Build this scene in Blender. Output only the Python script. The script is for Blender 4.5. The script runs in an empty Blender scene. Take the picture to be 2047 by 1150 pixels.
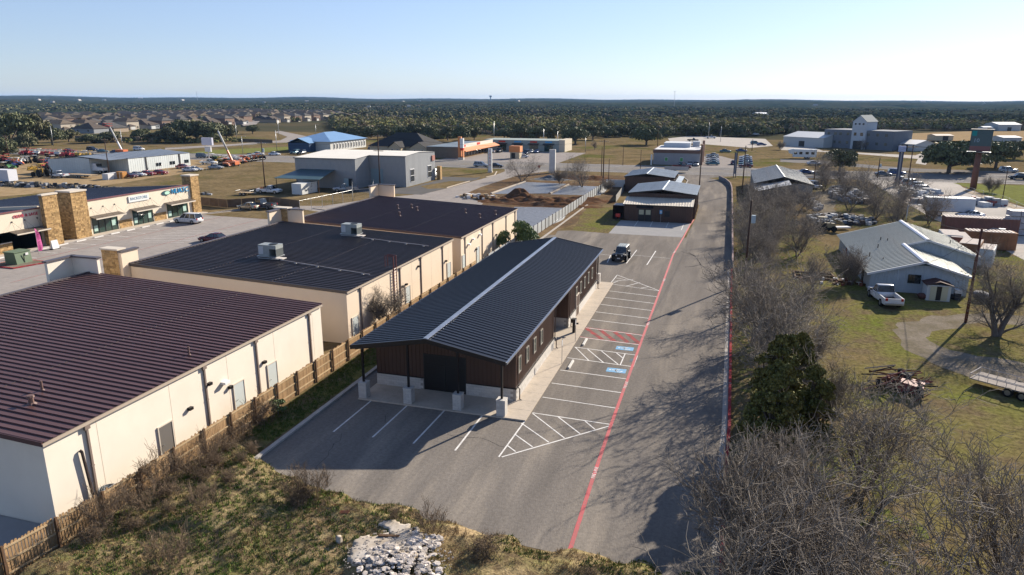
import bpy, math, random
import numpy as np
from mathutils import Vector
random.seed(7); RN = np.random.default_rng(11)
SC = bpy.context.scene; COL = SC.collection
PI = math.pi
HAZE = 4.5e-5
# ---------------------------------------------------------------- camera (fitted to the photograph)
CF, CPIT, CROLL, CYAW, CH = 1402.495, 0.261125, 0.0015034, 0.291073, 21.0
cam_d = bpy.data.cameras.new('camera'); cam = bpy.data.objects.new('camera', cam_d); COL.objects.link(cam); SC.camera = cam
cam_d.sensor_width = 36; cam_d.lens = 36*CF/2047; cam_d.clip_start = .5; cam_d.clip_end = 40000
_h = Vector((-math.sin(CYAW), math.cos(CYAW), 0)); _r0 = Vector((math.cos(CYAW), math.sin(CYAW), 0)); _u = Vector((0, 0, 1))
CFW = _h*math.cos(CPIT)-_u*math.sin(CPIT); _U = _h*math.sin(CPIT)+_u*math.cos(CPIT)
CR = _r0*math.cos(CROLL)+_U*math.sin(CROLL); CU = -_r0*math.sin(CROLL)+_U*math.cos(CROLL)
from mathutils import Matrix
cam.matrix_world = Matrix(((CR.x, CU.x, -CFW.x, 0), (CR.y, CU.y, -CFW.y, 0), (CR.z, CU.z, -CFW.z, CH), (0, 0, 0, 1)))
def G(px, py, z=0.0):
    """ground point (metres) of a position measured on the photograph"""
    w = CR*(px-1023.5)-CU*(py-575)+CFW*CF
    t = (z-CH)/w.z
    return w.x*t, w.y*t
def GP(pts, z=0.0): return [G(a, b, z) for a, b in pts]
# ---------------------------------------------------------------- world and sun
SUN_AZ = math.atan2(.443, .897); SUN_EL = math.radians(24.4)
w = bpy.data.worlds.new('World'); SC.world = w; w.use_nodes = True
nt = w.node_tree; bg = nt.nodes['Background']
sky = nt.nodes.new('ShaderNodeTexSky'); sky.sky_type = 'NISHITA'; sky.sun_disc = False
sky.sun_elevation = SUN_EL; sky.sun_rotation = SUN_AZ; sky.altitude = 300; sky.air_density = 1.0; sky.dust_density = .25; sky.ozone_density = 1.6
gm_ = nt.nodes.new('ShaderNodeGamma'); gm_.inputs[1].default_value = .74; hs_ = nt.nodes.new('ShaderNodeHueSaturation'); hs_.inputs['Saturation'].default_value = .88
tn_ = nt.nodes.new('ShaderNodeMix'); tn_.data_type = 'RGBA'; tn_.blend_type = 'MULTIPLY'; tn_.inputs[0].default_value = 1; tn_.inputs[7].default_value = (.86, .97, 1.26, 1)
nt.links.new(sky.outputs[0], gm_.inputs[0]); nt.links.new(gm_.outputs[0], hs_.inputs['Color']); nt.links.new(hs_.outputs[0], tn_.inputs[6]); nt.links.new(tn_.outputs[2], bg.inputs[0]); bg.inputs[1].default_value = .088
sl = bpy.data.lights.new('sun', 'SUN'); sl.energy = 5.0; sl.angle = math.radians(.53); sl.color = (1, .9, .76)
so = bpy.data.objects.new('sun', sl); COL.objects.link(so)
sd = Vector((math.sin(SUN_AZ)*math.cos(SUN_EL), math.cos(SUN_AZ)*math.cos(SUN_EL), math.sin(SUN_EL)))
so.rotation_euler = (-sd).to_track_quat('-Z', 'Y').to_euler(); so.location = sd*50+Vector((0, 0, 30))
vs = SC.view_settings; vs.view_transform = 'Standard'; vs.look = 'None'; vs.exposure = 1.1; vs.gamma = 1; vs.use_curve_mapping = False
SC.cycles.max_bounces = 5; SC.cycles.diffuse_bounces = 3; SC.cycles.glossy_bounces = 3; SC.cycles.transparent_max_bounces = 6
SC.cycles.volume_bounces = 0
# ---------------------------------------------------------------- materials
MATS = {}
def node(t, k, **kw):
    n = t.nodes.new(k)
    for a, b in kw.items(): setattr(n, a, b)
    return n
def mat(name, c, c2=None, scale=1.0, rough=.8, metal=0, bump=0, bscale=None, c3=None, s3=.1, t3=(.45, .6), island=0, rnd=0, world=False, detail=6, spec=None, stretch=None, grain=None):
    if name in MATS: return MATS[name]
    m = bpy.data.materials.new(name); m.use_nodes = True; t = m.node_tree; b = t.nodes['Principled BSDF']
    b.inputs['Roughness'].default_value = rough; b.inputs['Metallic'].default_value = metal
    if spec is None and rough >= .8: spec = 0.0 if world or 'leaves' in name else .1
    if spec is not None: b.inputs['Specular IOR Level'].default_value = spec
    L = t.links.new
    if world: src = node(t, 'ShaderNodeNewGeometry').outputs['Position']
    else: src = node(t, 'ShaderNodeTexCoord').outputs['Object']
    if stretch:
        mp = node(t, 'ShaderNodeMapping'); mp.inputs['Scale'].default_value = stretch; L(src, mp.inputs[0]); src = mp.outputs[0]
    out = None
    def rgb(c):
        r = node(t, 'ShaderNodeRGB'); r.outputs[0].default_value = (*c, 1); return r.outputs[0]
    out = rgb(c)
    def mix(a, bb, f):
        mx = node(t, 'ShaderNodeMix', data_type='RGBA'); L(f, mx.inputs[0]); L(a, mx.inputs[6]); L(bb, mx.inputs[7]); return mx.outputs[2]
    def noise(s, lo, hi, det=detail):
        n = node(t, 'ShaderNodeTexNoise'); n.inputs['Scale'].default_value = s; n.inputs['Detail'].default_value = det; n.inputs['Roughness'].default_value = .62
        L(src, n.inputs['Vector']); r = node(t, 'ShaderNodeMapRange'); r.inputs[1].default_value = lo; r.inputs[2].default_value = hi
        L(n.outputs[0], r.inputs[0]); return r.outputs[0], n.outputs[0]
    nz = None
    if c2 is not None:
        f, nz = noise(scale, .34, .66); out = mix(out, rgb(c2), f)
    if c3 is not None:
        f, _ = noise(s3, *t3); out = mix(out, rgb(c3), f)
    if island or rnd:
        if island: rv = node(t, 'ShaderNodeNewGeometry').outputs['Random Per Island']; amt = island
        else: rv = node(t, 'ShaderNodeObjectInfo').outputs['Random']; amt = rnd
        r = node(t, 'ShaderNodeMapRange'); r.inputs[3].default_value = 1-amt; r.inputs[4].default_value = 1+amt; L(rv, r.inputs[0])
        h = node(t, 'ShaderNodeHueSaturation'); L(r.outputs[0], h.inputs['Value']); L(out, h.inputs['Color']); out = h.outputs[0]
    if grain:
        n = node(t, 'ShaderNodeTexNoise'); n.inputs['Scale'].default_value = grain[0]; n.inputs['Detail'].default_value = 5; n.inputs['Roughness'].default_value = .75; L(node(t, 'ShaderNodeNewGeometry').outputs['Position'], n.inputs['Vector'])
        r = node(t, 'ShaderNodeMapRange'); r.inputs[1].default_value = .33; r.inputs[2].default_value = .67; r.inputs[3].default_value = 1-grain[1]; r.inputs[4].default_value = 1+grain[1]; L(n.outputs[0], r.inputs[0])
        h = node(t, 'ShaderNodeHueSaturation'); L(r.outputs[0], h.inputs['Value']); L(out, h.inputs['Color']); out = h.outputs[0]
    L(out, b.inputs['Base Color'])
    if bump:
        n = node(t, 'ShaderNodeTexNoise'); n.inputs['Scale'].default_value = bscale or scale*4; n.inputs['Detail'].default_value = 4; L(src, n.inputs['Vector'])
        bp = node(t, 'ShaderNodeBump'); bp.inputs['Strength'].default_value = bump; bp.inputs['Distance'].default_value = .05; L(n.outputs[0], bp.inputs['Height']); L(bp.outputs[0], b.inputs['Normal'])
    MATS[name] = m; return m
def paint(name, c, rough=.35, **k): return mat(name, c, rough=rough, **k)
# ---------------------------------------------------------------- mesh building
class B:
    def __init__(s): s.v = []; s.f = []; s.m = []
    def face(s, pts, m=0):
        i = len(s.v); s.v += [tuple(p) for p in pts]; s.f.append(tuple(range(i, i+len(pts)))); s.m.append(m)
    def hexa(s, a, m=0):   # a: bottom 4 (ccw), top 4
        i = len(s.v); s.v += [tuple(p) for p in a]
        for q in ((3, 2, 1, 0), (4, 5, 6, 7), (0, 1, 5, 4), (1, 2, 6, 5), (2, 3, 7, 6), (3, 0, 4, 7)):
            s.f.append(tuple(i+k for k in q)); s.m.append(m)
        return s
    def box(s, x0, y0, z0, x1, y1, z1, m=0):
        return s.hexa([(x0, y0, z0), (x1, y0, z0), (x1, y1, z0), (x0, y1, z0), (x0, y0, z1), (x1, y0, z1), (x1, y1, z1), (x0, y1, z1)], m)
    def obox(s, cx, cy, z0, z1, lx, ly, a, m=0):
        c, n = math.cos(a), math.sin(a)
        q = [(cx+x*c-y*n, cy+x*n+y*c) for x, y in ((-lx/2, -ly/2), (lx/2, -ly/2), (lx/2, ly/2), (-lx/2, ly/2))]
        return s.hexa([(x, y, z0) for x, y in q]+[(x, y, z1) for x, y in q], m)
    def prism(s, p, z0, z1, m=0, bottom=True):
        n = len(p); i = len(s.v); s.v += [(x, y, z0) for x, y in p]+[(x, y, z1) for x, y in p]
        for k in range(n):
            j = (k+1) % n; s.f.append((i+k, i+j, i+n+j, i+n+k)); s.m.append(m)
        s.f.append(tuple(i+n+k for k in range(n))); s.m.append(m)
        if bottom: s.f.append(tuple(i+n-1-k for k in range(n))); s.m.append(m)
        return s
    def tube(s, p, q, r0, r1=None, n=8, m=0, cap=True):
        r1 = r0 if r1 is None else r1
        p = Vector(p); q = Vector(q); d = (q-p).normalized(); a = Vector((0, 0, 1)) if abs(d.z) < .9 else Vector((1, 0, 0))
        e = d.cross(a).normalized(); f = d.cross(e); i = len(s.v)
        for c, r in ((p, r0), (q, r1)):
            for k in range(n):
                t = 2*PI*k/n; s.v.append(tuple(c+e*(r*math.cos(t))+f*(r*math.sin(t))))
        for k in range(n):
            j = (k+1) % n; s.f.append((i+k, i+j, i+n+j, i+n+k)); s.m.append(m)
        if cap: s.f.append(tuple(i+n+k for k in range(n))); s.m.append(m); s.f.append(tuple(i+n-1-k for k in range(n))); s.m.append(m)
        return s
    def path(s, pts, r, n=5, m=0):
        for a, b in zip(pts, pts[1:]): s.tube(a, b, r, r, n, m, False)
        return s
    def rings(s, rings, m=0, cap=True):
        i = len(s.v); n = len(rings[0])
        for r in rings: s.v += [tuple(p) for p in r]
        for a in range(len(rings)-1):
            for k in range(n):
                j = (k+1) % n; s.f.append((i+a*n+k, i+a*n+j, i+(a+1)*n+j, i+(a+1)*n+k)); s.m.append(m)
        if cap:
            s.f.append(tuple(i+n-1-k for k in range(n))); s.m.append(m)
            s.f.append(tuple(i+(len(rings)-1)*n+k for k in range(n))); s.m.append(m)
        return s
    def mesh(s, name, mats, smooth=False):
        me = bpy.data.meshes.new(name); me.from_pydata(s.v, [], s.f)
        if not isinstance(mats, (list, tuple)): mats = [mats]
        for m in mats: me.materials.append(m)
        if len(mats) > 1: me.polygons.foreach_set('material_index', s.m)
        if smooth: me.polygons.foreach_set('use_smooth', [True]*len(s.f))
        me.update(); return me
    def obj(s, name, mats, parent=None, smooth=False, loc=None, rz=0):
        return place(s.mesh(name, mats, smooth), name, parent, loc, rz)
def place(me, name, parent=None, loc=None, rz=0):
    o = bpy.data.objects.new(name, me); COL.objects.link(o)
    if parent: o.parent = parent
    if loc: o.location = loc
    if rz: o.rotation_euler.z = rz
    return o
def tag(o, label, cat, group=None):
    o['label'] = label; o['category'] = cat
    if group: o['group'] = group
    return o
def thing(name, label, cat, loc=(0, 0, 0), rz=0, group=None):
    o = bpy.data.objects.new(name, None); COL.objects.link(o); o.location = loc; o.rotation_euler.z = rz; o.empty_display_size = .3
    return tag(o, label, cat, group)
def kind(o, k): o['kind'] = k; return o
def dup(root, loc, rz=0, label=None, group=None, scale=None, mats=None):
    def cp(o, par):
        c = o.copy(); COL.objects.link(c); c.parent = par
        for ch in o.children: cp(ch, c)
        return c
    r = cp(root, None); r.location = loc; r.rotation_euler.z = rz
    if label: r['label'] = label
    if group: r['group'] = group
    if scale: r.scale = scale
    return r
def nmesh(name, V, F, mats, smooth=False, mi=None):
    """fast mesh from numpy arrays; F is (M,k)"""
    V = np.asarray(V, np.float32); F = np.asarray(F, np.int32); k = F.shape[1]
    me = bpy.data.meshes.new(name); me.vertices.add(len(V)); me.vertices.foreach_set('co', V.ravel())
    me.loops.add(F.size); me.loops.foreach_set('vertex_index', F.ravel())
    me.polygons.add(len(F)); me.polygons.foreach_set('loop_start', np.arange(0, F.size, k, dtype=np.int32)); me.polygons.foreach_set('loop_total', np.full(len(F), k, np.int32))
    if smooth: me.polygons.foreach_set('use_smooth', np.ones(len(F), bool))
    for m in (mats if isinstance(mats, (list, tuple)) else [mats]): me.materials.append(m)
    if mi is not None: me.polygons.foreach_set('material_index', np.asarray(mi, np.int32))
    me.update(calc_edges=True); return me
def tubes(P0, P1, R0, R1, n):
    P0 = np.asarray(P0, float); P1 = np.asarray(P1, float); D = P1-P0; L = np.linalg.norm(D, axis=1, keepdims=True); D = D/np.maximum(L, 1e-6)
    A = np.where(np.abs(D[:, 2:3]) < .9, np.array([[0, 0, 1.]]), np.array([[1., 0, 0]]))
    E = np.cross(D, A); E /= np.linalg.norm(E, axis=1, keepdims=True); F = np.cross(D, E)
    th = np.arange(n)*2*PI/n; c = np.cos(th)[None, :, None]; s = np.sin(th)[None, :, None]
    ring = E[:, None, :]*c+F[:, None, :]*s
    V = np.concatenate([P0[:, None, :]+ring*np.asarray(R0)[:, None, None], P1[:, None, :]+ring*np.asarray(R1)[:, None, None]], 1).reshape(-1, 3)
    k = np.arange(n); j = (k+1) % n
    q = np.stack([k, j, n+j, n+k], 1)
    Fc = (q[None]+(np.arange(len(P0))*2*n)[:, None, None]).reshape(-1, 4)
    return V, Fc
def panels(root, name, p0, u, L, Vf, pw, m, ribs=1, rh=.04, rw=.05, nrm=(0, 0, 1), sub=True):
    """ribbed sheet panels, each its own object; Vf(s)->vector from lower edge to upper edge"""
    p0 = Vector(p0); u = Vector(u); nrm = Vector(nrm); n = max(1, round(L/pw)); w = L/n; out = []; shared = None
    same = (Vector(Vf(0))-Vector(Vf(L))).length < 1e-6
    for i in range(n):
        if same and shared: me = shared
        else:
            b = B(); cs = []
            for k in range(ribs):
                a = w*k/ribs; e = w*(k+1)/ribs
                cs += [(a+.003, 0), (a+.012, rh), (a+rw*.7, rh), (a+rw, 0), (e-.003 if k == ribs-1 else e-.001, 0)]
            lo = []; hi = []
            for s, h in cs:
                V = Vector(Vf(s if same else i*w+s)); q = u*s+nrm*h; lo.append(q); hi.append(q+V)
            for a in range(len(cs)-1): b.face([lo[a], lo[a+1], hi[a+1], hi[a]])
            me = b.mesh(name, m); shared = me
        out.append(place(me, name, root, p0+u*(i*w)))
    return out
def text_mesh(s, size, m, ext=.02):
    c = bpy.data.curves.new('lettering', 'FONT'); c.body = s; c.size = size; c.extrude = ext; c.align_x = 'CENTER'; c.align_y = 'CENTER'; c.resolution_u = 2
    o = bpy.data.objects.new('lettering', c); COL.objects.link(o)
    dg = bpy.context.evaluated_depsgraph_get(); me = bpy.data.meshes.new_from_object(o.evaluated_get(dg)); bpy.data.objects.remove(o); bpy.data.curves.remove(c)
    me.materials.clear(); me.materials.append(m); return me
# ---------------------------------------------------------------- material set
M_ground = mat('dry_grass_ground', (.185, .137, .075), (.11, .085, .045), .12, .95, grain=(.8, .32), world=True, c3=(.085, .09, .025), s3=.03, t3=(.52, .66), bump=.3, bscale=3, detail=10)
M_lawn = mat('green_winter_lawn', (.115, .128, .030), (.165, .125, .062), .09, .95, grain=(2.6, .5), world=True, c3=(.13, .10, .058), s3=.35, t3=(.44, .62), bump=.6, bscale=5, detail=9)
M_soil = mat('sandy_soil', (.33, .24, .14), (.25, .18, .10), .3, .95, grain=(1, .2), world=True, bump=.4, bscale=4)
M_bank = mat('weedy_bank', (.36, .265, .15), (.10, .11, .032), .32, .95, grain=(7, .4), world=True, c3=(.13, .095, .055), s3=1.6, t3=(.4, .62), bump=1, bscale=9)
M_asph = mat('aged_asphalt', (.205, .183, .160), (.150, .135, .120), .9, .86, grain=(5, .18), world=True, c3=(.275, .24, .198), s3=.8, t3=(.50, .72), bump=.35, bscale=60, stretch=(.55, .07, 1), detail=10)
M_road = mat('road_asphalt', (.22, .205, .19), (.18, .17, .16), .08, .88, grain=(.6, .1), world=True)
M_conc = mat('pale_concrete', (.50, .43, .35), (.43, .375, .31), .5, .85, grain=(5, .08), world=True, c3=(.38, .33, .27), s3=2.2, t3=(.55, .75))
M_conc2 = mat('lot_concrete', (.30, .27, .245), (.26, .235, .215), .2, .86, grain=(1.2, .1), world=True, c3=(.24, .215, .2), s3=.7, t3=(.5, .75))
M_conc3 = mat('grey_concrete', (.31, .30, .29), (.27, .265, .26), .6, .85, world=True)
M_brt = mat('bright_concrete_road', (.46, .42, .37), (.40, .37, .33), .12, .85, grain=(.8, .1), world=True, c3=(.36, .33, .29), s3=.6, t3=(.5, .8))
M_kerb = mat('kerb_concrete', (.42, .39, .35), (.34, .31, .28), 1.5, .85, world=True)
M_redkerb = mat('red_kerb_paint', (.36, .05, .055), (.26, .07, .07), 1.2, .8, world=True, c3=(.30, .26, .24), s3=.9, t3=(.55, .7))
M_white = mat('white_line_paint', (.72, .70, .66), (.5, .48, .46), 1.6, .7, world=True, c3=(.22, .21, .2), s3=9, t3=(.6, .78))
M_red = mat('red_line_paint', (.46, .055, .065), (.34, .075, .075), .8, .75, world=True, c3=(.20, .11, .10), s3=5, t3=(.54, .72))
M_redf = mat('faded_red_paint', (.40, .09, .09), (.16, .11, .10), 2.2, .8, world=True)
M_blue = mat('blue_marking_paint', (.10, .32, .55), (.13, .27, .40), 2.5, .7, world=True)
M_gravel = mat('gravel_drive', (.21, .18, .145), (.14, .12, .085), .5, .95, grain=(4, .3), world=True, bump=.6, bscale=8)
M_stucco = mat('cream_stucco', (.68, .56, .43), (.64, .525, .40), .4, .9, c3=(.56, .45, .345), s3=.22, t3=(.55, .8), bump=.08, bscale=25)
M_stucw = mat('pale_stucco', (.72, .65, .55), (.67, .60, .505), .4, .9, c3=(.58, .51, .42), s3=.2, t3=(.55, .8), bump=.08, bscale=25)
M_cap = mat('dark_coping_metal', (.10, .085, .09), rough=.45, metal=.3)
M_stone = mat('tan_ledge_stone', (.42, .28, .13), (.30, .19, .09), 2.2, .9, island=.35, bump=.3)
M_stonec = mat('pale_stone_cap', (.55, .49, .41), rough=.8)
M_rfA = mat('burgundy_roof_metal', (.118, .062, .056), (.102, .053, .049), .3, .42, .25, rnd=.10)
M_rfB = mat('charcoal_roof_metal', (.050, .040, .042), (.042, .035, .038), .3, .40, .25, rnd=.12)
M_rfC = mat('plum_roof_metal', (.058, .032, .040), (.05, .03, .036), .3, .42, .25, rnd=.12)
M_rfD = mat('blue_black_roof_metal', (.018, .022, .032), (.015, .018, .027), .2, .36, .35, rnd=.12)
M_trimd = mat('black_trim_metal', (.012, .011, .013), rough=.4, metal=.3)
M_ridge = mat('bare_ridge_metal', (.34, .36, .40), (.25, .27, .31), .8, .3, .7)
M_side = mat('brown_wall_siding', (.075, .040, .028), (.066, .036, .026), .5, .45, .2, rnd=.10)
M_cmu = mat('white_split_block', (.55, .52, .48), (.47, .45, .42), 3, .92, bump=.5, bscale=22, rnd=.09)
M_mort = mat('mortar', (.30, .28, .26), rough=.95)
M_glass = mat('dark_window_glass', (.012, .018, .02), rough=.06, spec=.8)
M_glassg = mat('green_store_glass', (.02, .05, .042), (.035, .06, .05), 1, .07, spec=.8)
M_black = mat('black_plastic', (.012, .012, .013), rough=.5)
M_wood = mat('cedar_picket', (.33, .215, .115), (.22, .14, .075), 2.2, .9, stretch=(3, 3, .4), rnd=.22, bump=.2)
M_woodp = mat('pale_fence_rail', (.48, .36, .22), (.36, .26, .15), 2, .9, rnd=.12)
M_woodd = mat('dark_fence_post', (.14, .085, .05), (.09, .055, .035), 3, .9)
M_pole = mat('creosoted_pole', (.085, .052, .038), (.06, .038, .03), 2, .9, stretch=(4, 4, .3))
M_galv = mat('galvanised_steel', (.42, .43, .44), (.36, .37, .38), 3, .4, .7)
M_wire = mat('wire', (.03, .03, .03), rough=.9)
M_door = mat('pale_grey_door', (.46, .50, .49), rough=.5)
M_rust = mat('rusty_steel', (.20, .07, .04), (.10, .045, .03), 2, .85)
M_bark = mat('grey_bark', (.16, .135, .115), (.10, .085, .075), 3, .95, bump=.4)
M_twig = mat('bare_twigs', (.25, .22, .185), (.17, .145, .12), .6, .9, island=.35)
M_twigb = mat('brown_twigs', (.20, .145, .10), (.13, .10, .07), .6, .9, island=.35)
M_leaf = mat('live_oak_leaves', (.125, .135, .055), (.08, .09, .038), .3, .75, island=.45)
M_leafb = mat('olive_leaves', (.14, .13, .052), (.085, .085, .035), .3, .75, island=.45)
M_cedar = mat('cedar_needles', (.105, .115, .036), (.16, .135, .042), .5, .8, island=.5)
M_green = mat('bright_green_leaves', (.11, .16, .045), (.07, .11, .03), .5, .7, island=.4)
M_far = mat('far_woods_canopy', (.014, .028, .019), (.05, .05, .03), .012, .95, grain=(.05, .5), world=True, c3=(.055, .05, .036), s3=.006, t3=(.55, .72), detail=9)
M_hill = mat('far_fields', (.09, .075, .045), (.045, .05, .03), .01, .95, world=True)
def pm(n, c, **k): return mat(n, c, **k)
# ---------------------------------------------------------------- terrain
def hz(x, y):
    r = np.hypot(x, y); az = np.arctan2(x, y)+CYAW   # 0 = view centre, + to the right
    t = np.clip((r-700)/7300, 0, 1)
    far = 39-34*np.clip((az+.7)/1.4, 0, 1)+5*np.sin(az*19+1)+4*np.sin(az*41)
    bumps = 5*np.sin(x*.0031+1)*np.sin(y*.0023)+4*np.sin(x*.0011-y*.0017)
    return far*t**1.25*(r < 1e9)+bumps*np.clip((r-900)/1500, 0, 1)*(1-.6*t)
def polar(r0, r1, nr, a0, a1, na, zf):
    rr = r0*(r1/r0)**(np.arange(nr)/(nr-1)); aa = np.linspace(a0, a1, na)-CYAW
    R, A = np.meshgrid(rr, aa, indexing='ij'); X = R*np.sin(A); Y = R*np.cos(A); Z = zf(X, Y)
    V = np.stack([X, Y, Z], -1).reshape(-1, 3)
    i = np.arange(nr-1)[:, None]*na+np.arange(na-1)[None]; i = i.ravel()
    return V, np.stack([i, i+1, i+na+1, i+na], 1)[:, ::-1]
b = B(); b.face([(-420, -60, 0), (420, -60, 0), (420, 420, 0), (-420, 420, 0)]); g_ = b.obj('ground', M_ground); kind(g_, 'structure')
V, F = polar(380, 11000, 90, -PI, PI, 241, lambda x, y: hz(x, y)-.5*(np.hypot(x, y) < 650)-.3)
kind(place(nmesh('terrain', V, F, M_hill, True), 'terrain'), 'structure')
def vnoise(x, y, s, seed):
    """cheap value noise"""
    x = x*s; y = y*s; xi = np.floor(x).astype(np.int64); yi = np.floor(y).astype(np.int64); fx = x-xi; fy = y-yi
    def h(a, b_):
        n = (a*374761393+b_*668265263+seed*1442695041) & 0x7fffffff; n = ((n ^ (n >> 13))*1274126177) & 0x7fffffff
        return ((n ^ (n >> 16)) & 0xffff)/65535.
    u = fx*fx*(3-2*fx); v = fy*fy*(3-2*fy)
    return (h(xi, yi)*(1-u)+h(xi+1, yi)*u)*(1-v)+(h(xi, yi+1)*(1-u)+h(xi+1, yi+1)*u)*v
def sheet(name, pts, z, m, jit=0, step=1.5, seed=0):
    if jit:
        rs = random.Random(seed); q = []
        for a, c in zip(pts, pts[1:]+pts[:1]):
            n = max(1, int(math.hypot(c[0]-a[0], c[1]-a[1])/step))
            for k in range(n):
                t = k/n; q.append((a[0]+(c[0]-a[0])*t+rs.uniform(-jit, jit)*(k > 0), a[1]+(c[1]-a[1])*t+rs.uniform(-jit, jit)*(k > 0)))
        pts = q
    b = B(); b.face([(x, y, z) for x, y in pts]); me = b.mesh(name, m)
    if me.polygons[0].normal.z < 0: me.flip_normals()
    import bmesh
    bm = bmesh.new(); bm.from_mesh(me); bmesh.ops.triangulate(bm, faces=bm.faces[:]); bm.to_mesh(me); bm.free()
    return kind(place(me, name), 'structure')
# highway and streets
sheet('highway', [(-420, 213), (420, 213), (420, 239), (-420, 239)], .03, M_road)
for yy in (214.2, 237.6):
    b = B(); b.box(-420, yy-.08, .034, -69, yy+.08, .038); b.box(-58, yy-.08, .034, 420, yy+.08, .038); kind(b.obj('road_marking', M_white), 'structure')
b = B()
for yy, dash in ((220.2, 1), (232, 1)):
    for k in range(60): b.box(-360+k*12, yy-.07, .034, -357+k*12, yy+.07, .038)
for yy in (224.2, 228): b.box(-420, yy-.07, .034, 420, yy+.07, .038, 1)
kind(b.obj('road_marking', [M_white, pm('yellow_line_paint', (.5, .34, .06), rough=.7)]), 'structure')
sheet('side_street', [(-66.5, 213.5), (-64, 206), (-63.3, 191), (-64, 180), (-65, 161), (-65.8, 152.5), (-68, 147), (-73, 140), (-78, 126), (-88, 123), (-92, 114), (-94.3, 108.6), (-94.3, -20), (-50, -20), (-50, 79), (-53.5, 79), (-53.5, 106), (-30, 106), (-29.8, 107), (-45, 118), (-48, 139), (-51, 143), (-57, 152), (-57.9, 166), (-57.5, 180), (-57, 196), (-52, 209), (-50, 213.5)], .012, M_conc2)
# yard, lots and fields
sheet('sand_yard', GP([(0, 393), (100, 384), (215, 370), (365, 347), (480, 327), (480, 314), (200, 314), (60, 312), (0, 345)])+[(-300, 190), (-300, 120)], .008, M_soil, 1.2, 5, 1)
sheet('concrete_apron', [(-17.3, 112.6), (-5.6, 112.6), (-5.0, 126.2), (-17.3, 126.2)], .016, M_conc3)
sheet('parking_lot', [(-25.6, 47), (-25.8, 31.8), (-22, 30.5), (-18.5, 30.0), (-13.5, 29.2), (-9.5, 28.8), (-5.9, 28.6), (-3.4, 28.4), (1.0, 28), (1.35, 36), (1.6, 45), (1.72, 63), (1.9, 105), (2.0, 178), (1.4, 190), (-.5, 199), (-4, 205), (4, 213.5), (-16, 213.5), (-10.5, 206), (-9.6, 200), (-9.2, 165), (-4.4, 150), (-4.4, 131), (-5, 112.6), (-17.3, 112.6), (-23.5, 113.5), (-27, 112), (-26.6, 81)], .006, M_asph)
sheet('grass_strip', [(-23.5, 113.7), (-17.5, 112.8), (-17.5, 126), (-19, 127.5), (-19.5, 141), (-26.4, 141)], .014, M_lawn, .25, 1.5, 3)
sheet('grass_strip', [(-28.6, 19), (-26.4, 30), (-26.0, 47), (-26.6, 80), (-28.6, 80)], .010, M_lawn, .12, 1.5, 4)
sheet('gravel_strip', [(-30.8, 48.6), (-28.8, 48.6), (-28.8, 80), (-30.6, 80)], .009, M_gravel)
sheet('dirt_lot', GP([(928, 387), (962, 374), (998, 362.6), (1035, 351), (1060, 345), (1250, 352), (1258, 362), (1250, 385), (1110, 470)])+[(-28.4, 108), (-45, 117), (-48.5, 139)], .010, mat('brown_dirt', (.15, .095, .055), (.10, .075, .05), .3, .95, grain=(2, .35), world=True, c3=(.2, .15, .09), s3=.12, t3=(.5, .65), bump=.8, bscale=3), .6, 3, 5)
M_plast = mat('black_gravel_sheet', (.075, .078, .085), (.17, .175, .185), 1.5, .45, world=True, bump=1, bscale=2.5, c3=(.32, .33, .34), s3=2.5, t3=(.62, .72))
for q in ([(1050, 364), (1132, 368), (1095, 387), (982, 388)], [(1137, 371), (1220, 374), (1200, 391), (1100, 389)], [(1028, 414), (1140, 415), (1125, 440), (1040, 478), (1028, 470)]):
    sheet('building_pad', GP(q), .022, M_plast, .15, 2, 6)
b = B()
for q in ([(982, 388), (1050, 364)], [(1100, 388), (1137, 370)], [(928, 398), (958, 390)]):
    (x0, y0), (x1, y1) = GP(q); L = math.hypot(x1-x0, y1-y0); b.obox((x0+x1)/2, (y0+y1)/2, .03, .28, L, .35, math.atan2(y1-y0, x1-x0))
tag(b.obj('formwork_board', M_conc), 'pale formwork boards edging the dark gravel building pads', 'formwork')
M_lawn2 = mat('bright_lawn', (.16, .17, .055), (.14, .145, .05), .2, .95, grain=(.8, .3), world=True)
sheet('lawn', [(2.3, 18), (60, 18), (60, 100), (40, 112), (16, 112), (8, 150), (2.8, 150)], .007, M_lawn, .2, 3, 7)
sheet('gravel_drive', GP([(1790, 650), (1850, 634), (1950, 628), (2047, 632), (2200, 650), (2200, 668), (1960, 645), (1880, 660), (1850, 675), (1900, 700), (1990, 715), (2150, 750), (2150, 790), (1960, 760), (1860, 725), (1800, 690)]), .012, M_gravel, .45, 1.0, 8)
sheet('gravel_drive', GP([(1630, 385), (1660, 375), (1672, 400), (1668, 420), (1680, 430), (1640, 438), (1636, 410)]), .012, M_gravel, .3, 2, 9)
sheet('yard_concrete', GP([(1735, 362), (1780, 355), (1900, 356), (1925, 375), (1990, 398), (2047, 415), (2300, 500), (2300, 640), (2047, 520), (1950, 470), (1870, 440), (1800, 400)]), .014, M_brt)
sheet('roadside_grass', GP([(1905, 366), (1960, 368), (2200, 376), (2300, 470), (2047, 412), (1985, 393), (1930, 374)]), .018, M_lawn2, .3, 3, 10)
sheet('roadside_grass', [(-64, 196), (-66, 206), (-100, 210), (-90, 200), (-84, 186), (-66.5, 186)], .018, M_ground, .15, 3, 11)
sheet('asphalt_drive', [(-64.5, 182), (-66, 190), (-90, 196), (-74, 180), (-74.5, 160), (-90, 152), (-88, 148), (-66, 148)], .016, mat('dark_drive_asphalt', (.13, .125, .12), (.11, .105, .10), .3, .85, world=True))
sheet('grass_strip', [(-65.3, 161.5), (-65, 177), (-70, 176), (-73, 163), (-69, 158.5)], .022, M_ground)
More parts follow.
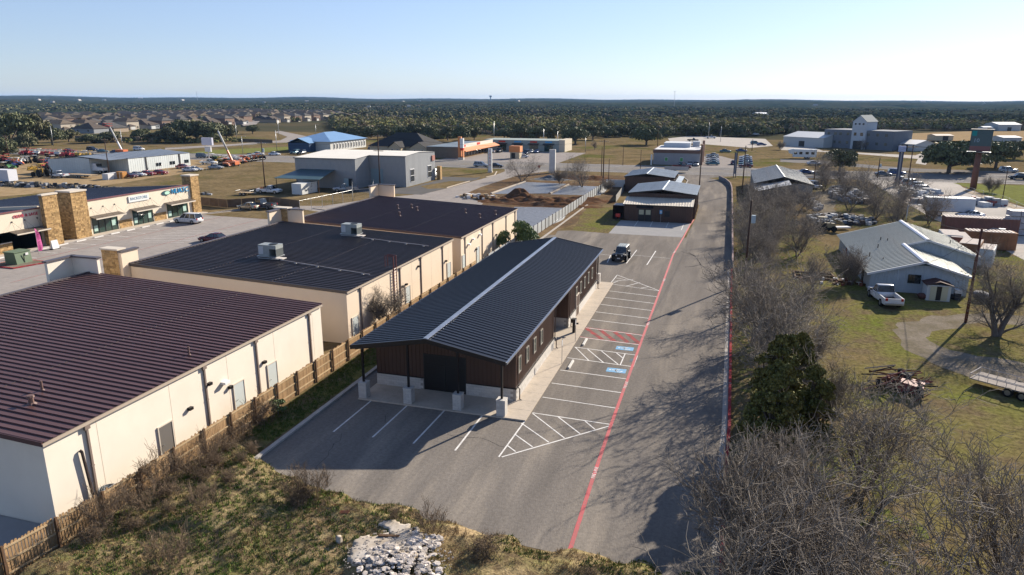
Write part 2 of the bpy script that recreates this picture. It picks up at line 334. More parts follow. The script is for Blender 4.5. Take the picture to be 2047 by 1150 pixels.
sheet('grass_strip', [(-93.5, 109), (-57, 107), (-57, 112), (-78, 120), (-88, 120.5), (-91, 114)], .020, M_ground, .1, 3)
# far side of the highway
sheet('frontage_road', GP([(1560, 318), (1640, 321), (1760, 332), (1830, 337), (2047, 345), (2047, 352), (1830, 344), (1640, 328), (1560, 324)]), .02, M_road)
sheet('far_drive', GP([(1560, 292), (1620, 292), (1645, 302), (1790, 309), (1830, 311), (1860, 300), (1880, 296), (1850, 330), (1830, 327), (1835, 318), (1700, 307), (1560, 300)]), .03, M_brt)
sheet('far_lot', GP([(1335, 277), (1380, 272), (1530, 278), (1545, 292), (1500, 296), (1400, 288), (1340, 284)]), .03, M_brt)
sheet('restaurant_lot', GP([(1400, 331), (1390, 312), (1440, 312), (1470, 320), (1475, 332)])+[(10, 239), (-12, 239)], .02, M_conc2)
sheet('restaurant_lot', [(-100, 239), (-55, 239), (-55, 290), (-100, 288)], .02, M_conc2)
sheet('far_street', GP([(330, 300), (470, 292), (545, 286), (640, 284), (640, 279), (600, 270), (560, 262), (548, 264), (575, 274), (560, 281), (470, 288), (330, 296)]), .05, M_conc2)
sheet('far_street', GP([(487, 252), (512, 249), (522, 240), (520, 237), (500, 242), (480, 247)]), .05, M_conc2)
sheet('far_street', GP([(138, 250), (150, 253), (185, 243), (198, 235), (190, 234), (160, 243)]), .05, M_soil)
sheet('green_field', GP([(370, 307), (430, 300), (590, 293), (600, 300), (470, 308)]), .03, M_lawn2, .5, 6, 12)
sheet('fallow_field', GP([(1790, 268), (1960, 262), (2200, 262), (2200, 282), (1830, 282)]), .04, M_soil, 1, 20, 13)
# ---------------------------------------------------------------- kerbs and low wall
def kerbline(pts, w_, h_, m, name='kerb', z0=0):
    b = B()
    for (x0, y0), (x1, y1) in zip(pts, pts[1:]):
        dx, dy = x1-x0, y1-y0; L = math.hypot(dx, dy); nx, ny = -dy/L*w_/2, dx/L*w_/2
        b.hexa([(x0-nx, y0-ny, z0), (x1-nx, y1-ny, z0), (x1+nx, y1+ny, z0), (x0+nx, y0+ny, z0), (x0-nx, y0-ny, h_), (x1-nx, y1-ny, h_), (x1+nx, y1+ny, h_), (x0+nx, y0+ny, h_)])
    return kind(b.obj(name, m), 'structure')
kerbline([(1.25, 24), (1.3, 36), (1.6, 45), (1.72, 63), (1.8, 80), (1.85, 92)], .2, .15, M_redkerb)
kerbline([(.98, 28), (1.0, 36), (1.29, 45), (1.41, 63), (1.5, 80), (1.55, 92)], .34, .012, M_kerb, 'gutter')
kerbline([(-25.75, 30), (-25.75, 47), (-25.8, 80), (-26.6, 96), (-26.6, 143)], .3, .14, M_kerb)
kerbline([(-9.3, 186), (-9.2, 196), (-10.5, 203), (-14, 208)], .25, .14, M_kerb)
kerbline([(-11.5, 170), (-9.2, 176), (-9.2, 186)], .25, .14, M_kerb)
kerbline([(-94.4, 67), (-94.4, 77), (-94.4, 108.5), (-92.5, 114), (-88.3, 122.7)], .2, .14, M_kerb)
kerbline([(-65.3, 161.5), (-64.9, 177)], .3, .16, M_conc); kerbline([(-64, 188), (-63.4, 194), (-66, 204)], .3, .16, M_conc)
kerbline([(-57.3, 112), (-68, 119), (-78, 122)], .25, .14, M_conc)
o = kerbline([(1.95, 93), (1.98, 120), (2.05, 150), (2.05, 176), (1.7, 186), (.6, 195), (-1.2, 202)], .22, .95, mat('blue_grey_wall', (.16, .17, .19), (.13, .14, .155), .5, .8), 'retaining_wall')
del o['kind']; tag(o, 'low grey retaining wall along the right side of the drive', 'retaining wall')
cp = kerbline([(1.95, 92.9), (1.98, 120), (2.05, 150), (2.05, 176), (1.7, 186), (.6, 195), (-1.2, 202)], .22, 1.0, mat('pink_coping', (.24, .17, .16), rough=.8), 'coping', .952); del cp['kind']; cp.parent = o
# ---------------------------------------------------------------- parking paint
def line(p, q, w_=.1, z=.012, m=None, b=None):
    (x0, y0), (x1, y1) = p, q; L = math.hypot(x1-x0, y1-y0); nx, ny = -(y1-y0)/L*w_/2, (x1-x0)/L*w_/2
    own = b is None; b = b or B(); b.face([(x0-nx, y0-ny, z), (x1-nx, y1-ny, z), (x1+nx, y1+ny, z), (x0+nx, y0+ny, z)])
    return b
wl = B(); rl = B()
def l2(a, c, w_=.1, b=None, z=.012): line(G(*a), G(*c), w_, z, None, b if b is not None else wl)
def cr(x, y): return 1000+x/3.194, 500+y/3.194
for a, c in (((270, 940), (757, 1013)), ((328, 850), (790, 914)), ((383, 767), (822, 826)), ((428, 688), (850, 746)), ((473, 620), (877, 673)), ((583, 445), (943, 489)), ((610, 395), (955, 438)), ((638, 347), (975, 388)), ((663, 302), (993, 343)), ((690, 261), (1005, 299))): l2(cr(*a), cr(*c))
for a, c in (((510, 557), (900, 607)), ((548, 497), (920, 547))): l2(cr(*a), cr(*c))
for a, c in (((480, 622), (565, 706)), ((556, 632), (660, 720)), ((646, 645), (755, 733)), ((742, 658), (782, 690)), ((797, 664), (766, 735)), ((876, 675), (848, 746))): l2(cr(*a), cr(*c), .09, z=.0125)
l2(cr(205, 1040), cr(720, 1117)); l2((1003, 824+90), (1222, 851)); l2((1057-5, 838), (997, 914))
def c4(x, y): return 560+x/3.194, 790+y/3.194
for a, c in (((1612, 118), (1815, 275)), ((1775, 140), (1915, 248)), ((1945, 165), (2010, 220)), ((1540, 180), (1715, 302)), ((1497, 250), (1612, 332)), ((1450, 322), (1503, 362))): l2(c4(*a), c4(*c), .09, z=.0125)
for a, c in (((593, 27), (340, 235)), ((822, 57), (590, 270)), ((1060, 88), (850, 310)), ((1305, 113), (1117, 355))): l2(c4(*a), c4(*c), .12)
for a, c in (((1221, 510), (1214, 525)), ((1273, 500), (1252, 527)), ((1311, 502), (1293, 530)), ((1347, 505), (1336, 534))): l2(a, c, .12)
l2((1262, 510), (1340, 517), .07); l2((1197, 508), (1222, 511), .07)
for a, c in (((747, 160), (703, 215)), ((747, 160), (1020, 262)), ((703, 217), (1020, 262)), ((733, 178), (800, 190)), ((720, 200), (850, 188)), ((800, 232), (893, 208)), ((893, 245), (945, 235)), ((720, 212), (760, 195))): l2(cr(*a), cr(*c), .09, z=.0125)
for a, c in (((1277, 440), (1268, 453)), ((1305, 442), (1299, 454)), ((1337, 444), (1331, 456)), ((1367, 448), (1362, 460))): l2(a, c, .1, z=.022)
kind(wl.obj('white_marking', M_white), 'structure')
for a, c in zip([(-5.75, 28.7), (-5.9, 36), (-5.98, 43.2), (-6.0, 60), (-6.0, 99), (-5.4, 113), (-5.0, 124.8)], [(-5.9, 36), (-5.98, 43.2), (-6.0, 60), (-6.0, 99), (-5.4, 113), (-5.0, 124.8), (-4.6, 131)]): line(a, c, .22, .0165, None, rl)
kind(rl.obj('red_fire_lane_line', M_red), 'structure')
rf = B()
for a, c in (((548, 500), (650, 570)), ((632, 506), (730, 582)), ((725, 520), (815, 590)), ((808, 530), (890, 600))): l2(cr(*a), cr(*c), .42, rf, .0115)
for a, c in (((548, 497), (920, 547)), ((510, 557), (900, 607))): l2((cr(*a)[0], cr(*a)[1]-.8), (cr(*c)[0], cr(*c)[1]-.8), .16, rf, .0114)
kind(rf.obj('red_hatching', M_redf), 'structure')
for y0 in (36.6, 50.2, 66.2, 84, 101):
    o = place(text_mesh('FIRE LANE', .3, M_white, 0), 'fire_lane_lettering', None, (-5.95+(0 if y0 > 40 else .05), y0, .0205), PI/2); kind(o, 'structure')
o = place(text_mesh('FIRE LANE', .3, M_white, 0), 'fire_lane_lettering', None, (1.28, 44, .1545), PI/2); kind(o, 'structure')
# accessible-bay symbols
def wheelchair(cx, cy, s):
    b = B(); b.box(cx-s*.95, cy-s*.55, .0122, cx+s*.95, cy+s*.55, .0125, 0)
    def L(p, q, w_): line((cx+p[0]*s, cy+p[1]*s), (cx+q[0]*s, cy+q[1]*s), w_*s, .016, None, b); b.m[-1] = 1
    pts = [(.25+.33*math.cos(t), -.02+.33*math.sin(t)) for t in np.linspace(1.9, 6.2, 14)]
    for p, q in zip(pts, pts[1:]): L(p, q, .11)
    L((-.45, .05), (.1, .1), .13); L((-.1, .1), (.05, -.3), .12); L((.05, .1), (.35, .28), .12); L((-.72, .03), (-.52, .05), .2)
    return kind(b.obj('accessible_symbol', [M_blue, M_white]), 'structure')
wheelchair(*G(1232, 741), .82); wheelchair(*G(1249, 697), .8)
b = B(); x, y = G(1262, 720); b.box(x-.1, y-.45, .0122, x+.35, y+.3, .0125); kind(b.obj('blue_marking', mat('faded_blue', (.14, .19, .23), (.14, .15, .15), 3, .8, world=True)), 'structure')
for (px, py), rz, lb in (((1141, 730), 0, 'white concrete wheel stop in the nearer accessible bay'), ((1169, 685), 0, 'white concrete wheel stop in the farther accessible bay')):
    x, y = G(px, py); b = B()
    b.rings([[(dx, -.9, 0), (dx2, -.9, 0), (dx2*.7, -.9, .14), (dx*.7, -.9, .14)] for dx, dx2 in ((-.1, .1),)]+[[(-.1, .9, 0), (.1, .9, 0), (.07, .9, .14), (-.07, .9, .14)]])
    tag(b.obj('wheel_stop', mat('white_concrete', (.62, .6, .56), (.5, .49, .46), 6, .85), None, False, (x, y, .012)), lb, 'wheel stop', 'wheel stops in the accessible bays')

kind(B().box(-50, 15.5, 0, -30.9, 23.25, .06).obj('concrete_pad', M_conc3), 'structure')
kl = B()
rs = random.Random(5)
for k in range(34):   # cracks and tyre scuffs
    x, y = rs.uniform(-25, 1), rs.uniform(31, 112); a = rs.choice((0, PI/2, PI/2, .2, 1.3))+rs.uniform(-.2, .2); L = rs.uniform(1, 6)
    if -25 < x < -11 and 40 < y < 82: continue
    p = (x, y)
    for j in range(int(L/.5)):
        q = (p[0]+.5*math.cos(a+rs.uniform(-.5, .5)), p[1]+.5*math.sin(a+rs.uniform(-.5, .5))); line(p, q, rs.uniform(.015, .035), .0105, None, kl); p = q
kind(kl.obj('asphalt_cracks', pm('crack_tar', (.05, .046, .042))), 'structure')

for k, q in enumerate(([(2.3, 17), (15, 17), (13, 30), (8.5, 40), (8.8, 58), (6, 78), (2.3, 78)], [(2.4, 94), (12, 97), (13, 120), (12, 152), (5, 152), (2.6, 130)], [(22, 116), (44, 112), (48, 160), (30, 200), (22, 190)])): sheet('leaf_litter', q, .011, mat('leaf_litter_brown', (.14, .105, .06), (.10, .125, .03), .35, .95, grain=(3, .5), world=True, c3=(.15, .11, .07), s3=1.5, t3=(.45, .6)), .8, 1.2, 40+k)
# ================================================================ main long brown building
X0, X1, Y0, Y1 = -24.1, -13.15, 44.8, 77.6
RX0, RX1, RY0, RY1, ZE, ZR = -24.5, -13.0, 41.9, 80.4, 4.1, 5.15
XR = (RX0+RX1)/2
A = thing('long_metal_building', 'long brown metal sided building with blue black ribbed gable roof and white block base', 'building', (X0, Y0, 0))
O = Vector((X0, Y0, 0))
def LB():  # builder whose coordinates are world; obj() shifts into the building's frame
    return B()
def fin(b, name, m, root, smooth=False):
    o = b.obj(name, m, root, smooth); lo = root.location; o.data.transform(Matrix.Translation(-lo)); return o
def roofz(x): return ZE+(ZR-ZE)*(1-abs(x-XR)/((RX1-RX0)/2))
# walls (inner shells), two volumes with the covered passage between them
for ya, yb in ((Y0, 56.6), (62.4, Y1)):
    b = B(); zt = lambda x: roofz(x)-.16
    for yy in (ya+.06, yb-.06): b.face([(X0+.06, yy, 0), (X1-.06, yy, 0), (X1-.06, yy, zt(X1)), (XR, yy, zt(XR)), (X0+.06, yy, zt(X0))])
    for xx in (X0+.06, X1-.06): b.face([(xx, ya+.06, 0), (xx, yb-.06, 0), (xx, yb-.06, zt(xx)), (xx, ya+.06, zt(xx))])
    fin(b, 'wall', M_side, A)
# siding, panel by panel
VZ = lambda z: (lambda s: (0, 0, z))
def sid(p0, u, L, f, n): 
    p = Vector(p0)-O; return panels(A, 'siding_panel', p, u, L, f, .92, M_side, 3, .028, .06, n)
DX0, DX1 = -20.25, -16.9   # dark door bay in the front wall
def gab(x0, sgn=1): return lambda s: (0, 0, roofz(x0+sgn*s)-.14-1.03)
sid((X0, Y0, 1.03), (1, 0, 0), DX0-X0, gab(X0), (0, -1, 0)); sid((DX1, Y0, 1.03), (1, 0, 0), X1-DX1, gab(DX1), (0, -1, 0))
sid((DX0, Y0, 2.95), (1, 0, 0), DX1-DX0, lambda s: (0, 0, roofz(DX0+s)-.14-2.95), (0, -1, 0))
for ya, yb in ((Y0, 56.6), (62.4, Y1)):
    sid((X1, ya, 1.03), (0, 1, 0), yb-ya, VZ(roofz(X1)-.12-1.03), (1, 0, 0)); sid((X0, yb, 1.03), (0, -1, 0), yb-ya, VZ(roofz(X0)-.12-1.03), (-1, 0, 0))
sid((X0, 62.4, 1.03), (1, 0, 0), X1-X0, gab(X0), (0, -1, 0)); sid((X1, Y1, 1.03), (-1, 0, 0), X1-X0, gab(X1, -1), (0, 1, 0))
sid((X1, 56.6, 1.03), (-1, 0, 0), X1-X0, gab(X1, -1), (0, 1, 0))
# door bay
b = B(); b.box(DX0, Y0-.02, .02, DX0+.1, Y0+.05, 2.93); b.box(DX1-.1, Y0-.02, .02, DX1, Y0+.05, 2.93); b.box(DX0+.1, Y0-.02, 2.83, DX1-.1, Y0+.05, 2.93); b.box(-18.62, Y0-.02, .02, -18.53, Y0+.05, 2.83); b.box(DX0+.1, Y0-.02, 2.1, DX1-.1, Y0+.04, 2.16)
fr = fin(b, 'storefront_frame', M_black, A)
for a, c in ((DX0+.1, -18.62), (-18.53, DX1-.1)):
    b = B(); b.box(a, Y0+.005, .06, c, Y0+.03, 2.1); b.box(a, Y0+.005, 2.16, c, Y0+.03, 2.83); fin(b, 'glass_door', mat('black_door_glass', (.004, .004, .005), rough=.5), A)
# block base: individual split-face blocks on the front, pillars and nearer side
blk = B(); blk.box(.005, -.07, .004, .395, .0, .196); blkX = blk.mesh('block', M_cmu)
blk = B(); blk.box(.0, .005, .004, .07, .395, .196); blkY = blk.mesh('block', M_cmu)
half = B(); half.box(.005, -.07, .004, .195, 0, .196); halfX = half.mesh('block', M_cmu)
nblk = 0
def blockrow(me, p, par=A):
    global nblk; nblk += 1
    return place(me, 'block', par, Vector(p)-par.location)
for r in range(5):
    for a, c in ((X0, DX0), (DX1, X1)):
        x = a+(.2 if r % 2 else 0)
        if r % 2: blockrow(halfX, (a, Y0, r*.2))
        while x+.39 <= c+.01: blockrow(blkX, (x, Y0, r*.2)); x += .4
    y = Y0+(.2 if r % 2 else 0)
    while y+.39 <= 56.6: blockrow(blkY, (X1, y, r*.2)); y += .4
b = B()
for r in range(5):
    for y0, y1 in ((62.4, Y1),):
        y = y0+(.2 if r % 2 else 0)
        while y+.39 <= y1: b.box(X1, y+.005, r*.2+.004, X1+.07, y+.395, r*.2+.196); b.box(X0-.07, y+.005, r*.2+.004, X0, y+.395, r*.2+.196); y += .4
    x = X0+(.2 if r % 2 else 0)
    while x+.39 <= X1: b.box(x+.005, 62.33, r*.2+.004, x+.395, 62.4, r*.2+.196); b.box(x+.005, Y1, r*.2+.004, x+.395, Y1+.07, r*.2+.196); x += .4
kind(fin(b, 'block_courses', M_cmu, A), 'stuff')
b = B()
for x0, y0, x1, y1 in ((X0-.005, Y0-.055, DX0, Y0), (DX1, Y0-.055, X1+.05, Y0), (X1-.001, Y0-.05, X1+.055, 56.6), (X1-.001, 62.35, X1+.055, Y1), (X0, 62.345, X1, 62.4)): b.box(x0, y0, 0, x1, y1, 1.0)
fin(b, 'mortar_bed', M_mort, A)
b = B(); b.box(X0-.02, Y0-.12, 1.0, DX0, Y0+.0, 1.03); b.box(DX1, Y0-.12, 1.0, X1+.12, Y0, 1.03); b.box(X1, Y0, 1.0, X1+.12, 56.65, 1.03); b.box(X1, 62.35, 1.0, X1+.12, Y1, 1.03)
fin(b, 'base_flashing', M_trimd, A)
# windows on the drive side
def onX(q, X):
    w_ = CR*(q[0]-1023.5)-CU*(q[1]-575)+CFW*CF; t = X/w_.x; return w_.y*t, CH+w_.z*t
WZ = [onX((600+a/3.194, 500+c/3.194), X1+.05) for a, c in ((1403, 683), (1453, 622), (1500, 565), (1543, 515))]+[onX((900+a/3.834, 330+c/3.834), X1+.05) for a, c in ((970, 930), (1003, 895), (1033, 855), (1062, 820), (1090, 785))]
for y, z in WZ:
    f = B(); z = 2.55
    for q in ((y-.36, z-.62, y+.36, z-.54), (y-.36, z+.54, y+.36, z+.62), (y-.36, z-.54, y-.28, z+.54), (y+.28, z-.54, y+.36, z+.54)): f.box(X1+.0, q[0], q[1], X1+.075, q[2], q[3])
    wo = fin(f, 'window', pm('window_trim', (.22, .20, .17), rough=.6), A)
    g = B(); g.box(X1+.03, y-.28, z-.54, X1+.045, y+.28, z+.54); gp = fin(g, 'pane', mat('pale_window_glass', (.10, .115, .10), (.05, .06, .05), 2, .12), A); gp.parent = wo
dy, dz = 66.6, 0
f = B()
for q in ((65.9, .02, 66.0, 2.3), (67.2, .02, 67.3, 2.3), (66.0, 2.2, 67.2, 2.3)): f.box(X1+.0, q[0], q[1], X1+.10, q[2], q[3])
dr = fin(f, 'door', pm('cream_trim', (.55, .48, .40), rough=.6), A); g = B(); g.box(X1+.035, 66.0, .02, X1+.08, 67.2, 2.2); dl = fin(g, 'door_leaf', M_side, A); dl.parent = dr
# roof panels on both slopes, ridge cap, eave and rake trim
rs = Vector((XR-RX1, 0, ZR-ZE)); ls = Vector((XR-RX0, 0, ZR-ZE))
nr = Vector((ZR-ZE, 0, RX1-XR)).normalized(); nl = Vector((-(ZR-ZE), 0, RX1-XR)).normalized()
panels(A, 'roof_panel', Vector((RX1, RY0, ZE))-O, (0, 1, 0), RY1-RY0, lambda s: rs, .48, M_rfD, 1, .05, .07, nr)
panels(A, 'roof_panel', Vector((RX0, RY0, ZE))-O, (0, 1, 0), RY1-RY0, lambda s: ls, .48, M_rfD, 1, .05, .07, nl)
b = B(); b.face([(RX1-.03, RY0+.03, ZE-.02), (RX1-.03, RY1-.03, ZE-.02), (XR, RY1-.03, ZR-.02), (XR, RY0+.03, ZR-.02)]); b.face([(RX0+.03, RY0+.03, ZE-.02), (XR, RY0+.03, ZR-.02), (XR, RY1-.03, ZR-.02), (RX0+.03, RY1-.03, ZE-.02)])
fin(b, 'roof_deck', M_trimd, A)
b = B(); b.hexa([(XR-.2, RY0, ZR+.025), (XR, RY0, ZR+.075), (XR, RY1, ZR+.075), (XR-.2, RY1, ZR+.025), (XR-.2, RY0, ZR+.04), (XR, RY0, ZR+.09), (XR, RY1, ZR+.09), (XR-.2, RY1, ZR+.04)]); b.hexa([(XR, RY0, ZR+.075), (XR+.2, RY0, ZR+.025), (XR+.2, RY1, ZR+.025), (XR, RY1, ZR+.075), (XR, RY0, ZR+.09), (XR+.2, RY0, ZR+.04), (XR+.2, RY1, ZR+.04), (XR, RY1, ZR+.09)])
fin(b, 'ridge_cap', M_ridge, A)
for yy in (RY0-.10, RY1):
    b = B()
    for xa, xb in ((RX0-.05, XR), (XR, RX1+.05)): b.hexa([(xa, yy, roofz(xa)-.24), (xb, yy, roofz(xb)-.24), (xb, yy+.10, roofz(xb)-.24), (xa, yy+.10, roofz(xa)-.24), (xa, yy, roofz(xa)+.07), (xb, yy, roofz(xb)+.07), (xb, yy+.10, roofz(xb)+.07), (xa, yy+.10, roofz(xa)+.07)])
    fin(b, 'rake_trim', M_trimd, A)
b = B(); b.box(RX1, RY0, ZE-.14, RX1+.13, RY1, ZE+.0); fin(b, 'gutter', M_ridge, A)
b = B(); b.box(RX0-.13, RY0, ZE-.14, RX0, RY1, ZE); fin(b, 'gutter', M_trimd, A)
for xa, xb in ((RX0+.1, XR), (XR, RX1-.1)):
    b = B(); b.hexa([(xa, 42.2, roofz(xa)-.4), (xb, 42.2, roofz(xb)-.4), (xb, 42.4, roofz(xb)-.4), (xa, 42.2, roofz(xa)-.4), (xa, 42.2, roofz(xa)-.06), (xb, 42.2, roofz(xb)-.06), (xb, 42.4, roofz(xb)-.06), (xa, 42.4, roofz(xa)-.06)]); fin(b, 'porch_beam', M_trimd, A)
# porch posts on block pillars
def pillar(x, y):
    b = B(); b.box(x-.28, y-.28, .0, x+.28, y+.28, 1.2); p = fin(b, 'pillar', M_mort, A)
    for r in range(6):
        for k in range(4):
            me = halfX
            a = k*PI/2; L = .6
            for t, mm, off in (((blkX, 0), (halfX, .4)) if r % 2 else ((halfX, 0), (blkX, .2)),) and [(0, *q) for q in (((blkX, 0), (halfX, .4)) if r % 2 else ((halfX, 0), (blkX, .2)))]:
                c, s = math.cos(a), math.sin(a); lx, ly = -.3+off, -.245
                o = place(mm, 'block', p, Vector((x+lx*c-ly*s, y+lx*s+ly*c, r*.2))-O, a)
    b = B(); b.box(x-.33, y-.33, 1.2, x+.33, y+.33, 1.26); q = fin(b, 'pillar_cap', M_cmu, A); q.parent = p
    b = B(); b.box(x-.07, y-.07, 1.26, x+.07, y+.07, roofz(x)-.3); fin(b, 'porch_post', M_trimd, A)
for x in (-23.9, -20.35, -16.6, -13.4): pillar(x, 42.35)
for x in (-23.9, -13.4): pillar(x, 79.9)
# downspouts
for y in (45.0, 56.5, 62.6, 77.4):
    b = B(); b.path([(X1+.13, y, ZE-.1), (X1+.13, y, 1.1), (X1+.26, y, .95), (X1+.26, y, .15), (X1+.5, y, .05)], .045, 6); fin(b, 'downspout', pm('dark_brown_downspout', (.05, .03, .025), rough=.4), A)
# slab, walk
kind(B().box(X0-.1, 41.9, .0, -13.2, Y0+.1, .10).obj('concrete_walk', M_conc), 'structure')
kind(B().box(-13.2, 41.9, .0, -11.6, 80.6, .104).obj('concrete_walk', M_conc), 'structure')
kind(B().box(X0+.1, 56.5, .0, -13.2, 62.5, .10).obj('concrete_walk', M_conc), 'structure')
kind(B().box(X0, Y1, .0, -13.2, 80.6, .10).obj('concrete_walk', M_conc), 'structure')
b = B()
for k in range(1, 25): b.box(-13.19, 41.9+k*1.55-.012, .1045, -11.61, 41.9+k*1.55+.012, .107)
kind(b.obj('pavement_joints', M_mort), 'structure')
# sign posts beside the walk
for (px, py), lb in (((1123, 727), 'thin grey sign pole at the kerb of the nearer accessible bay'), ((1150, 683), 'thin grey sign pole beside the mail post on the walk')):
    x, y = G(px, py, .1); t = thing('sign_post', lb, 'sign', (x, y, .1), 0, 'thin sign poles beside the concrete walk')
    B().tube((0, 0, 0), (0, 0, 2.15), .025, .025, 6).obj('pole', M_galv, t); B().box(-.012, -.15, 1.55, .012, .15, 2.05).obj('sign_plate', pm('white_sign', (.6, .6, .6)), t)
x, y = G(1149, 665, .1); t = thing('mail_post', 'dark brown mail post standing on the pale walk by the passage', 'mailbox', (x-.1, y, .1))
B().box(-.12, -.12, 0, .12, .12, 1.0).obj('post', M_trimd, t); B().box(-.2, -.25, 1.0, .2, .25, 1.35).obj('box', M_trimd, t); B().tube((.22, 0, .9), (.42, 0, .9), .09, .09, 8).obj('drum', M_trimd, t)

# ================================================================ three cream retail buildings seen from behind
def stone_faces(root, faces, name='ledge_stones', m=M_stone, hmin=.14, hmax=.24, seed=1):
    """faces: (origin, u, width, height, normal); real stones standing proud, joined"""
    rs = random.Random(seed); b = B()
    for o, u, w_, h, n in faces:
        o, u, n = Vector(o), Vector(u), Vector(n); z = 0
        while z < h-.02:
            hh = min(rs.uniform(hmin, hmax), h-z); s = 0
            while s < w_-.02:
                ww = min(rs.uniform(.25, .62), w_-s); d = rs.uniform(.015, .06)
                if w_-s-ww < .12: ww = w_-s
                a = [o+u*(s+.008)+Vector((0, 0, z+.008)), o+u*(s+ww-.008)+Vector((0, 0, z+.008)), o+u*(s+ww-.008)+Vector((0, 0, z+hh-.008)), o+u*(s+.008)+Vector((0, 0, z+hh-.008))]
                c = [p+n*d for p in a]; i = len(b.v); b.v += [tuple(p) for p in a+c]
                for q in ((4, 5, 6, 7), (0, 1, 5, 4), (1, 2, 6, 5), (2, 3, 7, 6), (3, 0, 4, 7)): b.f.append(tuple(i+k for k in q)); b.m.append(0)
                s += ww
            z += hh
    o = fin(b, name, m, root); return kind(o, 'stuff')
def doorway(root, X, y, m=M_door, w_=1.05, h=2.15, off=.05, z=.02, name='service_door'):
    b = B(); b.box(X, y-w_/2, z, X+off, y+w_/2, z+h); d = fin(b, name, m, root)
    b = B(); b.box(X+.0, y-w_/2-.07, z, X+off+.03, y-w_/2-.002, z+h+.07); b.box(X, y+w_/2+.002, z, X+off+.03, y+w_/2+.07, z+h+.07); b.box(X, y-w_/2, z+h+.002, X+off+.03, y+w_/2, z+h+.07); f = fin(b, 'door_frame', M_stonec, root); f.parent = d
    b = B(); b.tube((X+off+.06, y-w_/2+.12, z+1), (X+off+.06, y-w_/2+.26, z+1), .02, .02, 6); hd = fin(b, 'handle', M_black, root); hd.parent = d
    return d
def retail(label, x0, x1, y0, y1, ze, zw, mroof, wallm, doors, dsp, vents, seed, par_, lights, south_tan=False):
    R = thing('retail_building', label, 'building', (x0, y0, 0), 0, 'cream retail buildings seen from behind')
    rz = lambda x: ze+(zw-ze)*(x1-x)/(x1-x0)
    b = B(); b.face([(x1, y0, 0), (x1, y1, 0), (x1, y1, ze-.05), (x1, y0, ze-.05)]); fin(b, 'rear_wall', wallm, R)
    b = B(); b.face([(x0, y0, 0), (x1, y0, 0), (x1, y0, ze-.05), (x0, y0, zw-.05)]); fin(b, 'side_wall', wallm, R)
    b = B(); b.face([(x1, y1, 0), (x0, y1, 0), (x0, y1, zw-.05), (x1, y1, ze-.05)]); fin(b, 'side_wall', wallm, R)
    b = B(); b.face([(x0, y1, 0), (x0, y0, 0), (x0, y0, zw), (x0, y1, zw)]); fin(b, 'front_wall', wallm, R)
    up = Vector((x0-x1, 0, zw-ze)); n = Vector((zw-ze, 0, x1-x0)).normalized()
    panels(R, 'roof_panel', Vector((x1+.12, y0-.06, ze))-R.location, (0, 1, 0), y1-y0+.12, lambda s: up*1.003, .5, mroof, 1, .07, .09, n)
    for yy in (y0-.12, y1+.04):
        b = B(); b.hexa([(x0, yy, rz(x0)-.2), (x1+.12, yy, rz(x1)-.2), (x1+.12, yy+.08, rz(x1)-.2), (x0, yy+.08, rz(x0)-.2), (x0, yy, rz(x0)+.05), (x1+.12, yy, rz(x1)+.05), (x1+.12, yy+.08, rz(x1)+.05), (x0, yy+.08, rz(x0)+.05)]); fin(b, 'rake_trim', mroof, R)
    b = B(); b.box(x1+.01, y0-.1, ze-.2, x1+.17, y1+.1, ze-.06); fin(b, 'gutter', pm('tan_gutter', (.40, .33, .26), rough=.5), R)
    b = B(); b.box(x0-.25, y0, zw-.1, x0, y1, zw+.12); fin(b, 'coping', M_cap, R)
    for xs_ in (x1-7.6, x1-15.2): b = B(); b.box(xs_-.03, y0, rz(xs_)+.0, xs_+.03, y1, rz(xs_)+.03); fin(b, 'lap_seam', pm('screw_row', (.085, .062, .062), rough=.5, metal=.3), R)
    for y in dsp:
        b = B(); b.box(x1+.01, y-.16, ze-.45, x1+.16, y+.16, ze-.2); b.box(x1+.01, y-.06, .1, x1+.11, y+.06, ze-.45); b.box(x1+.0, y-.09, 2.2, x1+.12, y+.09, 2.26); fin(b, 'downspout', pm('brown_grey_downspout', (.20, .155, .13), rough=.5), R)
    for y in np.arange(y0+3.1, y1-1, 5.2):
        b = B(); b.box(x1-.01, y-.012, .1, x1+.004, y+.012, ze-.2); fin(b, 'control_joint', pm('joint_tan', (.42, .35, .27)), R)  # thin control joints in a darker tan than the wall
    b = B(); b.box(x1-.01, y0, 0, x1+.03, y1, .22); fin(b, 'foundation_edge', M_kerb, R)
    for y, dark in doors: doorway(R, x1, y, pm('dark_grey_door', (.13, .12, .11), rough=.5) if dark else M_door)
    for y, z, big in lights:
        b = B(); b.box(x1, y-.16*big, z-.08, x1+.22*big, y+.16*big, z+.1); fin(b, 'wall_light', pm('white_fitting', (.7, .7, .7)) if big > 1 else M_trimd, R)
    for x, y, h, r in vents:
        z = rz(x); b = B(); b.tube((x, y, z), (x, y, z+h), r, r, 8); b.tube((x, y, z), (x, y, z+.1), r*2, r*1.2, 8); 
        if r > .09: b.tube((x, y, z+h), (x, y, z+h+.12), r*1.5, r*1.3, 8)
        fin(b, 'roof_vent', pm('brown_vent', (.13, .075, .06), rough=.6), R)
    # corner screens and stone towers on the street side
    for (xa, ya, xb, yb, zt, st) in par_:
        b = B(); b.box(xa, ya, 0, xb, yb, zt); w_ = fin(b, 'parapet_wall', wallm, R)
        b = B(); b.box(xa-.12, ya-.12, zt, xb+.12, yb+.12, zt+.14); c = fin(b, 'parapet_cap', st and M_stonec or M_cap, R); c.parent = w_
        if st: s = stone_faces(R, [((xa, ya, 0), (1, 0, 0), xb-xa, zt, (0, -1, 0)), ((xa, yb, 0), (0, -1, 0), yb-ya, zt, (-1, 0, 0))], seed=seed); s.parent = w_
    return R, rz
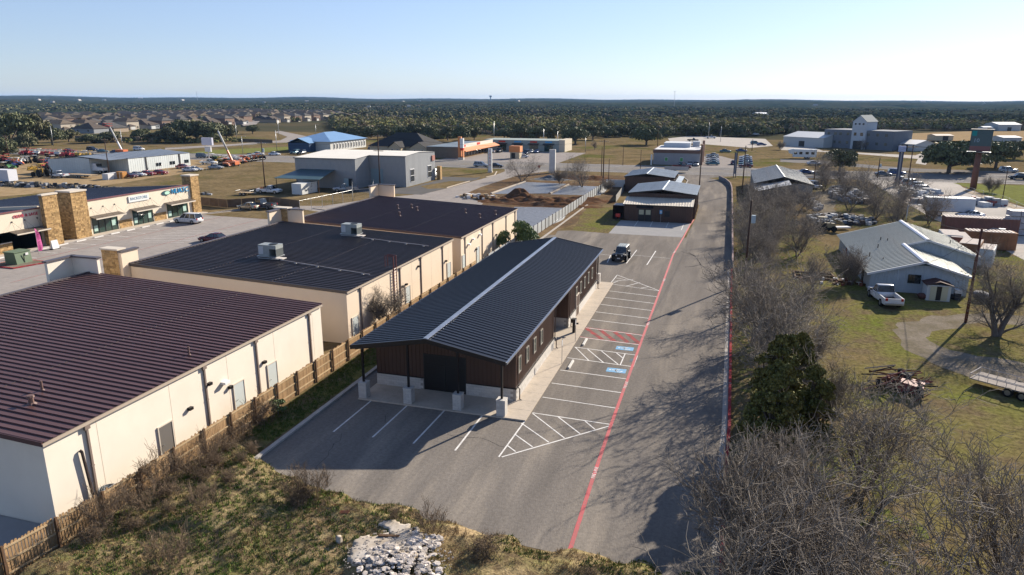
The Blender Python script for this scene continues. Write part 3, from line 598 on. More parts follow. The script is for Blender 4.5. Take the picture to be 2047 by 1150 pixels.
R1, rz1 = retail('nearest cream retail building with burgundy ribbed roof cut by the left edge', -54.6, -31, 23.3, 48.5, 4.78, 5.75, M_rfA, M_stucw,
    [(30.9, 1), (37.7, 0), (41.5, 0)], [25.75, 34.6, 39.9, 46.7], [(-39.0, 26.2, .45, .12), (-36.2, 27.8, .6, .07), (-35.2, 26.3, .4, .14), (-32.6, 35.3, .6, .06)], 1,
    [(-56.8, 45.9, -56.5, 48.7, 7.1, 0), (-56.5, 48.4, -53.6, 48.7, 7.1, 0)], [(36.3, 2.75, 1.6), (34.9, 3.2, 1), (36.8, 2.2, 1), (40.6, 2.6, 1), (33.0, 2.3, 1)])
R2, rz2 = retail('middle cream retail building with charcoal ribbed roof carrying two rooftop units', -54, -30.8, 52.4, 77.6, 4.85, 5.75, M_rfB, M_stucco,
    [(53.6, 0), (64.7, 0), (76.3, 0)], [54.8, 63.0, 68.2, 74.4], [], 2,
    [(-56.3, 51.5, -54.4, 52.3, 7.2, 1), (-54.4, 51.6, -54.1, 53.6, 7.0, 0), (-55.6, 76.4, -55.3, 79.4, 7.1, 0), (-55.3, 79.1, -52.2, 79.4, 7.1, 0)], [(63.4, 2.5, 1), (64.3, 2.5, 1), (67.5, 3.7, 1), (75.3, 2.6, 1)])
R3, rz3 = retail('farthest cream retail building with plum ribbed roof dotted with small brown vents', -54, -30.6, 80.0, 104.6, 4.65, 5.65, M_rfC, M_stucco,
    [(80.9, 0), (86.2, 0), (94.9, 0)], [81.4, 88.0, 92.6, 98.9, 103.6], [(-46.2, 94.8, .5, .14), (-44.7, 96.4, .5, .14), (-43.1, 94.8, .5, .15), (-36.1, 96.5, .5, .12), (-32.9, 93.7, .5, .14), (-31.8, 97.6, .5, .12), (-43.3, 89.3, .5, .14)], 3,
    [(-56.3, 79.0, -54.4, 79.9, 7.2, 1), (-54.4, 79.2, -54.1, 81, 7.0, 0), (-55.4, 103.4, -55.1, 106.3, 7.3, 0), (-55.1, 106.0, -52.2, 106.3, 7.3, 0)], [(82.6, 3.2, 1.5), (84.2, 3.6, 1.5), (86.9, 3.7, 1.5), (85.4, 2.0, 1), (94.0, 2.4, 1)])
# ladder on the middle building
lad = thing('roof_ladder', 'rust red steel roof ladder fixed to the wall of the middle retail building', 'ladder', (-30.6, 61.6, 0)); lo = Vector((-30.6, 61.6, 0))
for s_ in (-.28, .28): B().tube((0, s_, 1.3), (0, s_, 6.1), .055, .055, 6).obj('rail', pm('oxide_steel', (.14, .035, .03), rough=.5), lad)
for k in range(12): B().tube((0, -.28, 1.5+k*.3), (0, .28, 1.5+k*.3), .035, .035, 5).obj('rung', MATS['oxide_steel'], lad)
B().path([(0, -.28, 6.1), (-.9, -.28, 6.1), (-.9, -.28, 5.0)], .035, 5).obj('handrail', MATS['oxide_steel'], lad); B().path([(0, .28, 6.1), (-.9, .28, 6.1), (-.9, .28, 5.0)], .035, 5).obj('handrail', MATS['oxide_steel'], lad)
# rooftop units and their pipes
def rtu(x, y, lb):
    z = rz2(x)+.05; t = thing('rooftop_unit', lb, 'air conditioner', (x, y, z), 0, 'rooftop units on the charcoal roof')
    gm = mat('unit_casing', (.30, .32, .31), (.26, .28, .27), 1.5, .5, .2)
    B().box(-1.15, -.75, .12, 1.15, .75, .2).obj('curb', M_galv, t); B().box(-1.0, -.62, .2, .3, .62, 1.35).obj('cabinet', gm, t)
    B().box(.3, -.62, .95, 1.1, .62, 1.35).obj('fan_hood', gm, t); B().box(1.02, -.62, .2, 1.1, .62, .95).obj('coil_guard', pm('coil', (.09, .10, .10)), t); B().box(.3, .5, .2, 1.02, .6, .95).obj('coil_guard', MATS['coil'], t)
    B().tube((.45, 0, 1.35), (.45, 0, 1.42), .42, .42, 14).obj('fan', M_black, t); B().box(-.95, -.64, .4, -.4, -.62, 1.2).obj('panel_label', pm('pale_panel', (.5, .5, .5)), t)
    B().box(-.8, -1.1, .04, 1.6, -.95, .1).obj('rail', M_galv, t); B().box(1.15, -.9, .04, 2.0, -.2, .12).obj('pad', pm('pale_pad', (.55, .5, .45)), t)
    return t
rtu(-43.9, 60.3, 'nearer grey rooftop air conditioner with an open coil side on the charcoal roof'); rtu(-42.3, 74.0, 'farther grey rooftop air conditioner on the charcoal roof')
for (xa, ya), (xb, yb), lb in (((-42.0, 59.2), (-31.4, 57.9), 'long thin pipe run from the nearer rooftop unit to the roof edge'), ((-40.3, 72.6), (-31.4, 71.9), 'long thin pipe run from the farther rooftop unit to the roof edge')):
    t = thing('gas_pipe', lb, 'pipe', (xa, ya, rz2(xa)), 0, 'pipe runs on the charcoal roof'); n = 4
    B().tube((0, 0, .16), (xb-xa, yb-ya, rz2(xb)-rz2(xa)+.16), .045, .045, 6).obj('pipe', pm('pipe_grey', (.3, .28, .28)), t)
    for k in range(n): f = (k+.7)/n; B().box((xb-xa)*f-.1, (yb-ya)*f-.12, (rz2(xb)-rz2(xa))*f+.05, (xb-xa)*f+.1, (yb-ya)*f+.12, (rz2(xb)-rz2(xa))*f+.13).obj('support', pm('pale_pad', (.55, .5, .45)), t)
# condenser by the nearest building, line set, conduit
cu = thing('condenser_unit', 'round grey air conditioning condenser between the cream wall and the fence', 'air conditioner', (-30.2, 25.8, 0))
B().tube((0, 0, 0), (0, 0, .95), .52, .5, 18).obj('casing', pm('condenser_dark', (.09, .095, .095), rough=.6), cu, True); 
b = B(); 
for r in (.2, .32, .44): b.path([(r*math.cos(t), r*math.sin(t), .97) for t in np.linspace(0, 2*PI, 15)], .02, 4)
for k in range(4): b.tube((0, 0, .99), (.48*math.cos(k*PI/2), .48*math.sin(k*PI/2), .97), .02, .02, 4)
b.obj('fan_guard', pm('guard_grey', (.28, .30, .30)), cu)
b = B(); b.path([(-30.93, 25.15, 3.4), (-30.86, 25.2, 3.3), (-30.86, 25.4, .8), (-30.6, 25.6, .5)], .08, 6); tag(b.obj('line_set', pm('dark_line_set', (.06, .045, .04))), 'dark insulated pipes running down the cream wall to the condenser', 'pipe')
# ================================================================ cedar fence
FN = thing('picket_fence', 'weathered cedar picket fence running along the backs of the cream buildings', 'fence', (-29, 17, 0))
def fx(y): return -29.0+(-.9*max(0, (24-y))/8 if y < 24 else 0)+.35*(y-24)/55
pk = []
for s_ in range(4):
    rs = random.Random(s_); h = 1.78+rs.uniform(-.05, .05); b = B(); w_ = .068
    b.v += [(0, -w_, 0), (0, w_, 0), (0, w_, h-.05), (0, w_-.03, h), (0, -w_+.03, h), (0, -w_, h-.05)]; b.v += [(-.018, y, z) for _, y, z in b.v[:6]]
    b.f += [(0, 1, 2, 3, 4, 5), (11, 10, 9, 8, 7, 6)]+[(k, 6+k, 6+(k+1) % 6, (k+1) % 6) for k in range(6)]; b.m += [0]*8
    pk.append(b.mesh('picket', M_wood))
y = 17.0; n = 0; rest = B(); rr = random.Random(3); fo = FN.location
while y < 80:
    if n < 298:
        o = place(pk[rr.randrange(4)], 'picket', FN, Vector((fx(y), y, rr.uniform(-.03, .02)))-fo, rr.uniform(-.03, .03)); n += 1
    else: rest.box(fx(y)-.018, y-.068, 0, fx(y), y+.068, 1.78+rr.uniform(-.04, .04))
    y += .148
kind(fin(rest, 'far_pickets', M_wood, FN), 'stuff')
y = 17.0
while y < 80:
    y2 = min(y+2.44, 80)
    b = B(); b.box(-.0, -.055, 0, .11, .055, 1.85); place(b.mesh('post', M_woodd), 'post', FN, Vector((fx(y)+.04, y, 0))-fo)
    for z in (.3, .95, 1.6):
        b = B(); b.hexa([(fx(y)+.002, y, z), (fx(y)+.04, y, z), (fx(y2)+.04, y2, z), (fx(y2)+.002, y2, z), (fx(y)+.002, y, z+.09), (fx(y)+.04, y, z+.09), (fx(y2)+.04, y2, z+.09), (fx(y2)+.002, y2, z+.09)]); fin(b, 'rail', M_woodp, FN)
    y += 2.44
# ================================================================ pale panel fence farther back
FP = thing('panel_fence', 'pale grey metal panel fence with dark posts beside the building pads', 'fence', (-28, 82, 0)); fo = FP.location
y = 84.0
pfm = mat('pale_fence_panel', (.40, .42, .42), (.33, .35, .36), 1, .5, .3, rnd=.12)
while y < 176:
    x = -28.4+.9*(y-84)/92
    b = B(); b.box(-.02, .07, .1, .02, 2.38, 1.75); place(b.mesh('fence_panel', pfm), 'fence_panel', FP, Vector((x, y, 0))-fo)
    b = B(); b.box(-.06, -.06, 0, .06, .06, 1.85); place(b.mesh('post', M_woodd), 'post', FP, Vector((x, y, 0))-fo); y += 2.44
b = B(); b.box(-28.3, 176.4, 0, -23, 176.5, 1.8); tag(b.obj('white_gate_panel', pm('white_panel', (.6, .6, .58))), 'white end panel closing the pale fence by the far brown building', 'gate')
# ================================================================ brown buildings on the drive
def ribwall(R, p, u, L, h, n, m=M_side, pw=.92, ribs=3, name='siding_panel', rh=.028):
    Vf = h if callable(h) else (lambda s: (0, 0, h))
    return panels(R, name, Vector(p)-R.location, u, L, Vf, pw, m, ribs, rh, .06, n)
def gable_x(label, x0, x1, y0, y1, ze, zr, xr, mroof, mwall, ov=.25, pw=.92, name='metal_building', cat='building', ribs=1, rp=.9, group=None):
    """metal building whose ridge runs along y"""
    R = thing(name, label, cat, (x0, y0, 0), 0, group)
    zz = lambda x: ze+(zr-ze)*((x-x0)/(xr-x0) if x < xr else (x1-x)/(x1-xr))
    ribwall(R, (x0, y0, 0), (1, 0, 0), x1-x0, lambda s: (0, 0, zz(x0+s)-.05), (0, -1, 0), mwall, pw); ribwall(R, (x1, y0, 0), (0, 1, 0), y1-y0, ze-.04, (1, 0, 0), mwall, pw)
    ribwall(R, (x0, y1, 0), (0, -1, 0), y1-y0, ze-.04, (-1, 0, 0), mwall, pw); ribwall(R, (x1, y1, 0), (-1, 0, 0), x1-x0, lambda s: (0, 0, zz(x1-s)-.05), (0, 1, 0), mwall, pw)
    for xa, nx in ((x1, 1), (x0, -1)):
        e = Vector((xa+nx*ov, 0, ze-ov*(zr-ze)/abs(xa-xr))); up = Vector((xr, 0, zr))-e; nn = Vector((nx*(zr-ze), 0, abs(xa-xr))).normalized()
        panels(R, 'roof_panel', Vector((e.x, y0-ov, e.z))-R.location, (0, 1, 0), y1-y0+2*ov, lambda s: up, rp, mroof, ribs, .045, .07, nn)
    b = B(); b.hexa([(xr-.2, y0-ov, zr+.02), (xr+.2, y0-ov, zr+.02), (xr+.2, y1+ov, zr+.02), (xr-.2, y1+ov, zr+.02), (xr-.05, y0-ov, zr+.09), (xr+.05, y0-ov, zr+.09), (xr+.05, y1+ov, zr+.09), (xr-.05, y1+ov, zr+.09)]); fin(b, 'ridge_cap', mroof, R)
    for xa, nx in ((x1, 1), (x0, -1)):
        b = B(); zo = zz(xa)-ov*(zr-ze)/abs(xa-xr); xo = xa+nx*ov; q = [(xo, zo), (xr, zr)]
        b.hexa([(q[0][0], y0-ov-.06, q[0][1]-.2), (q[1][0], y0-ov-.06, q[1][1]-.2), (q[1][0], y0-ov, q[1][1]-.2), (q[0][0], y0-ov, q[0][1]-.2), (q[0][0], y0-ov-.06, q[0][1]+.05), (q[1][0], y0-ov-.06, q[1][1]+.05), (q[1][0], y0-ov, q[1][1]+.05), (q[0][0], y0-ov, q[0][1]+.05)]); fin(b, 'rake_trim', M_trimd, R)
    return R, zz
M_rblue = mat('weathered_blue_grey_roof', (.27, .32, .37), (.22, .26, .30), .8, .5, .3, rnd=.06)
M_rcream = mat('cream_roof_sheet', (.58, .52, .42), (.52, .46, .37), 1, .5, .1, rnd=.05)
Bm, zb = gable_x('brown metal building with a cream lean-to roof in front and four bays', -16.6, -4.6, 131.2, 146.5, 4.45, 5.2, -10.6, M_rblue, M_side)
lo = Bm.location
ribwall(Bm, (-16.8, 126.5, 0), (1, 0, 0), 11.9, 2.95, (0, -1, 0)); ribwall(Bm, (-4.9, 126.5, 0), (0, 1, 0), 4.7, 3.0, (1, 0, 0)); ribwall(Bm, (-16.8, 131.2, 0), (0, -1, 0), 4.7, 3.0, (-1, 0, 0))
panels(Bm, 'lean_to_panel', Vector((-17.0, 126.1, 3.0))-lo, (1, 0, 0), 12.3, lambda s: (0, 5.0, .72), .48, M_rcream, 1, .05, .09, (0, -.14, .99))
b = B(); b.box(-17.0, 126.0, 2.86, -4.7, 126.1, 3.0); fin(b, 'gutter', M_trimd, Bm)
b = B(); b.box(-14.6, 126.25, 2.35, -11.6, 126.44, 2.9); fin(b, 'canopy', pm('black_canopy', (.02, .02, .025)), Bm)
for a in (-14.2, -13.0):
    b = B(); b.box(a, 126.38, .05, a+1.1, 126.46, 2.2); d = fin(b, 'glass_door', M_black, Bm); b = B(); b.box(a+.1, 126.36, 1.2, a+.95, 126.378, 2.05); g = fin(b, 'pane', pm('yellow_blind', (.42, .40, .27), rough=.5), Bm); g.parent = d  # door panes in plain dull yellow, no emission
b = B(); b.box(-9.6, 126.38, 1.0, -8.7, 126.46, 2.0); fin(b, 'vent_grille', M_black, Bm)
ribwall(Bm, (-19.0, 127.6, 0), (1, 0, 0), 2.2, 2.5, (0, -1, 0)); b = B(); b.box(-19.0, 127.6, 0, -16.9, 131, 2.45); fin(b, 'annex', M_side, Bm)
x, y = G(1327, 441); t = thing('parking_sign', 'white and blue accessible parking sign on a pole before the brown building', 'sign', (-10.2, 126.0, 0)); B().tube((0, 0, 0), (0, 0, 2.1), .03, .03, 6).obj('pole', M_galv, t); B().box(-.22, -.03, 1.5, .22, 0, 2.2).obj('sign_plate', pm('sign_blue', (.10, .35, .6)), t); B().box(-.14, -.04, 1.65, .14, -.031, 2.05).obj('symbol', pm('white_sign', (.6, .6, .6)), t)
x, y = G(1236, 440); t = thing('barbecue_cart', 'red lidded cart standing by the brown annex', 'grill', (x, y-.6, 0)); B().box(-.4, -.3, .7, .4, .3, 1.25).obj('lid', pm('bright_red', (.5, .04, .03), rough=.4), t); 
for k in (-1, 1): B().box(k*.35-.03, -.25, 0, k*.35+.03, .25, .7).obj('leg', M_black, t)
R4, _ = gable_x('far brown metal building with a low blue grey gable roof beside the highway', -22.4, -11.2, 168, 184, 3.6, 4.35, -17.4, M_rblue, M_side)
b = B(); b.hexa([(-11.0, 168, 2.2), (-9.6, 168, 2.0), (-9.6, 186, 2.0), (-11.0, 186, 2.2), (-11.0, 168, 2.3), (-9.6, 168, 2.1), (-9.6, 186, 2.1), (-11.0, 186, 2.3)]); fin(b, 'side_canopy', M_rblue, R4)
for y in (168.2, 177, 185.8): b = B(); b.tube((-9.8, y, 0), (-9.8, y, 2.0), .05, .05, 6); fin(b, 'canopy_post', M_galv, R4)
# grey roofed shed on the right of the drive
M_rgrey = mat('grey_sheet_roof', (.27, .28, .275), (.22, .23, .23), .6, .5, .25, c3=(.30, .22, .17), s3=.5, t3=(.66, .8), rnd=.04)
M_wgrey = mat('grey_wall_sheet', (.22, .22, .215), (.18, .18, .18), .6, .6, .1)
R5, _ = gable_x('grey roofed shed with a pale lean-to right of the drive', 6.7, 18.5, 163.5, 193.5, 3.5, 5.0, 12.6, M_rgrey, M_wgrey)
panels(R5, 'lean_to_panel', Vector((6.5, 155.2, 2.6))-R5.location, (1, 0, .24), 7.0, lambda s: (0, 8.2, .15), .9, mat('pale_lean_to_sheet', (.40, .40, .385), (.34, .34, .33), .5, .5, .2), 1, .04, .07, (-.24, 0, .97))
b = B(); b.box(6.8, 155.6, 0, 13.2, 155.8, 2.5); fin(b, 'lean_to_wall', M_wgrey, R5)
b = B(); b.box(6.75, 155.8, 0, 6.9, 163.4, 2.5); fin(b, 'lean_to_wall', M_wgrey, R5)
# ================================================================ white metal house on the right
M_rhouse = mat('grey_ribbed_house_roof', (.28, .295, .265), (.24, .255, .23), .5, .45, .25, c3=(.26, .225, .18), s3=.35, t3=(.6, .8), rnd=.04)
M_whouse = mat('white_wall_sheet', (.42, .47, .51), (.35, .40, .44), .8, .6, .05, c3=(.27, .27, .27), s3=.5, t3=(.6, .8))
H = thing('white_workshop', 'white metal sided house with grey ribbed stepped roof and a shed at its front', 'house', (16.9, 86.2, 0)); lo = H.location
sl = (3.75-2.2)/(22.1-16.9)
zl = lambda x: 2.2+sl*(x-16.9)
zA = lambda x: zl(x) if x < 22.1 else 3.75-(x-22.1)*sl
xb_ = 24.6; zrb = zl(24.6)
zB = lambda x: zl(x) if x < xb_ else zrb-(x-xb_)*sl
ribwall(H, (16.9, 86.2, 0), (1, 0, 0), 9.8, lambda s: (0, 0, zA(16.9+s)-.05), (0, -1, 0), M_whouse, .92, 3)
ribwall(H, (26.7, 86.2, 0), (0, 1, 0), 10, zA(26.7)-.05, (1, 0, 0), M_whouse); ribwall(H, (16.9, 110, 0), (0, -1, 0), 23.8, 2.15, (-1, 0, 0), M_whouse)
ribwall(H, (16.9, 96.2, 0), (1, 0, 0), 13.1, lambda s: (0, 0, zB(16.9+s)-.05), (0, -1, 0), M_whouse); ribwall(H, (30.0, 96.2, 0), (0, 1, 0), 13.8, zB(30)-.05, (1, 0, 0), M_whouse); ribwall(H, (30, 110, 0), (-1, 0, 0), 13.1, lambda s: (0, 0, zB(30-s)-.05), (0, 1, 0), M_whouse)
nrm = Vector((-sl, 0, 1)).normalized()
panels(H, 'roof_panel', Vector((16.4, 85.7, zl(16.4)))-lo, (0, 1, 0), 10.4, lambda s: (22.1-16.4, 0, sl*(22.1-16.4)), .6, M_rhouse, 1, .05, .08, nrm)
panels(H, 'roof_panel', Vector((27.1, 85.7, zA(27.1)))-lo, (0, 1, 0), 10.4, lambda s: (22.1-27.1, 0, sl*5.0), .6, M_rhouse, 1, .05, .08, Vector((sl, 0, 1)).normalized())
panels(H, 'roof_panel', Vector((16.4, 96.1, zl(16.4)))-lo, (0, 1, 0), 14.4, lambda s: (xb_-16.4, 0, sl*(xb_-16.4)), .6, M_rhouse, 1, .05, .08, nrm)
panels(H, 'roof_panel', Vector((30.5, 95.7, zB(30.5)))-lo, (0, 1, 0), 14.8, lambda s: (xb_-30.5, 0, sl*(30.5-xb_)), .6, M_rhouse, 1, .05, .08, Vector((sl, 0, 1)).normalized())
b = B(); b.face([(22.1, 95.72, 3.75), (xb_, 95.72, zrb), (xb_, 96.1, zrb), (22.1, 96.1, 3.75)]); fin(b, 'roof_panel', M_rhouse, H)
for xx, z, ya, yb in ((22.1, 3.75, 85.6, 96.2), (xb_, zrb, 95.6, 110.6)):
    b = B(); b.hexa([(xx-.3, ya, z-.03), (xx+.3, ya, z-.03), (xx+.3, yb, z-.03), (xx-.3, yb, z-.03), (xx-.12, ya, z+.12), (xx+.12, ya, z+.12), (xx+.12, yb, z+.12), (xx-.12, yb, z+.12)]); fin(b, 'ridge_cap', pm('bright_ridge', (.62, .58, .56), rough=.3, metal=.3), H)
wtm = pm('white_trim', (.6, .6, .6), rough=.5)
for (xa, za), (xc, zc), yy in (((16.4, zl(16.4)), (22.1, 3.75), 85.6), ((22.1, 3.75), (27.1, zA(27.1)), 85.6), ((22.1, 3.75), (xb_, zrb), 95.6), ((xb_, zrb), (30.5, zB(30.5)), 95.6)):
    b = B(); b.hexa([(xa, yy, za-.18), (xc, yy, zc-.18), (xc, yy+.08, zc-.18), (xa, yy+.08, za-.18), (xa, yy, za+.06), (xc, yy, zc+.06), (xc, yy+.08, zc+.06), (xa, yy+.08, za+.06)]); fin(b, 'fascia', wtm, H)
b = B(); b.hexa([(20.6, 86.1, 3.25), (23.6, 86.1, 3.25), (23.6, 86.15, 3.25), (20.6, 86.15, 3.25), (22.0, 86.1, 3.62), (22.2, 86.1, 3.62), (22.2, 86.15, 3.62), (22.0, 86.15, 3.62)]); fin(b, 'gable_vent', pm('dark_green_vent', (.03, .06, .06)), H)
wn = B(); wn.box(20.7, 86.05, 1.15, 22.0, 86.12, 2.15); wo = fin(wn, 'window', M_black, H)
for k in range(3):
    for j in range(2): g = B(); g.box(20.76+k*.42, 86.03, 1.22+j*.46, 21.1+k*.42, 86.048, 1.62+j*.46); p = fin(g, 'pane', M_glass, H); p.parent = wo
for x, y, h in ((19.4, 97, .5), (20.4, 101, .45), (21.0, 100, .3), (17.9, 93.5, .5), (18.9, 90.8, .2), (28.2, 100, .5)):
    b = B(); b.tube((x, y, zB(x)), (x, y, zB(x)+h), .06, .06, 6); fin(b, 'roof_vent', M_black, H)
for y, w_, h, m in ((90.0, .9, 2.0, M_black), (94, .7, .7, M_black), (103, .8, 2.0, pm('maroon_door', (.18, .06, .05)))):
    b = B(); b.box(16.82, y, .05+(h < 1)*1, 16.9, y+w_, .05+h+(h < 1)*1); fin(b, 'side_opening', m, H)
# garden shed in front
S = thing('garden_shed', 'small white garden shed with brown roof and cream double doors', 'shed', (23.2, 84.2, 0)); 
B().box(-1.15, -.9, 0, 1.15, .9, 1.75).obj('wall', pm('shed_white', (.50, .52, .52), rough=.6), S)
b = B(); b.hexa([(-1.35, -1.1, 1.72), (0, -1.1, 2.12), (0, 1.0, 2.12), (-1.35, 1.0, 1.72), (-1.35, -1.1, 1.78), (0, -1.1, 2.18), (0, 1.0, 2.18), (-1.35, 1.0, 1.78)]); b.obj('roof_slope', pm('shed_brown', (.07, .035, .03)), S)
b = B(); b.hexa([(0, -1.1, 2.12), (1.35, -1.1, 1.72), (1.35, 1.0, 1.72), (0, 1.0, 2.12), (0, -1.1, 2.18), (1.35, -1.1, 1.78), (1.35, 1.0, 1.78), (0, 1.0, 2.18)]); b.obj('roof_slope', pm('shed_brown', (.07, .035, .03)), S)
b = B(); b.prism([(-1.15, -.9), (1.15, -.9), (1.15, -.88), (-1.15, -.88)], 1.75, 1.76); 
for a in (-.85, .25): B().box(a, -.95, .08, a+.6, -.91, 1.62).obj('door', pm('shed_cream', (.50, .47, .33), rough=.6), S)
B().box(-.24, -.94, .08, .24, -.905, 1.62).obj('dark_gap', M_black, S)
# ================================================================ shop row on the left
FX = -96.0
Sh = thing('shop_building', 'cream shop building with stone towers, awnings and two shop signs', 'shop', (FX, 80, 0)); lo = Sh.location
def wallq(root, x, ya, yb, z0, z1, m, name='wall'): b = B(); b.face([(x, ya, z0), (x, yb, z0), (x, yb, z1), (x, ya, z1)]); return fin(b, name, m, root)
M_shopw = mat('shop_cream_stucco', (.66, .58, .46), (.62, .54, .43), .4, .9)
def shopfront(root, xf, y0, y1, ztop, bays, stonezones):
    """facade along y at x=xf with glazed bays"""
    cur = y0
    for (ya, yb) in bays+[(y1, y1)]:
        wallq(root, xf, cur, ya, 0, 3.0, M_shopw); cur = yb
    wallq(root, xf, y0, y1, 3.0, ztop, M_shopw)
    b = B(); b.box(xf-.25, y0, ztop, xf+.12, y1, ztop+.18); fin(b, 'coping', pm('maroon_coping', (.15, .045, .045), rough=.5), root)
    for ya, yb in bays:
        b = B(); b.box(xf-.12, ya, .05, xf-.06, yb, 2.98); g = fin(b, 'shop_window', M_glassg, root)
        n = 4
        for k in range(n+1): b = B(); yy = ya+(yb-ya)*k/n; b.box(xf-.1, yy-.04, .05, xf-.0, yy+.04, 2.98); q = fin(b, 'mullion', M_black, root); q.parent = g
        for k, (yo, zo, ww, hh) in enumerate(((.3, .5, .7, .9), (yb-ya-1.2, .9, .8, .9))): b = B(); b.box(xf-.058, ya+yo, zo, xf-.05, ya+yo+ww, zo+hh); q = fin(b, 'window_poster', pm('poster_pale', (.35, .5, .45), rough=.4), root); q.parent = g
        b = B(); b.hexa([(xf, ya-.5, 2.95), (xf+1.5, ya-.5, 2.62), (xf+1.5, yb+.5, 2.62), (xf, yb+.5, 2.95), (xf, ya-.5, 3.05), (xf+1.5, ya-.5, 2.74), (xf+1.5, yb+.5, 2.74), (xf, yb+.5, 3.05)]); aw = fin(b, 'awning', mat('brown_awning_sheet', (.12, .095, .075), (.09, .07, .055), 1, .5, .2), root)
        b = B(); b.box(xf+1.5, ya-.5, 2.58, xf+1.56, yb+.5, 2.76); q = fin(b, 'awning_edge', M_stonec, root); q.parent = aw
        for yy in np.linspace(ya+.2, yb-.2, 3):
            b = B(); b.tube((xf+.02, yy, 4.3), (xf+1.45, yy-.7, 2.76), .012, .012, 4); q = fin(b, 'tie_rod', M_wire, root); q.parent = aw
            b = B(); b.tube((xf+.02, yy, 4.3), (xf+1.45, yy+.7, 2.76), .012, .012, 4); q = fin(b, 'tie_rod', M_wire, root); q.parent = aw
            b = B(); b.tube((xf, yy, 4.3), (xf+.08, yy, 4.3), .11, .11, 8); q = fin(b, 'anchor_plate', M_black, root); q.parent = aw
    for ya, yb in stonezones:
        s_ = stone_faces(root, [((xf, ya, 0), (0, 1, 0), yb-ya, 1.5, (1, 0, 0))], seed=int(ya)); b = B(); b.box(xf, ya, 1.5, xf+.1, yb, 1.62); fin(b, 'stone_sill', M_stonec, root)
def tower(root, xa, ya, xb, yb, h, seed):
    b = B(); b.box(xa, ya, 0, xb, yb, h); t = fin(b, 'stone_tower', mat('stone_backing', (.28, .20, .11), rough=.95), root); b = B(); b.box(xa-.12, ya-.12, h, xb+.14, yb+.12, h+.22); c = fin(b, 'tower_cap', M_stonec, root); c.parent = t
    s_ = stone_faces(root, [((xb, ya, 0), (0, 1, 0), yb-ya, h, (1, 0, 0)), ((xa, ya, 0), (1, 0, 0), xb-xa, h, (0, -1, 0))], seed=seed, hmin=.16, hmax=.3); s_.parent = t
shopfront(Sh, FX, 83, 110.2, 5.45, [(86.9, 91.9), (95.1, 99.6), (103.0, 108.2)], [(92.1, 94.8), (99.8, 102.7)])
tower(Sh, -97.6, 109.3, -95.7, 111.4, 7.1, 11); tower(Sh, -97.6, 82.8, -94.9, 85.6, 7.3, 12)
b = B(); b.face([(FX-26, 110, 0), (FX, 110, 0), (FX, 110, 5.4), (FX-26, 110, 3.8)]); fin(b, 'side_wall', M_shopw, Sh)
b = B(); b.face([(FX, 83, 0), (FX-26, 83, 0), (FX-26, 83, 3.8), (FX, 83, 5.4)]); fin(b, 'side_wall', M_shopw, Sh)
panels(Sh, 'roof_panel', Vector((FX-26, 83, 3.85))-lo, (0, 1, 0), 27.1, lambda s: (25.8, 0, 1.6), .9, mat('navy_roof_sheet', (.028, .030, .050), (.024, .025, .042), .5, .45, .3), 1, .05, .07, (-.06, 0, 1))
b = B(); b.face([(-98.6, 80, 3.0), (-98.6, 83, 3.0), (-98.6, 83, 5.4), (-98.6, 80, 5.4)]); fin(b, 'recess_wall', pm('tan_recess', (.50, .39, .28)), Sh); b = B(); b.face([(-98.8, 80, 0), (-98.8, 83, 0), (-98.8, 83, 3), (-98.8, 80, 3)]); fin(b, 'dark_glazing', M_glass, Sh)
panels(Sh, 'roof_panel', Vector((FX-26, 79.9, 3.85))-lo, (0, 1, 0), 3.1, lambda s: (23.2, 0, 1.45), .9, MATS['navy_roof_sheet'], 1, .05, .07, (-.06, 0, 1))
Sg = thing('shop_building', 'near left shop with OLIVE & SAGE lettering cut by the left edge of the photo', 'shop', (FX+.5, 60, 0))
shopfront(Sg, FX+.5, 50, 78, 5.6, [(73.2, 77.5), (60, 66)], [(66.4, 72.9)])
tower(Sg, -94.9, 77.6, -94.3, 80.0, 7.5, 13)
panels(Sg, 'roof_panel', Vector((FX-25.5, 50, 3.6))-Sg.location, (0, 1, 0), 28, lambda s: (25.8, 0, 1.9), .9, MATS['navy_roof_sheet'], 1, .05, .07, (-.06, 0, 1))
b = B(); b.box(FX-25.5, 78.0, 0, FX, 78.3, 3.6); b.hexa([(FX-25.5, 78.0, 3.6), (FX, 78.0, 3.6), (FX, 78.3, 3.6), (FX-25.5, 78.3, 3.6), (FX-25.5, 78.0, 4.1), (FX, 78.0, 5.9), (FX, 78.3, 5.9), (FX-25.5, 78.3, 4.1)]); fin(b, 'party_wall', M_shopw, Sg)
tx = place(text_mesh('OLIVE & SAGE', .62, pm('pink_lettering', (.5, .06, .10)), .03), 'shop_sign', Sg, Vector((FX+.56, 75.6, 4.95))-Sg.location); tx.rotation_euler = (PI/2, 0, PI/2)
b = B(); b.box(FX+.02, 94.6, 4.15, FX+.16, 99.0, 5.15); sg = fin(b, 'sign_board', pm('sign_white', (.62, .63, .62), rough=.4), Sh)
tx = place(text_mesh('BACKSTORE', .68, pm('sign_slate', (.16, .25, .33)), .01), 'sign_lettering', sg, Vector((FX+.175, 96.8, 4.7))-lo); tx.rotation_euler = (PI/2, 0, PI/2)
b = B(); b.rings([[(FX+.02+.0, 103.2+1.1*math.cos(t), 4.75+.42*math.sin(t)) for t in np.linspace(0, 2*PI, 17)[:-1]], [(FX+.1, 103.2+1.1*math.cos(t), 4.75+.42*math.sin(t)) for t in np.linspace(0, 2*PI, 17)[:-1]]]); lg = fin(b, 'sign_emblem', pm('emblem_dark', (.03, .07, .09)), Sh)
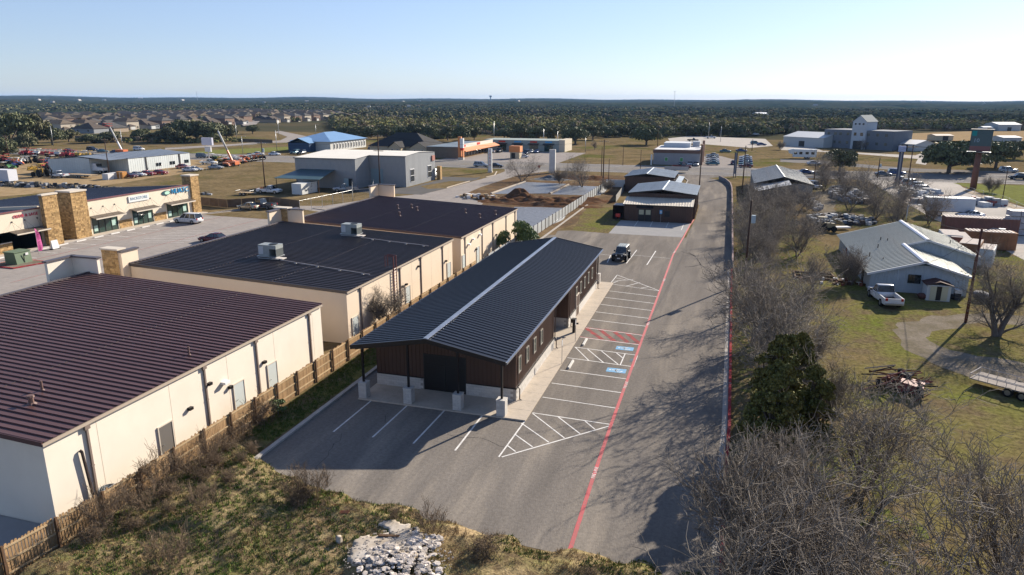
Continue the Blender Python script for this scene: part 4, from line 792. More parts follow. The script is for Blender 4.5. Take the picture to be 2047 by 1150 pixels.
b = B(); b.rings([[(FX+.1, 103.4+.62*math.cos(t), 4.75+.3*math.sin(t)) for t in np.linspace(0, 2*PI, 17)[:-1]], [(FX+.12, 103.4+.62*math.cos(t), 4.75+.3*math.sin(t)) for t in np.linspace(0, 2*PI, 17)[:-1]]]); q = fin(b, 'emblem_disc', pm('emblem_green', (.40, .62, .50)), Sh); q.parent = lg
tx = place(text_mesh('NUATC', 1.25, pm('sign_cyan', (.02, .25, .50)), .05), 'shop_sign', Sh, Vector((FX+.08, 106.6, 4.8))-lo); tx.rotation_euler = (PI/2, 0, PI/2)
kind(B().box(-96, 60, 0, -94.4, 111.5, .15).obj('shop_pavement', M_conc), 'structure')
t = thing('feather_flag', 'tall pink feather flag on a thin pole before the left shop', 'flag', (-90.0, 72.2, 0))
B().tube((0, 0, 0), (0, 0, 3.7), .025, .02, 6).obj('pole', M_galv, t)
b = B(); zz_ = np.linspace(.7, 3.9, 9); ww = [.6, .72, .75, .75, .72, .66, .55, .36, .08]
for k in range(8): b.face([(.02*math.sin(k), 0, zz_[k]), (.05*math.sin(k*1.3), ww[k], zz_[k]), (.05*math.sin((k+1)*1.3), ww[k+1], zz_[k+1]), (.02*math.sin(k+1), 0, zz_[k+1])])
fl = b.obj('cloth', pm('pink_cloth', (.45, .07, .24), rough=.7), t)
tx = place(text_mesh('NOW OPEN', .5, pm('maroon_print', (.14, .01, .06)), 0), 'printed_lettering', fl, (.07, .36, 2.2)); tx.rotation_euler = (0, -PI/2, PI)
t = thing('sandwich_board', 'white sandwich board with wheels by the left shop door', 'sign', (-92.3, 76.6, 0)); B().hexa([(-.1, -.55, .1), (.35, -.55, .1), (.35, .55, .1), (-.1, .55, .1), (.05, -.5, 1.3), (.15, -.5, 1.3), (.15, .5, 1.3), (.05, .5, 1.3)]).obj('board', pm('sign_white', (.62, .63, .62)), t)
for k in (-1, 1): B().box(-.2, k*.6-.06, 0, .45, k*.6+.06, .14).obj('foot', M_black, t)
x, y = G(38, 529); t = thing('transformer_box', 'green transformer box on a red kerbed island at the left edge', 'transformer', (x-.4, y+.4, .15)); gb = mat('transformer_green', (.10, .15, .085), (.08, .125, .07), 1, .55)
B().hexa([(-1.0, -1.1, 0), (1.0, -1.1, 0), (1.0, 1.1, 0), (-1.0, 1.1, 0), (-1.0, -1.1, 1.5), (.8, -1.1, 1.5), (.8, 1.1, 1.5), (-1.0, 1.1, 1.5)]).obj('cabinet', gb, t); B().box(-1.1, -1.2, 1.5, .9, 1.2, 1.6).obj('lid', gb, t)
B().box(.96, -.05, .1, 1.02, .03, 1.2).obj('door_seam', M_black, t); B().box(.9, .3, 1.0, .955, .7, 1.3).obj('warning_label', pm('white_sign', (.6, .6, .6)), t)
kind(B().prism([(x-3.0, y-2.2), (x+1.8, y-2.2), (x+3.0, y+2.2), (x-2.6, y+2.4)], .0, .15).obj('traffic_island', M_redkerb), 'structure'); kind(B().prism([(x-2.7, y-1.9), (x+1.5, y-1.9), (x+2.6, y+1.9), (x-2.3, y+2.1)], .10, .158).obj('island_top', M_gravel), 'structure')
# stall lines by the shops
b = B(); 
for k in range(13): yy = 68+k*3.2; line((-94.2, yy), (-89.2, yy), .1, .017, None, b)
for k in range(8): line((-86, 84+k*1.4), (-78, 86.2+k*1.4), .1, .017, None, b)
for k in range(12): yy = 60+k*3.1; line((-62, yy), (-57.5, yy), .1, .017, None, b)
kind(b.obj('white_marking', M_white), 'structure'); b = B(); line((-80, 60), (-80, 118), .12, .0175, None, b); line((-88.6, 66), (-88.6, 112), .12, .0175, None, b); kind(b.obj('red_marking', M_redf), 'structure')
for k in range(12):
    yy = 69.6+k*3.2; b = B(); b.box(-.13, -.85, 0, .13, .85, .13); tag(place(b.mesh('wheel_stop', M_white), 'wheel_stop', None, (-93.7, yy, .013)), 'low white wheel stop against the shop pavement, %s from the left' % ['first','second','third','fourth','fifth','sixth','seventh','eighth','ninth','tenth','eleventh','twelfth'][k], 'wheel stop', 'wheel stops along the shop pavement')
# ================================================================ buildings farther off
def hiproof(b, x0, y0, x1, y1, z, zr, axis, inset, m=0, ov=.4, inset2=None):
    x0 -= ov; x1 += ov; y0 -= ov; y1 += ov; inset2 = inset if inset2 is None else inset2
    if axis == 'x': r0, r1 = (x0+inset, (y0+y1)/2, zr), (x1-inset2, (y0+y1)/2, zr); a = [(x0, y0, z), (x1, y0, z), (x1, y1, z), (x0, y1, z)]; b.face([a[0], a[1], r1, r0], m); b.face([a[2], a[3], r0, r1], m); b.face([a[1], a[2], r1], m); b.face([a[3], a[0], r0], m)
    else: r0, r1 = ((x0+x1)/2, y0+inset, zr), ((x0+x1)/2, y1-inset2, zr); a = [(x0, y0, z), (x1, y0, z), (x1, y1, z), (x0, y1, z)]; b.face([a[0], a[1], r0], m); b.face([a[1], a[2], r1, r0], m); b.face([a[2], a[3], r1], m); b.face([a[3], a[0], r0, r1], m)
    b.face([(x0, y0, z), (x0, y1, z), (x1, y1, z), (x1, y0, z)], m)
def winx(root, xs, y, z0, z1, w_, m=None, name='window', t=.06):
    for x in xs:
        b = B(); b.box(x-w_/2-.08, y-t*.5, z0-.08, x+w_/2+.08, y+.02, z1+.08); f = fin(b, name, wtm, root); b = B(); b.box(x-w_/2, y-t, z0, x+w_/2, y-t*.5-.003, z1); p = fin(b, 'pane', m or M_glass, root); p.parent = f
# grey metal warehouse
M_wgr = mat('warehouse_grey_siding', (.27, .28, .29), (.24, .25, .26), .5, .5, .15, rnd=.05)
M_wrf = mat('warehouse_cream_roof', (.75, .70, .60), (.70, .65, .55), .3, .6, .1, rnd=.04)
Wh = thing('grey_warehouse', 'tall grey metal warehouse with a flat looking cream roof and dark teal side awning', 'warehouse', (-102, 153, 0)); lo = Wh.location
zr_ = lambda y: 7.2+.9*(1-abs(y-168)/15)
def gy(y0, sg=1): return lambda s: (0, 0, zr_(y0+sg*s)-.05)
for p, u, L, f, n in (((-102, 153, 0), (1, 0, 0), 16.6, (lambda s: (0, 0, 7.15)), (0, -1, 0)), ((-85.4, 153, 0), (0, 1, 0), 7, gy(153), (1, 0, 0)), ((-85.4, 160, 0), (1, 0, 0), 10, (lambda s: (0, 0, zr_(160)-.05)), (0, -1, 0)), ((-75.4, 160, 0), (0, 1, 0), 18.5, gy(160), (1, 0, 0)), ((-102, 178.5, 0), (0, -1, 0), 25.5, gy(178.5, -1), (-1, 0, 0)), ((-75.4, 178.5, 0), (-1, 0, 0), 26.6, (lambda s: (0, 0, 7.4)), (0, 1, 0))):
    ribwall(Wh, p, u, L, f, n, M_wgr, 1.8, 3)
b = B()
for q in ([(-102.2, 152.8), (-85.2, 152.8), (-85.2, 168), (-102.2, 168)], [(-85.2, 159.8), (-75.2, 159.8), (-75.2, 168), (-85.2, 168)], [(-102.2, 168), (-75.2, 168), (-75.2, 178.7), (-102.2, 178.7)]): b.face([(x, y, zr_(min(max(y, 153), 178.5))+.04) for x, y in q])
fin(b, 'roof', M_wrf, Wh)
b = B(); b.box(-102.3, 152.7, 7.02, -85.1, 152.85, 7.28); b.box(-85.2, 159.7, zr_(160)-.2, -75.1, 159.85, zr_(160)+.06); fin(b, 'eave_trim', pm('grey_trim', (.2, .2, .2)), Wh)
b = B(); b.box(-84.9, 159.9, 0, -81.6, 159.96, 4.4); fin(b, 'roller_door', pm('teal_grey_door', (.19, .26, .29), rough=.5), Wh)
b = B(); b.box(-88.6, 152.9, 0, -87.4, 152.96, 2.5); fin(b, 'door', pm('pale_teal', (.3, .38, .40)), Wh); b = B(); b.box(-87.3, 152.9, 0, -86.3, 152.96, 2.5); fin(b, 'door_opening', M_black, Wh)
b = B(); b.hexa([(-101, 142.5, 3.2), (-89, 142.5, 3.2), (-91, 153, 4.4), (-100.5, 153, 4.4), (-101, 142.5, 3.3), (-89, 142.5, 3.3), (-91, 153, 4.5), (-100.5, 153, 4.5)]); fin(b, 'side_awning', mat('teal_awning', (.045, .10, .12), (.04, .085, .10), .5, .5, .3), Wh)
for x in (-100.6, -95, -89.4): b = B(); b.tube((x, 142.8, 0), (x, 142.8, 3.2), .08, .08, 6); fin(b, 'awning_post', M_woodd, Wh)
for y in (162.5, 173.5):
    b = B(); b.box(-75.4, y, 1.0, -75.3, y+2.4, 4.2); f = fin(b, 'window', wtm, Wh)
    for k in range(3):
        for j in range(2): b = B(); b.box(-75.31, y+.1+k*.78, 1.1+j*1.55, -75.27, y+.74+k*.78, 2.5+j*1.55); p = fin(b, 'pane', M_glass, Wh); p.parent = f
b = B(); b.box(-75.4, 176.2, 5.3, -75.1, 178, 6.6); fin(b, 'wall_sign', pm('brown_pink_sign', (.34, .16, .13)), Wh); b = B(); b.box(-74.9, 178.6, 0, -73.9, 179.8, 3.6); fin(b, 'stone_pier', M_stone, Wh)
t = thing('storage_container', 'white storage container with graffiti beside the teal awning', 'container', (-92.5, 141.8, 0), -.06)
B().box(-1.3, -3.0, .15, 1.3, 3.0, 2.6).obj('body', mat('white_container', (.56, .56, .53), (.46, .46, .44), 1.2, .6), t); B().box(-1.1, -3.03, .25, 1.1, -3.003, 2.5).obj('door', pm('pale_container_door', (.45, .52, .56)), t)
b = B(); rs = random.Random(4)
for k in range(26): yy = rs.uniform(-2, 1.2); z = rs.uniform(.8, 2.1); b.tube((1.31, yy, z), (1.31, yy+rs.uniform(-.3, .3), z+rs.uniform(-.4, .4)), .035, .035, 4)
b.obj('graffiti', pm('graffiti_black', (.06, .06, .07)), t)
# white workshop in the yard
M_wwh = mat('white_workshop_siding', (.52, .56, .56), (.46, .50, .50), .4, .5, .1, rnd=.05)
Wk, _ = gable_x('long white metal workshop with an open corner bay in the machinery yard', -192, -169, 168.5, 194, 4.15, 5.0, -180.5, mat('grey_blue_workshop_roof', (.20, .23, .26), (.17, .19, .22), .4, .5, .3), M_wwh, .2, 2.6, rp=2.6)
ribwall(Wk, (-192, 162, 0), (1, 0, 0), 15.5, lambda s: (0, 0, 3.9+.8*max(0, 1-abs(s-11.5)/11.5)), (0, -1, 0), M_wwh, 2.6); b = B(); b.box(-192, 162.1, 0, -191.9, 168.4, 4); b.box(-176.6, 162.1, 0, -176.5, 168.4, 4.2); fin(b, 'bay_wall', M_wwh, Wk)
b = B(); b.face([(-192.2, 161.8, 4.0), (-180.5, 161.8, 5.02), (-180.5, 168.5, 5.02), (-192.2, 168.5, 4.0)]); b.face([(-180.5, 161.8, 5.02), (-168.8, 161.8, 4.17), (-168.8, 168.5, 4.17), (-180.5, 168.5, 5.02)]); fin(b, 'roof', MATS['grey_blue_workshop_roof'], Wk)
for y in (175, 189): b = B(); b.box(-169, y, 0, -168.85, y+.5, 4.1); fin(b, 'dark_pilaster', M_black, Wk)
for y in (179.2, 180.4, 185, 186.2, 191.4, 192.4): b = B(); b.box(-169, y, 1.0, -168.88, y+.8, 2.0); fin(b, 'window', M_glass, Wk)
# blue roofed clinic
Cl = thing('clinic_building', 'pale building with blue grey hipped metal roof and a row of white windows', 'building', (-178, 265, 0)); lo = Cl.location
b = B(); b.box(-178, 265, 0, -159, 296, 4.0); fin(b, 'wall', pm('pale_clinic_wall', (.50, .50, .47)), Cl)
b = B(); hiproof(b, -178, 265, -159, 296, 4.0, 7.4, 'y', 12, 0, .8, 12); fin(b, 'roof', mat('blue_metal_roof', (.26, .42, .60), (.22, .37, .54), .3, .3, .4), Cl)
for k in range(12): b = B(); y = 267.5+k*2.4; b.box(-159.0, y, .8, -158.85, y+1.2, 3.2); w_ = fin(b, 'window', wtm, Cl); b = B(); b.box(-158.86, y+.25, 1.0, -158.82, y+.95, 2.8); p = fin(b, 'pane', M_glass, Cl); p.parent = w_
b = B(); b.box(-176, 260, 0, -166, 265, 3.6); b.face([(-176.5, 259.6, 3.5), (-171, 259.6, 5.6), (-171, 268, 5.6), (-176.5, 268, 3.5)]); fin(b, 'porch', pm('navy_porch', (.05, .08, .14)), Cl)
b = B(); b.face([(-171, 259.6, 5.6), (-165.5, 259.6, 3.5), (-165.5, 268, 3.5), (-171, 268, 5.6)]); fin(b, 'porch_roof', MATS['blue_metal_roof'], Cl)
# dark shingled building
Dk = thing('shingle_building', 'low building with dark charcoal shingle roof and cream gabled entries by the highway', 'building', (-141, 262, 0))
dsh = mat('dark_shingle', (.05, .048, .047), (.04, .038, .038), .5, .9); crw = pm('cream_wall', (.48, .40, .28))
b = B(); b.box(-137, 258, 0, -112, 276, 3.2); fin(b, 'wall', crw, Dk); b = B(); hiproof(b, -137, 258, -112, 276, 3.2, 8.2, 'x', 9, 0, .7, 9); fin(b, 'roof', dsh, Dk)
for xc, w_ in ((-124, 6), (-114, 8)):
    b = B(); b.box(xc-w_/2+.4, 254, 0, xc+w_/2-.4, 262, 3.0); fin(b, 'entry_wall', crw, Dk)
    b = B(); b.face([(xc-w_/2, 253.4, 3.0), (xc, 253.4, 5.2), (xc, 266, 5.2), (xc-w_/2, 266, 3.0)]); b.face([(xc, 253.4, 5.2), (xc+w_/2, 253.4, 3.0), (xc+w_/2, 266, 3.0), (xc, 266, 5.2)]); fin(b, 'entry_roof', dsh, Dk); b = B(); b.face([(xc-w_/2+.4, 253.9, 3.0), (xc+w_/2-.4, 253.9, 3.0), (xc, 253.9, 5.0)]); fin(b, 'gable', crw, Dk)
    winx(Dk, (xc-w_*.2, xc+w_*.2), 253.98, .9, 2.3, .8)
# orange trimmed store
Os = thing('orange_store', 'long store with an orange sloping canopy and red signs beside an orange pylon', 'shop', (-108, 248, 0))
b = B(); b.box(-108, 248, 0, -94.5, 286, 4.0); fin(b, 'wall', mat('brown_grey_wall', (.17, .14, .11), (.14, .115, .09), 1, .9), Os)
b = B(); b.box(-108, 248, 4.0, -94.4, 286, 4.15); fin(b, 'roof', pm('blue_grey_flat_roof', (.15, .19, .23)), Os)
b = B(); b.box(-94.6, 248, 3.6, -94.2, 286, 5.0); fin(b, 'fascia', pm('white_fascia', (.6, .55, .48)), Os); b = B(); b.hexa([(-94.2, 247, 2.6), (-91.8, 247, 2.5), (-91.8, 288, 2.5), (-94.2, 288, 2.6), (-94.2, 247, 3.7), (-91.8, 247, 2.7), (-91.8, 288, 2.7), (-94.2, 288, 3.7)]); org = pm('orange_paint', (.55, .20, .06), rough=.6); fin(b, 'orange_canopy', org, Os)
for y in (249.5, 266): b = B(); b.box(-94.2, y, 4.0, -94.1, y+3.5, 4.8); fin(b, 'red_sign', pm('sign_red', (.5, .05, .03)), Os)
for k in range(11): y = 249.5+k*3.3; b = B(); b.box(-94.5, y, .5, -94.38, y+1.6, 2.5); fin(b, 'window', M_glass, Os)
b = B(); b.box(-94.5, 248, 0, -94.15, 286, .5); fin(b, 'stone_plinth', M_stone, Os)
t = thing('pylon_sign', 'tall orange pylon sign with white panels beside the orange store', 'sign', (-92, 234.5+8, 0)); B().box(-1, -.5, .8, .2, .5, 8.2).obj('orange_column', org, t); B().box(-.2, -.6, 4.2, 1.0, .6, 7.6).obj('white_panel', pm('sign_white', (.6, .6, .6)), t); B().box(-.2, -.6, 3.4, 1.0, .6, 4.2).obj('red_panel', pm('sign_red', (.5, .05, .03)), t); B().box(-1, -.6, 0, 1, .6, .8).obj('base', M_stonec, t); B().box(-.2, -.5, .8, 1, .5, 1.2).obj('foot', org, t); B().box(.6, -.5, 1.2, 1, .5, 3.4).obj('orange_post', org, t)
# strip mall
Ml = thing('strip_mall', 'long pale teal strip mall with dark awnings beyond the orange store', 'shopping centre', (-94, 292, 0))
b = B(); b.box(-100, 292, 0, -67, 306, 4.6); fin(b, 'wall', pm('pale_teal_wall', (.28, .32, .30)), Ml); b = B(); b.box(-67, 291.8, 0, -64.5, 306, 4.9); fin(b, 'end_wall', pm('cream_end', (.5, .44, .34)), Ml)
for k, x in enumerate((-92, -85, -78, -71.5)):
    b = B(); b.box(x-1.8, 291.85, .2, x+1.8, 291.98, 2.7); w_ = fin(b, 'shop_window', M_glassg, Ml); b = B(); b.hexa([(x-2.4, 290.6, 2.8), (x+2.4, 290.6, 2.8), (x+2.4, 292, 3.2), (x-2.4, 292, 3.2), (x-2.4, 290.6, 2.9), (x+2.4, 290.6, 2.9), (x+2.4, 292, 3.3), (x-2.4, 292, 3.3)]); fin(b, 'awning', M_black, Ml)
    b = B(); b.box(x-1.5, 291.8, 3.6, x+1.5, 291.9, 4.2); fin(b, 'shop_sign', [pm('sign_red', (.5, .05, .03)), pm('sign_blue', (.1, .3, .55))][k % 2], Ml)
t = thing('drive_up_kiosk', 'small kiosk with an orange boxed roof in the store car park', 'kiosk', (-74.7, 254, 0)); B().box(-1.8, -1.5, 0, 1.8, 1.5, 2.4).obj('wall', pm('cream_wall', (.48, .40, .28)), t); B().box(-2.1, -1.8, 2.4, 2.1, 1.8, 4.6).obj('roof_box', org, t); B().box(-1.3, -1.56, .1, .2, -1.503, 2.1).obj('door', M_black, t)
# free standing pylons
def pylon(x, y, h, w_, d, m, lb, letters=None, base=.5):
    t = thing('pylon_sign', lb, 'sign', (x, y, 0)); B().box(-w_/2-.1, -d/2-.1, 0, w_/2+.1, d/2+.1, base).obj('base', M_stonec, t); B().box(-w_/2, -d/2, base, w_/2, d/2, h).obj('panel', m, t)
    if letters:
        for k, ch in enumerate(letters): o = place(text_mesh(ch, .95, pm('sign_red', (.5, .05, .03)), .01), 'letter', t, (0, -d/2-.015, h-.8-k*1.0)); o.rotation_euler = (PI/2, 0, 0)
        B().box(-w_/2-.15, -d/2, base, -w_/2-.01, d/2, h).obj('side_post', pm('dark_post', (.05, .08, .09)), t)
    return t
pylon(-67.2, 201.4, 7.1, 1.1, .5, pm('sign_white', (.6, .6, .6)), 'narrow white pylon sign with red upright lettering at the side street corner', 'COSSA')
pylon(-49.1, 205.6, 6.9, 1.8, .8, mat('weathered_white_panel', (.58, .57, .54), (.48, .47, .44), .8, .7), 'blank white pylon sign on a cream base above the dirt lot')
# drive-through restaurant
Ff = thing('restaurant_building', 'low pale drive through restaurant with brown parapet facing the highway', 'restaurant', (-23.3, 244, 0))
b = B(); b.box(-23.3, 244, 0, -8.1, 268, 3.9); fin(b, 'wall', mat('pale_blue_grey_wall', (.30, .30, .31), (.27, .27, .28), .5, .9), Ff); b = B(); b.box(-23.5, 243.8, 3.9, -7.9, 268.2, 5.0); fin(b, 'parapet', pm('brown_parapet', (.16, .10, .08)), Ff); b = B(); b.box(-23, 244.2, 5.0, -8.4, 268, 5.06); fin(b, 'roof', pm('white_roof_sheet', (.55, .55, .55)), Ff)
b = B(); b.box(-21, 256, 5.06, -12, 266, 6.6); b.box(-11.5, 262, 5.06, -9.0, 266, 6.9); fin(b, 'roof_plant', pm('white_plant', (.5, .52, .54)), Ff); b = B(); b.box(-8.0, 246, 0, -7.2, 248, 6.8); b.box(-8.0, 259, 0, -7.2, 261, 7.4); fin(b, 'brown_pier', pm('brown_pier', (.26, .16, .12)), Ff)
winx(Ff, (-19, -14), 244, 1.3, 2.4, .9, pm('sign_green', (.1, .3, .1))); b = B(); b.box(-7.9, 249, .1, -7.85, 258, 2.8); fin(b, 'glazing', M_glass, Ff)
t = thing('clearance_post', 'white post and column at the left corner of the restaurant', 'post', (-23.7, 242, 0)); B().box(-.25, -.25, 0, .25, .25, 3.2).obj('post', pm('sign_white', (.6, .6, .6)), t); B().box(-.3, -.3, 3.2, .3, .3, 3.4).obj('cap', pm('sign_white', (.6, .6, .6)), t)
# church-like grey building far right
gx0, gy0 = G(1645, 294); gx1, gy1 = G(1782, 302)
Ch = thing('gabled_hall', 'long blue grey two storey building with a white gabled centre tower far beyond the highway', 'hall', (gx0, gy0, 0)); ang = math.atan2(gy1-gy0, gx1-gx0); Ch.rotation_euler.z = ang; L_ = math.hypot(gx1-gx0, gy1-gy0)
gw = mat('blue_grey_block', (.165, .18, .205), (.15, .165, .19), .3, .9)
B().box(0, 0, 0, L_*.47, 16, 8.2).obj('wing', gw, Ch); B().box(L_*.58, .4, 0, L_, 16, 8.2).obj('wing', gw, Ch); ww_ = pm('pale_hall_wall', (.42, .46, .50))
cx_ = L_*.525; b = B(); b.prism([(cx_-3.2, -.8), (cx_+3.2, -.8), (cx_+3.2, 8), (cx_-3.2, 8)], 0, 12.0); b.obj('tower_wall', ww_, Ch); b = B(); b.face([(cx_-3.2, -.8, 12), (cx_+3.2, -.8, 12), (cx_, -.8, 14.6)]); b.obj('gable', ww_, Ch)
b = B(); b.face([(cx_-3.5, -1, 11.9), (cx_, -1, 14.8), (cx_, 8.4, 14.8), (cx_-3.5, 8.4, 11.9)]); b.face([(cx_, -1, 14.8), (cx_+3.5, -1, 11.9), (cx_+3.5, 8.4, 11.9), (cx_, 8.4, 14.8)]); b.obj('tower_roof', pm('teal_grey_roof', (.10, .14, .17)), Ch)
for x in (cx_-1.5, cx_+1.5): B().box(x-.6, -.86, 5.8, x+.6, -.803, 7.2).obj('window', M_glass, Ch)
for x in (cx_-1.8, cx_, cx_+1.8): B().box(x-.4, -.86, 10.6, x+.4, -.803, 11.3).obj('window', M_glass, Ch)
B().box(cx_-2, -.9, 0, cx_+2, -.803, 3.6).obj('doorway', M_black, Ch)
for x in [L_*f for f in (.07, .17, .25, .36, .65, .78, .90)]:
    for z in (2.0, 5.8): B().box(x-.6, -.06+(.4 if x > cx_ else 0), z, x+.6, -.003+(.4 if x > cx_ else 0), z+1.2).obj('window', mat('hall_window', (.16, .16, .12), (.03, .04, .05), .6, .2), Ch)
def simplebarn(pxl, pxr, depth, h, hr, lb, mw, mr, name='metal_shed', cat='shed', group=None):
    (xa, ya), (xb, yb) = G(*pxl), G(*pxr); a = math.atan2(yb-ya, xb-xa); L = math.hypot(xb-xa, yb-ya); t = thing(name, lb, cat, (xa, ya, 0), a, group)
    b = B(); b.box(0, 0, 0, L, depth, h); b.face([(0, 0, h), (0, depth/2, hr), (0, depth, h)]); b.face([(L, 0, h), (L, depth, h), (L, depth/2, hr)]); b.obj('wall', mw, t)
    b = B(); b.face([(-.3, -.3, h-.05), (L+.3, -.3, h-.05), (L+.3, depth/2, hr+.05), (-.3, depth/2, hr+.05)]); b.face([(L+.3, depth+.3, h-.05), (-.3, depth+.3, h-.05), (-.3, depth/2, hr+.05), (L+.3, depth/2, hr+.05)]); b.obj('roof', mr, t)
    B().box(L*.4, -.06, 0, L*.4+3, -.003, 2.6).obj('door', M_black, t); return t
shw = pm('shed_pale', (.42, .44, .44)); shr = pm('shed_roof_pale', (.45, .46, .46), rough=.5, metal=.2)
simplebarn((1565, 291), (1645, 296), 22, 4.4, 6.5, 'long low pale metal hall left of the gabled building', shw, shr)
simplebarn((1783, 300), (1828, 303), 14, 3.0, 4.5, 'low pale metal hall right of the gabled building', shw, shr)
simplebarn((1995, 262), (2040, 262), 16, 4.5, 6, 'white roofed open barn at the far right', shw, pm('bright_white_roof', (.7, .7, .7)))
simplebarn((2003, 292), (2040, 292), 10, 4, 4.6, 'pale flat roofed shed behind the far right oaks', shw, pm('bright_white_roof', (.7, .7, .7)))
simplebarn((1870, 281), (1905, 281), 8, 2.6, 3.2, 'low cream roofed shed behind the billboard oaks', pm('cream_wall', (.48, .40, .28)), pm('cream_roof', (.55, .46, .38)))
simplebarn((1880+85, 262), (1985, 262), 6, 2.6, 3.2, 'small white roofed shed left of the open barn', shw, pm('bright_white_roof', (.7, .7, .7)))
simplebarn((975, 262), (1000, 262), 10, 3.4, 4.4, 'small tan house with a pale roof in the oak belt', pm('cream_wall', (.48, .40, .28)), pm('tan_roof', (.36, .30, .22)))
simplebarn((1515, 236), (1537, 236), 20, 5, 6.5, 'long white roofed barn in the distant woods', shw, pm('bright_white_roof', (.7, .7, .7)))
simplebarn((84, 264), (95, 264), 5, 4, 5, 'small bright white shed beside the left oaks', pm('bright_white_roof', (.7, .7, .7)), pm('bright_white_roof', (.7, .7, .7)))
# billboard pylon on the right
bx, by = 59.0, 198.6
t = thing('billboard', 'large tilted teal billboard with brown panel on a thick rusty brown column', 'billboard', (bx, by, 0), -.32)
B().tube((0, 0, 0), (0, 0, 9.2), .75, .65, 14).obj('column', mat('brown_column', (.17, .085, .065), (.13, .07, .055), .6, .8), t, True)
B().box(-2.2, -.9, 9.2, 2.2, .9, 14.3).obj('cabinet', pm('cabinet_dark', (.03, .045, .055)), t)
fb = B().box(-2.1, -.96, 9.3, 2.1, -.905, 14.2).obj('sign_face', pm('sign_teal_dark', (.025, .06, .075), rough=.4), t)
B().box(-2.1, -1.0, 9.3, 2.1, -.963, 10.4).obj('brown_panel', pm('sign_brown_pink', (.17, .09, .09)), t); B().box(-2.0, -1.0, 12.8, -1.0, -.963, 14.0).obj('teal_emblem', pm('sign_bright_teal', (.02, .20, .22)), t)
B().box(-.3, -.96, 12.6, -.1, -.9, 12.7)
o = place(text_mesh('10', 1.3, pm('sign_grey_blue', (.25, .33, .42)), .01), 'lettering', t, (-.9, -1.0, 11.7)); o.rotation_euler = (PI/2, 0, 0)
B().box(-2.4, -1.2, 14.3, 2.4, 1.0, 14.42).obj('top_cap', M_stonec, t); B().box(-2.6, -1.5, 8.95, 2.4, 1.2, 9.02).obj('catwalk', M_galv, t)
# water tower, masts on the horizon
x, y = G(983, 201.9); k = 5200/math.hypot(x, y) if math.hypot(x, y) > 0 else 1
def far_dir(px, d): w_ = CR*(px-1023.5)+CFW*CF; q = math.hypot(w_.x, w_.y); return w_.x/q*d, w_.y/q*d
x, y = far_dir(983, 4600); zt = float(hz(np.array([x]), np.array([y]))[0]); t = thing('water_tower', 'tiny water tower standing on the horizon', 'water tower', (x, y, zt)); zt = 47-zt
B().tube((0, 0, -3), (0, 0, zt-10), 3.2, 3.2, 12).obj('shaft', pm('tower_grey', (.3, .33, .36)), t); B().rings([[(r*math.cos(a), r*math.sin(a), z) for a in np.linspace(0, 2*PI, 17)[:-1]] for r, z in ((3.2, zt-10), (8, zt-5), (9, zt-2), (7.5, zt+1), (2, zt+2.4))]).obj('tank', pm('tower_grey', (.3, .33, .36)), t)
for px, d, top, lb in ((1326, 1900, 44, 'thin far mast with a small head right of centre on the horizon'), (436, 4000, 62, 'thin far mast on the left horizon')):
    x, y = far_dir(px, d); z = float(hz(np.array([x]), np.array([y]))[0]); t = thing('radio_mast', lb, 'mast', (x, y, z-1)); B().tube((0, 0, 0), (0, 0, top-z), .5*d/1900, .35*d/1900, 5).obj('shaft', M_galv, t); B().box(-1.2, -1, top-z-1.5, 1.2, 1, top-z).obj('head', M_galv, t)
# ---------------------------------------------------------------- subdivision
hw = [mat('brick_house_%s' % n, c, None, 1, .9) for n, c in (('tan', (.34, .27, .20)), ('brown', (.20, .14, .11)), ('grey', (.24, .25, .26)), ('cream', (.42, .37, .30)))]
hr_ = [mat('shingle_%s' % n, c, tuple(q*.75 for q in c), .5, .9) for n, c in (('brown', (.105, .085, .07)), ('grey', (.10, .095, .09)), ('tan', (.15, .12, .09)))]
def hproto(i, lb):
    t = thing('subdivision_house', lb, 'house', (0, 0, 0)); w_, d = ((12, 15), (13, 14), (12, 18), (11, 13))[i % 4]; h = (3.0, 5.6, 3.2, 5.8)[i % 4]; m = hw[i % 4]; r = hr_[i % 3]
    B().box(-w_/2, -d/2, 0, w_/2, d/2, h).obj('wall', m, t); b = B(); hiproof(b, -w_/2, -d/2, w_/2, d/2, h, h+(3.0, 2.6, 3.6, 2.4)[i % 4], 'y' if i % 2 else 'x', 4.5, 0, .5, 6 if i % 4 == 2 else .2); rf = b.obj('roof', r, t)
    b = B(); b.box(-w_/2-.05, -d/2-3, 0, -w_/2+5, -d/2, 2.8); b.obj('garage', m, t); b = B(); b.face([(-w_/2-.4, -d/2-3.4, 2.7), (-w_/2+5.4, -d/2-3.4, 2.7), (-w_/2+2.5, -d/2+1, 4.4)]); b.face([(-w_/2-.4, -d/2-3.4, 2.7), (-w_/2+2.5, -d/2+1, 4.4), (-w_/2-.4, -d/2+1, 2.7)]); b.face([(-w_/2+5.4, -d/2-3.4, 2.7), (-w_/2+5.4, -d/2+1, 2.7), (-w_/2+2.5, -d/2+1, 4.4)]); b.obj('garage_roof', r, t)
    B().box(-w_/2+.6, -d/2-3.06, 0, -w_/2+4.4, -d/2-3.0, 2.2).obj('garage_door', pm('garage_white', (.5, .5, .48)), t)
    for x in (w_*.2, w_*.38): B().box(x-.5, -d/2-.05, 1, x+.5, -d/2-.0, 2.3).obj('window', M_glass, t)
    for y in (-d*.2, d*.25): B().box(w_/2, y-.5, h-2.0, w_/2+.05, y+.5, h-.8).obj('window', M_glass, t)
    return t
rs = random.Random(21); protos = []; nh = 0; HOUSES = []
def inpoly(x, y, P):
    c = False
    for (x0, y0), (x1, y1) in zip(P, P[1:]+P[:1]):
        if (y0 > y) != (y1 > y) and x < (x1-x0)*(y-y0)/(y1-y0)+x0: c = not c
    return c
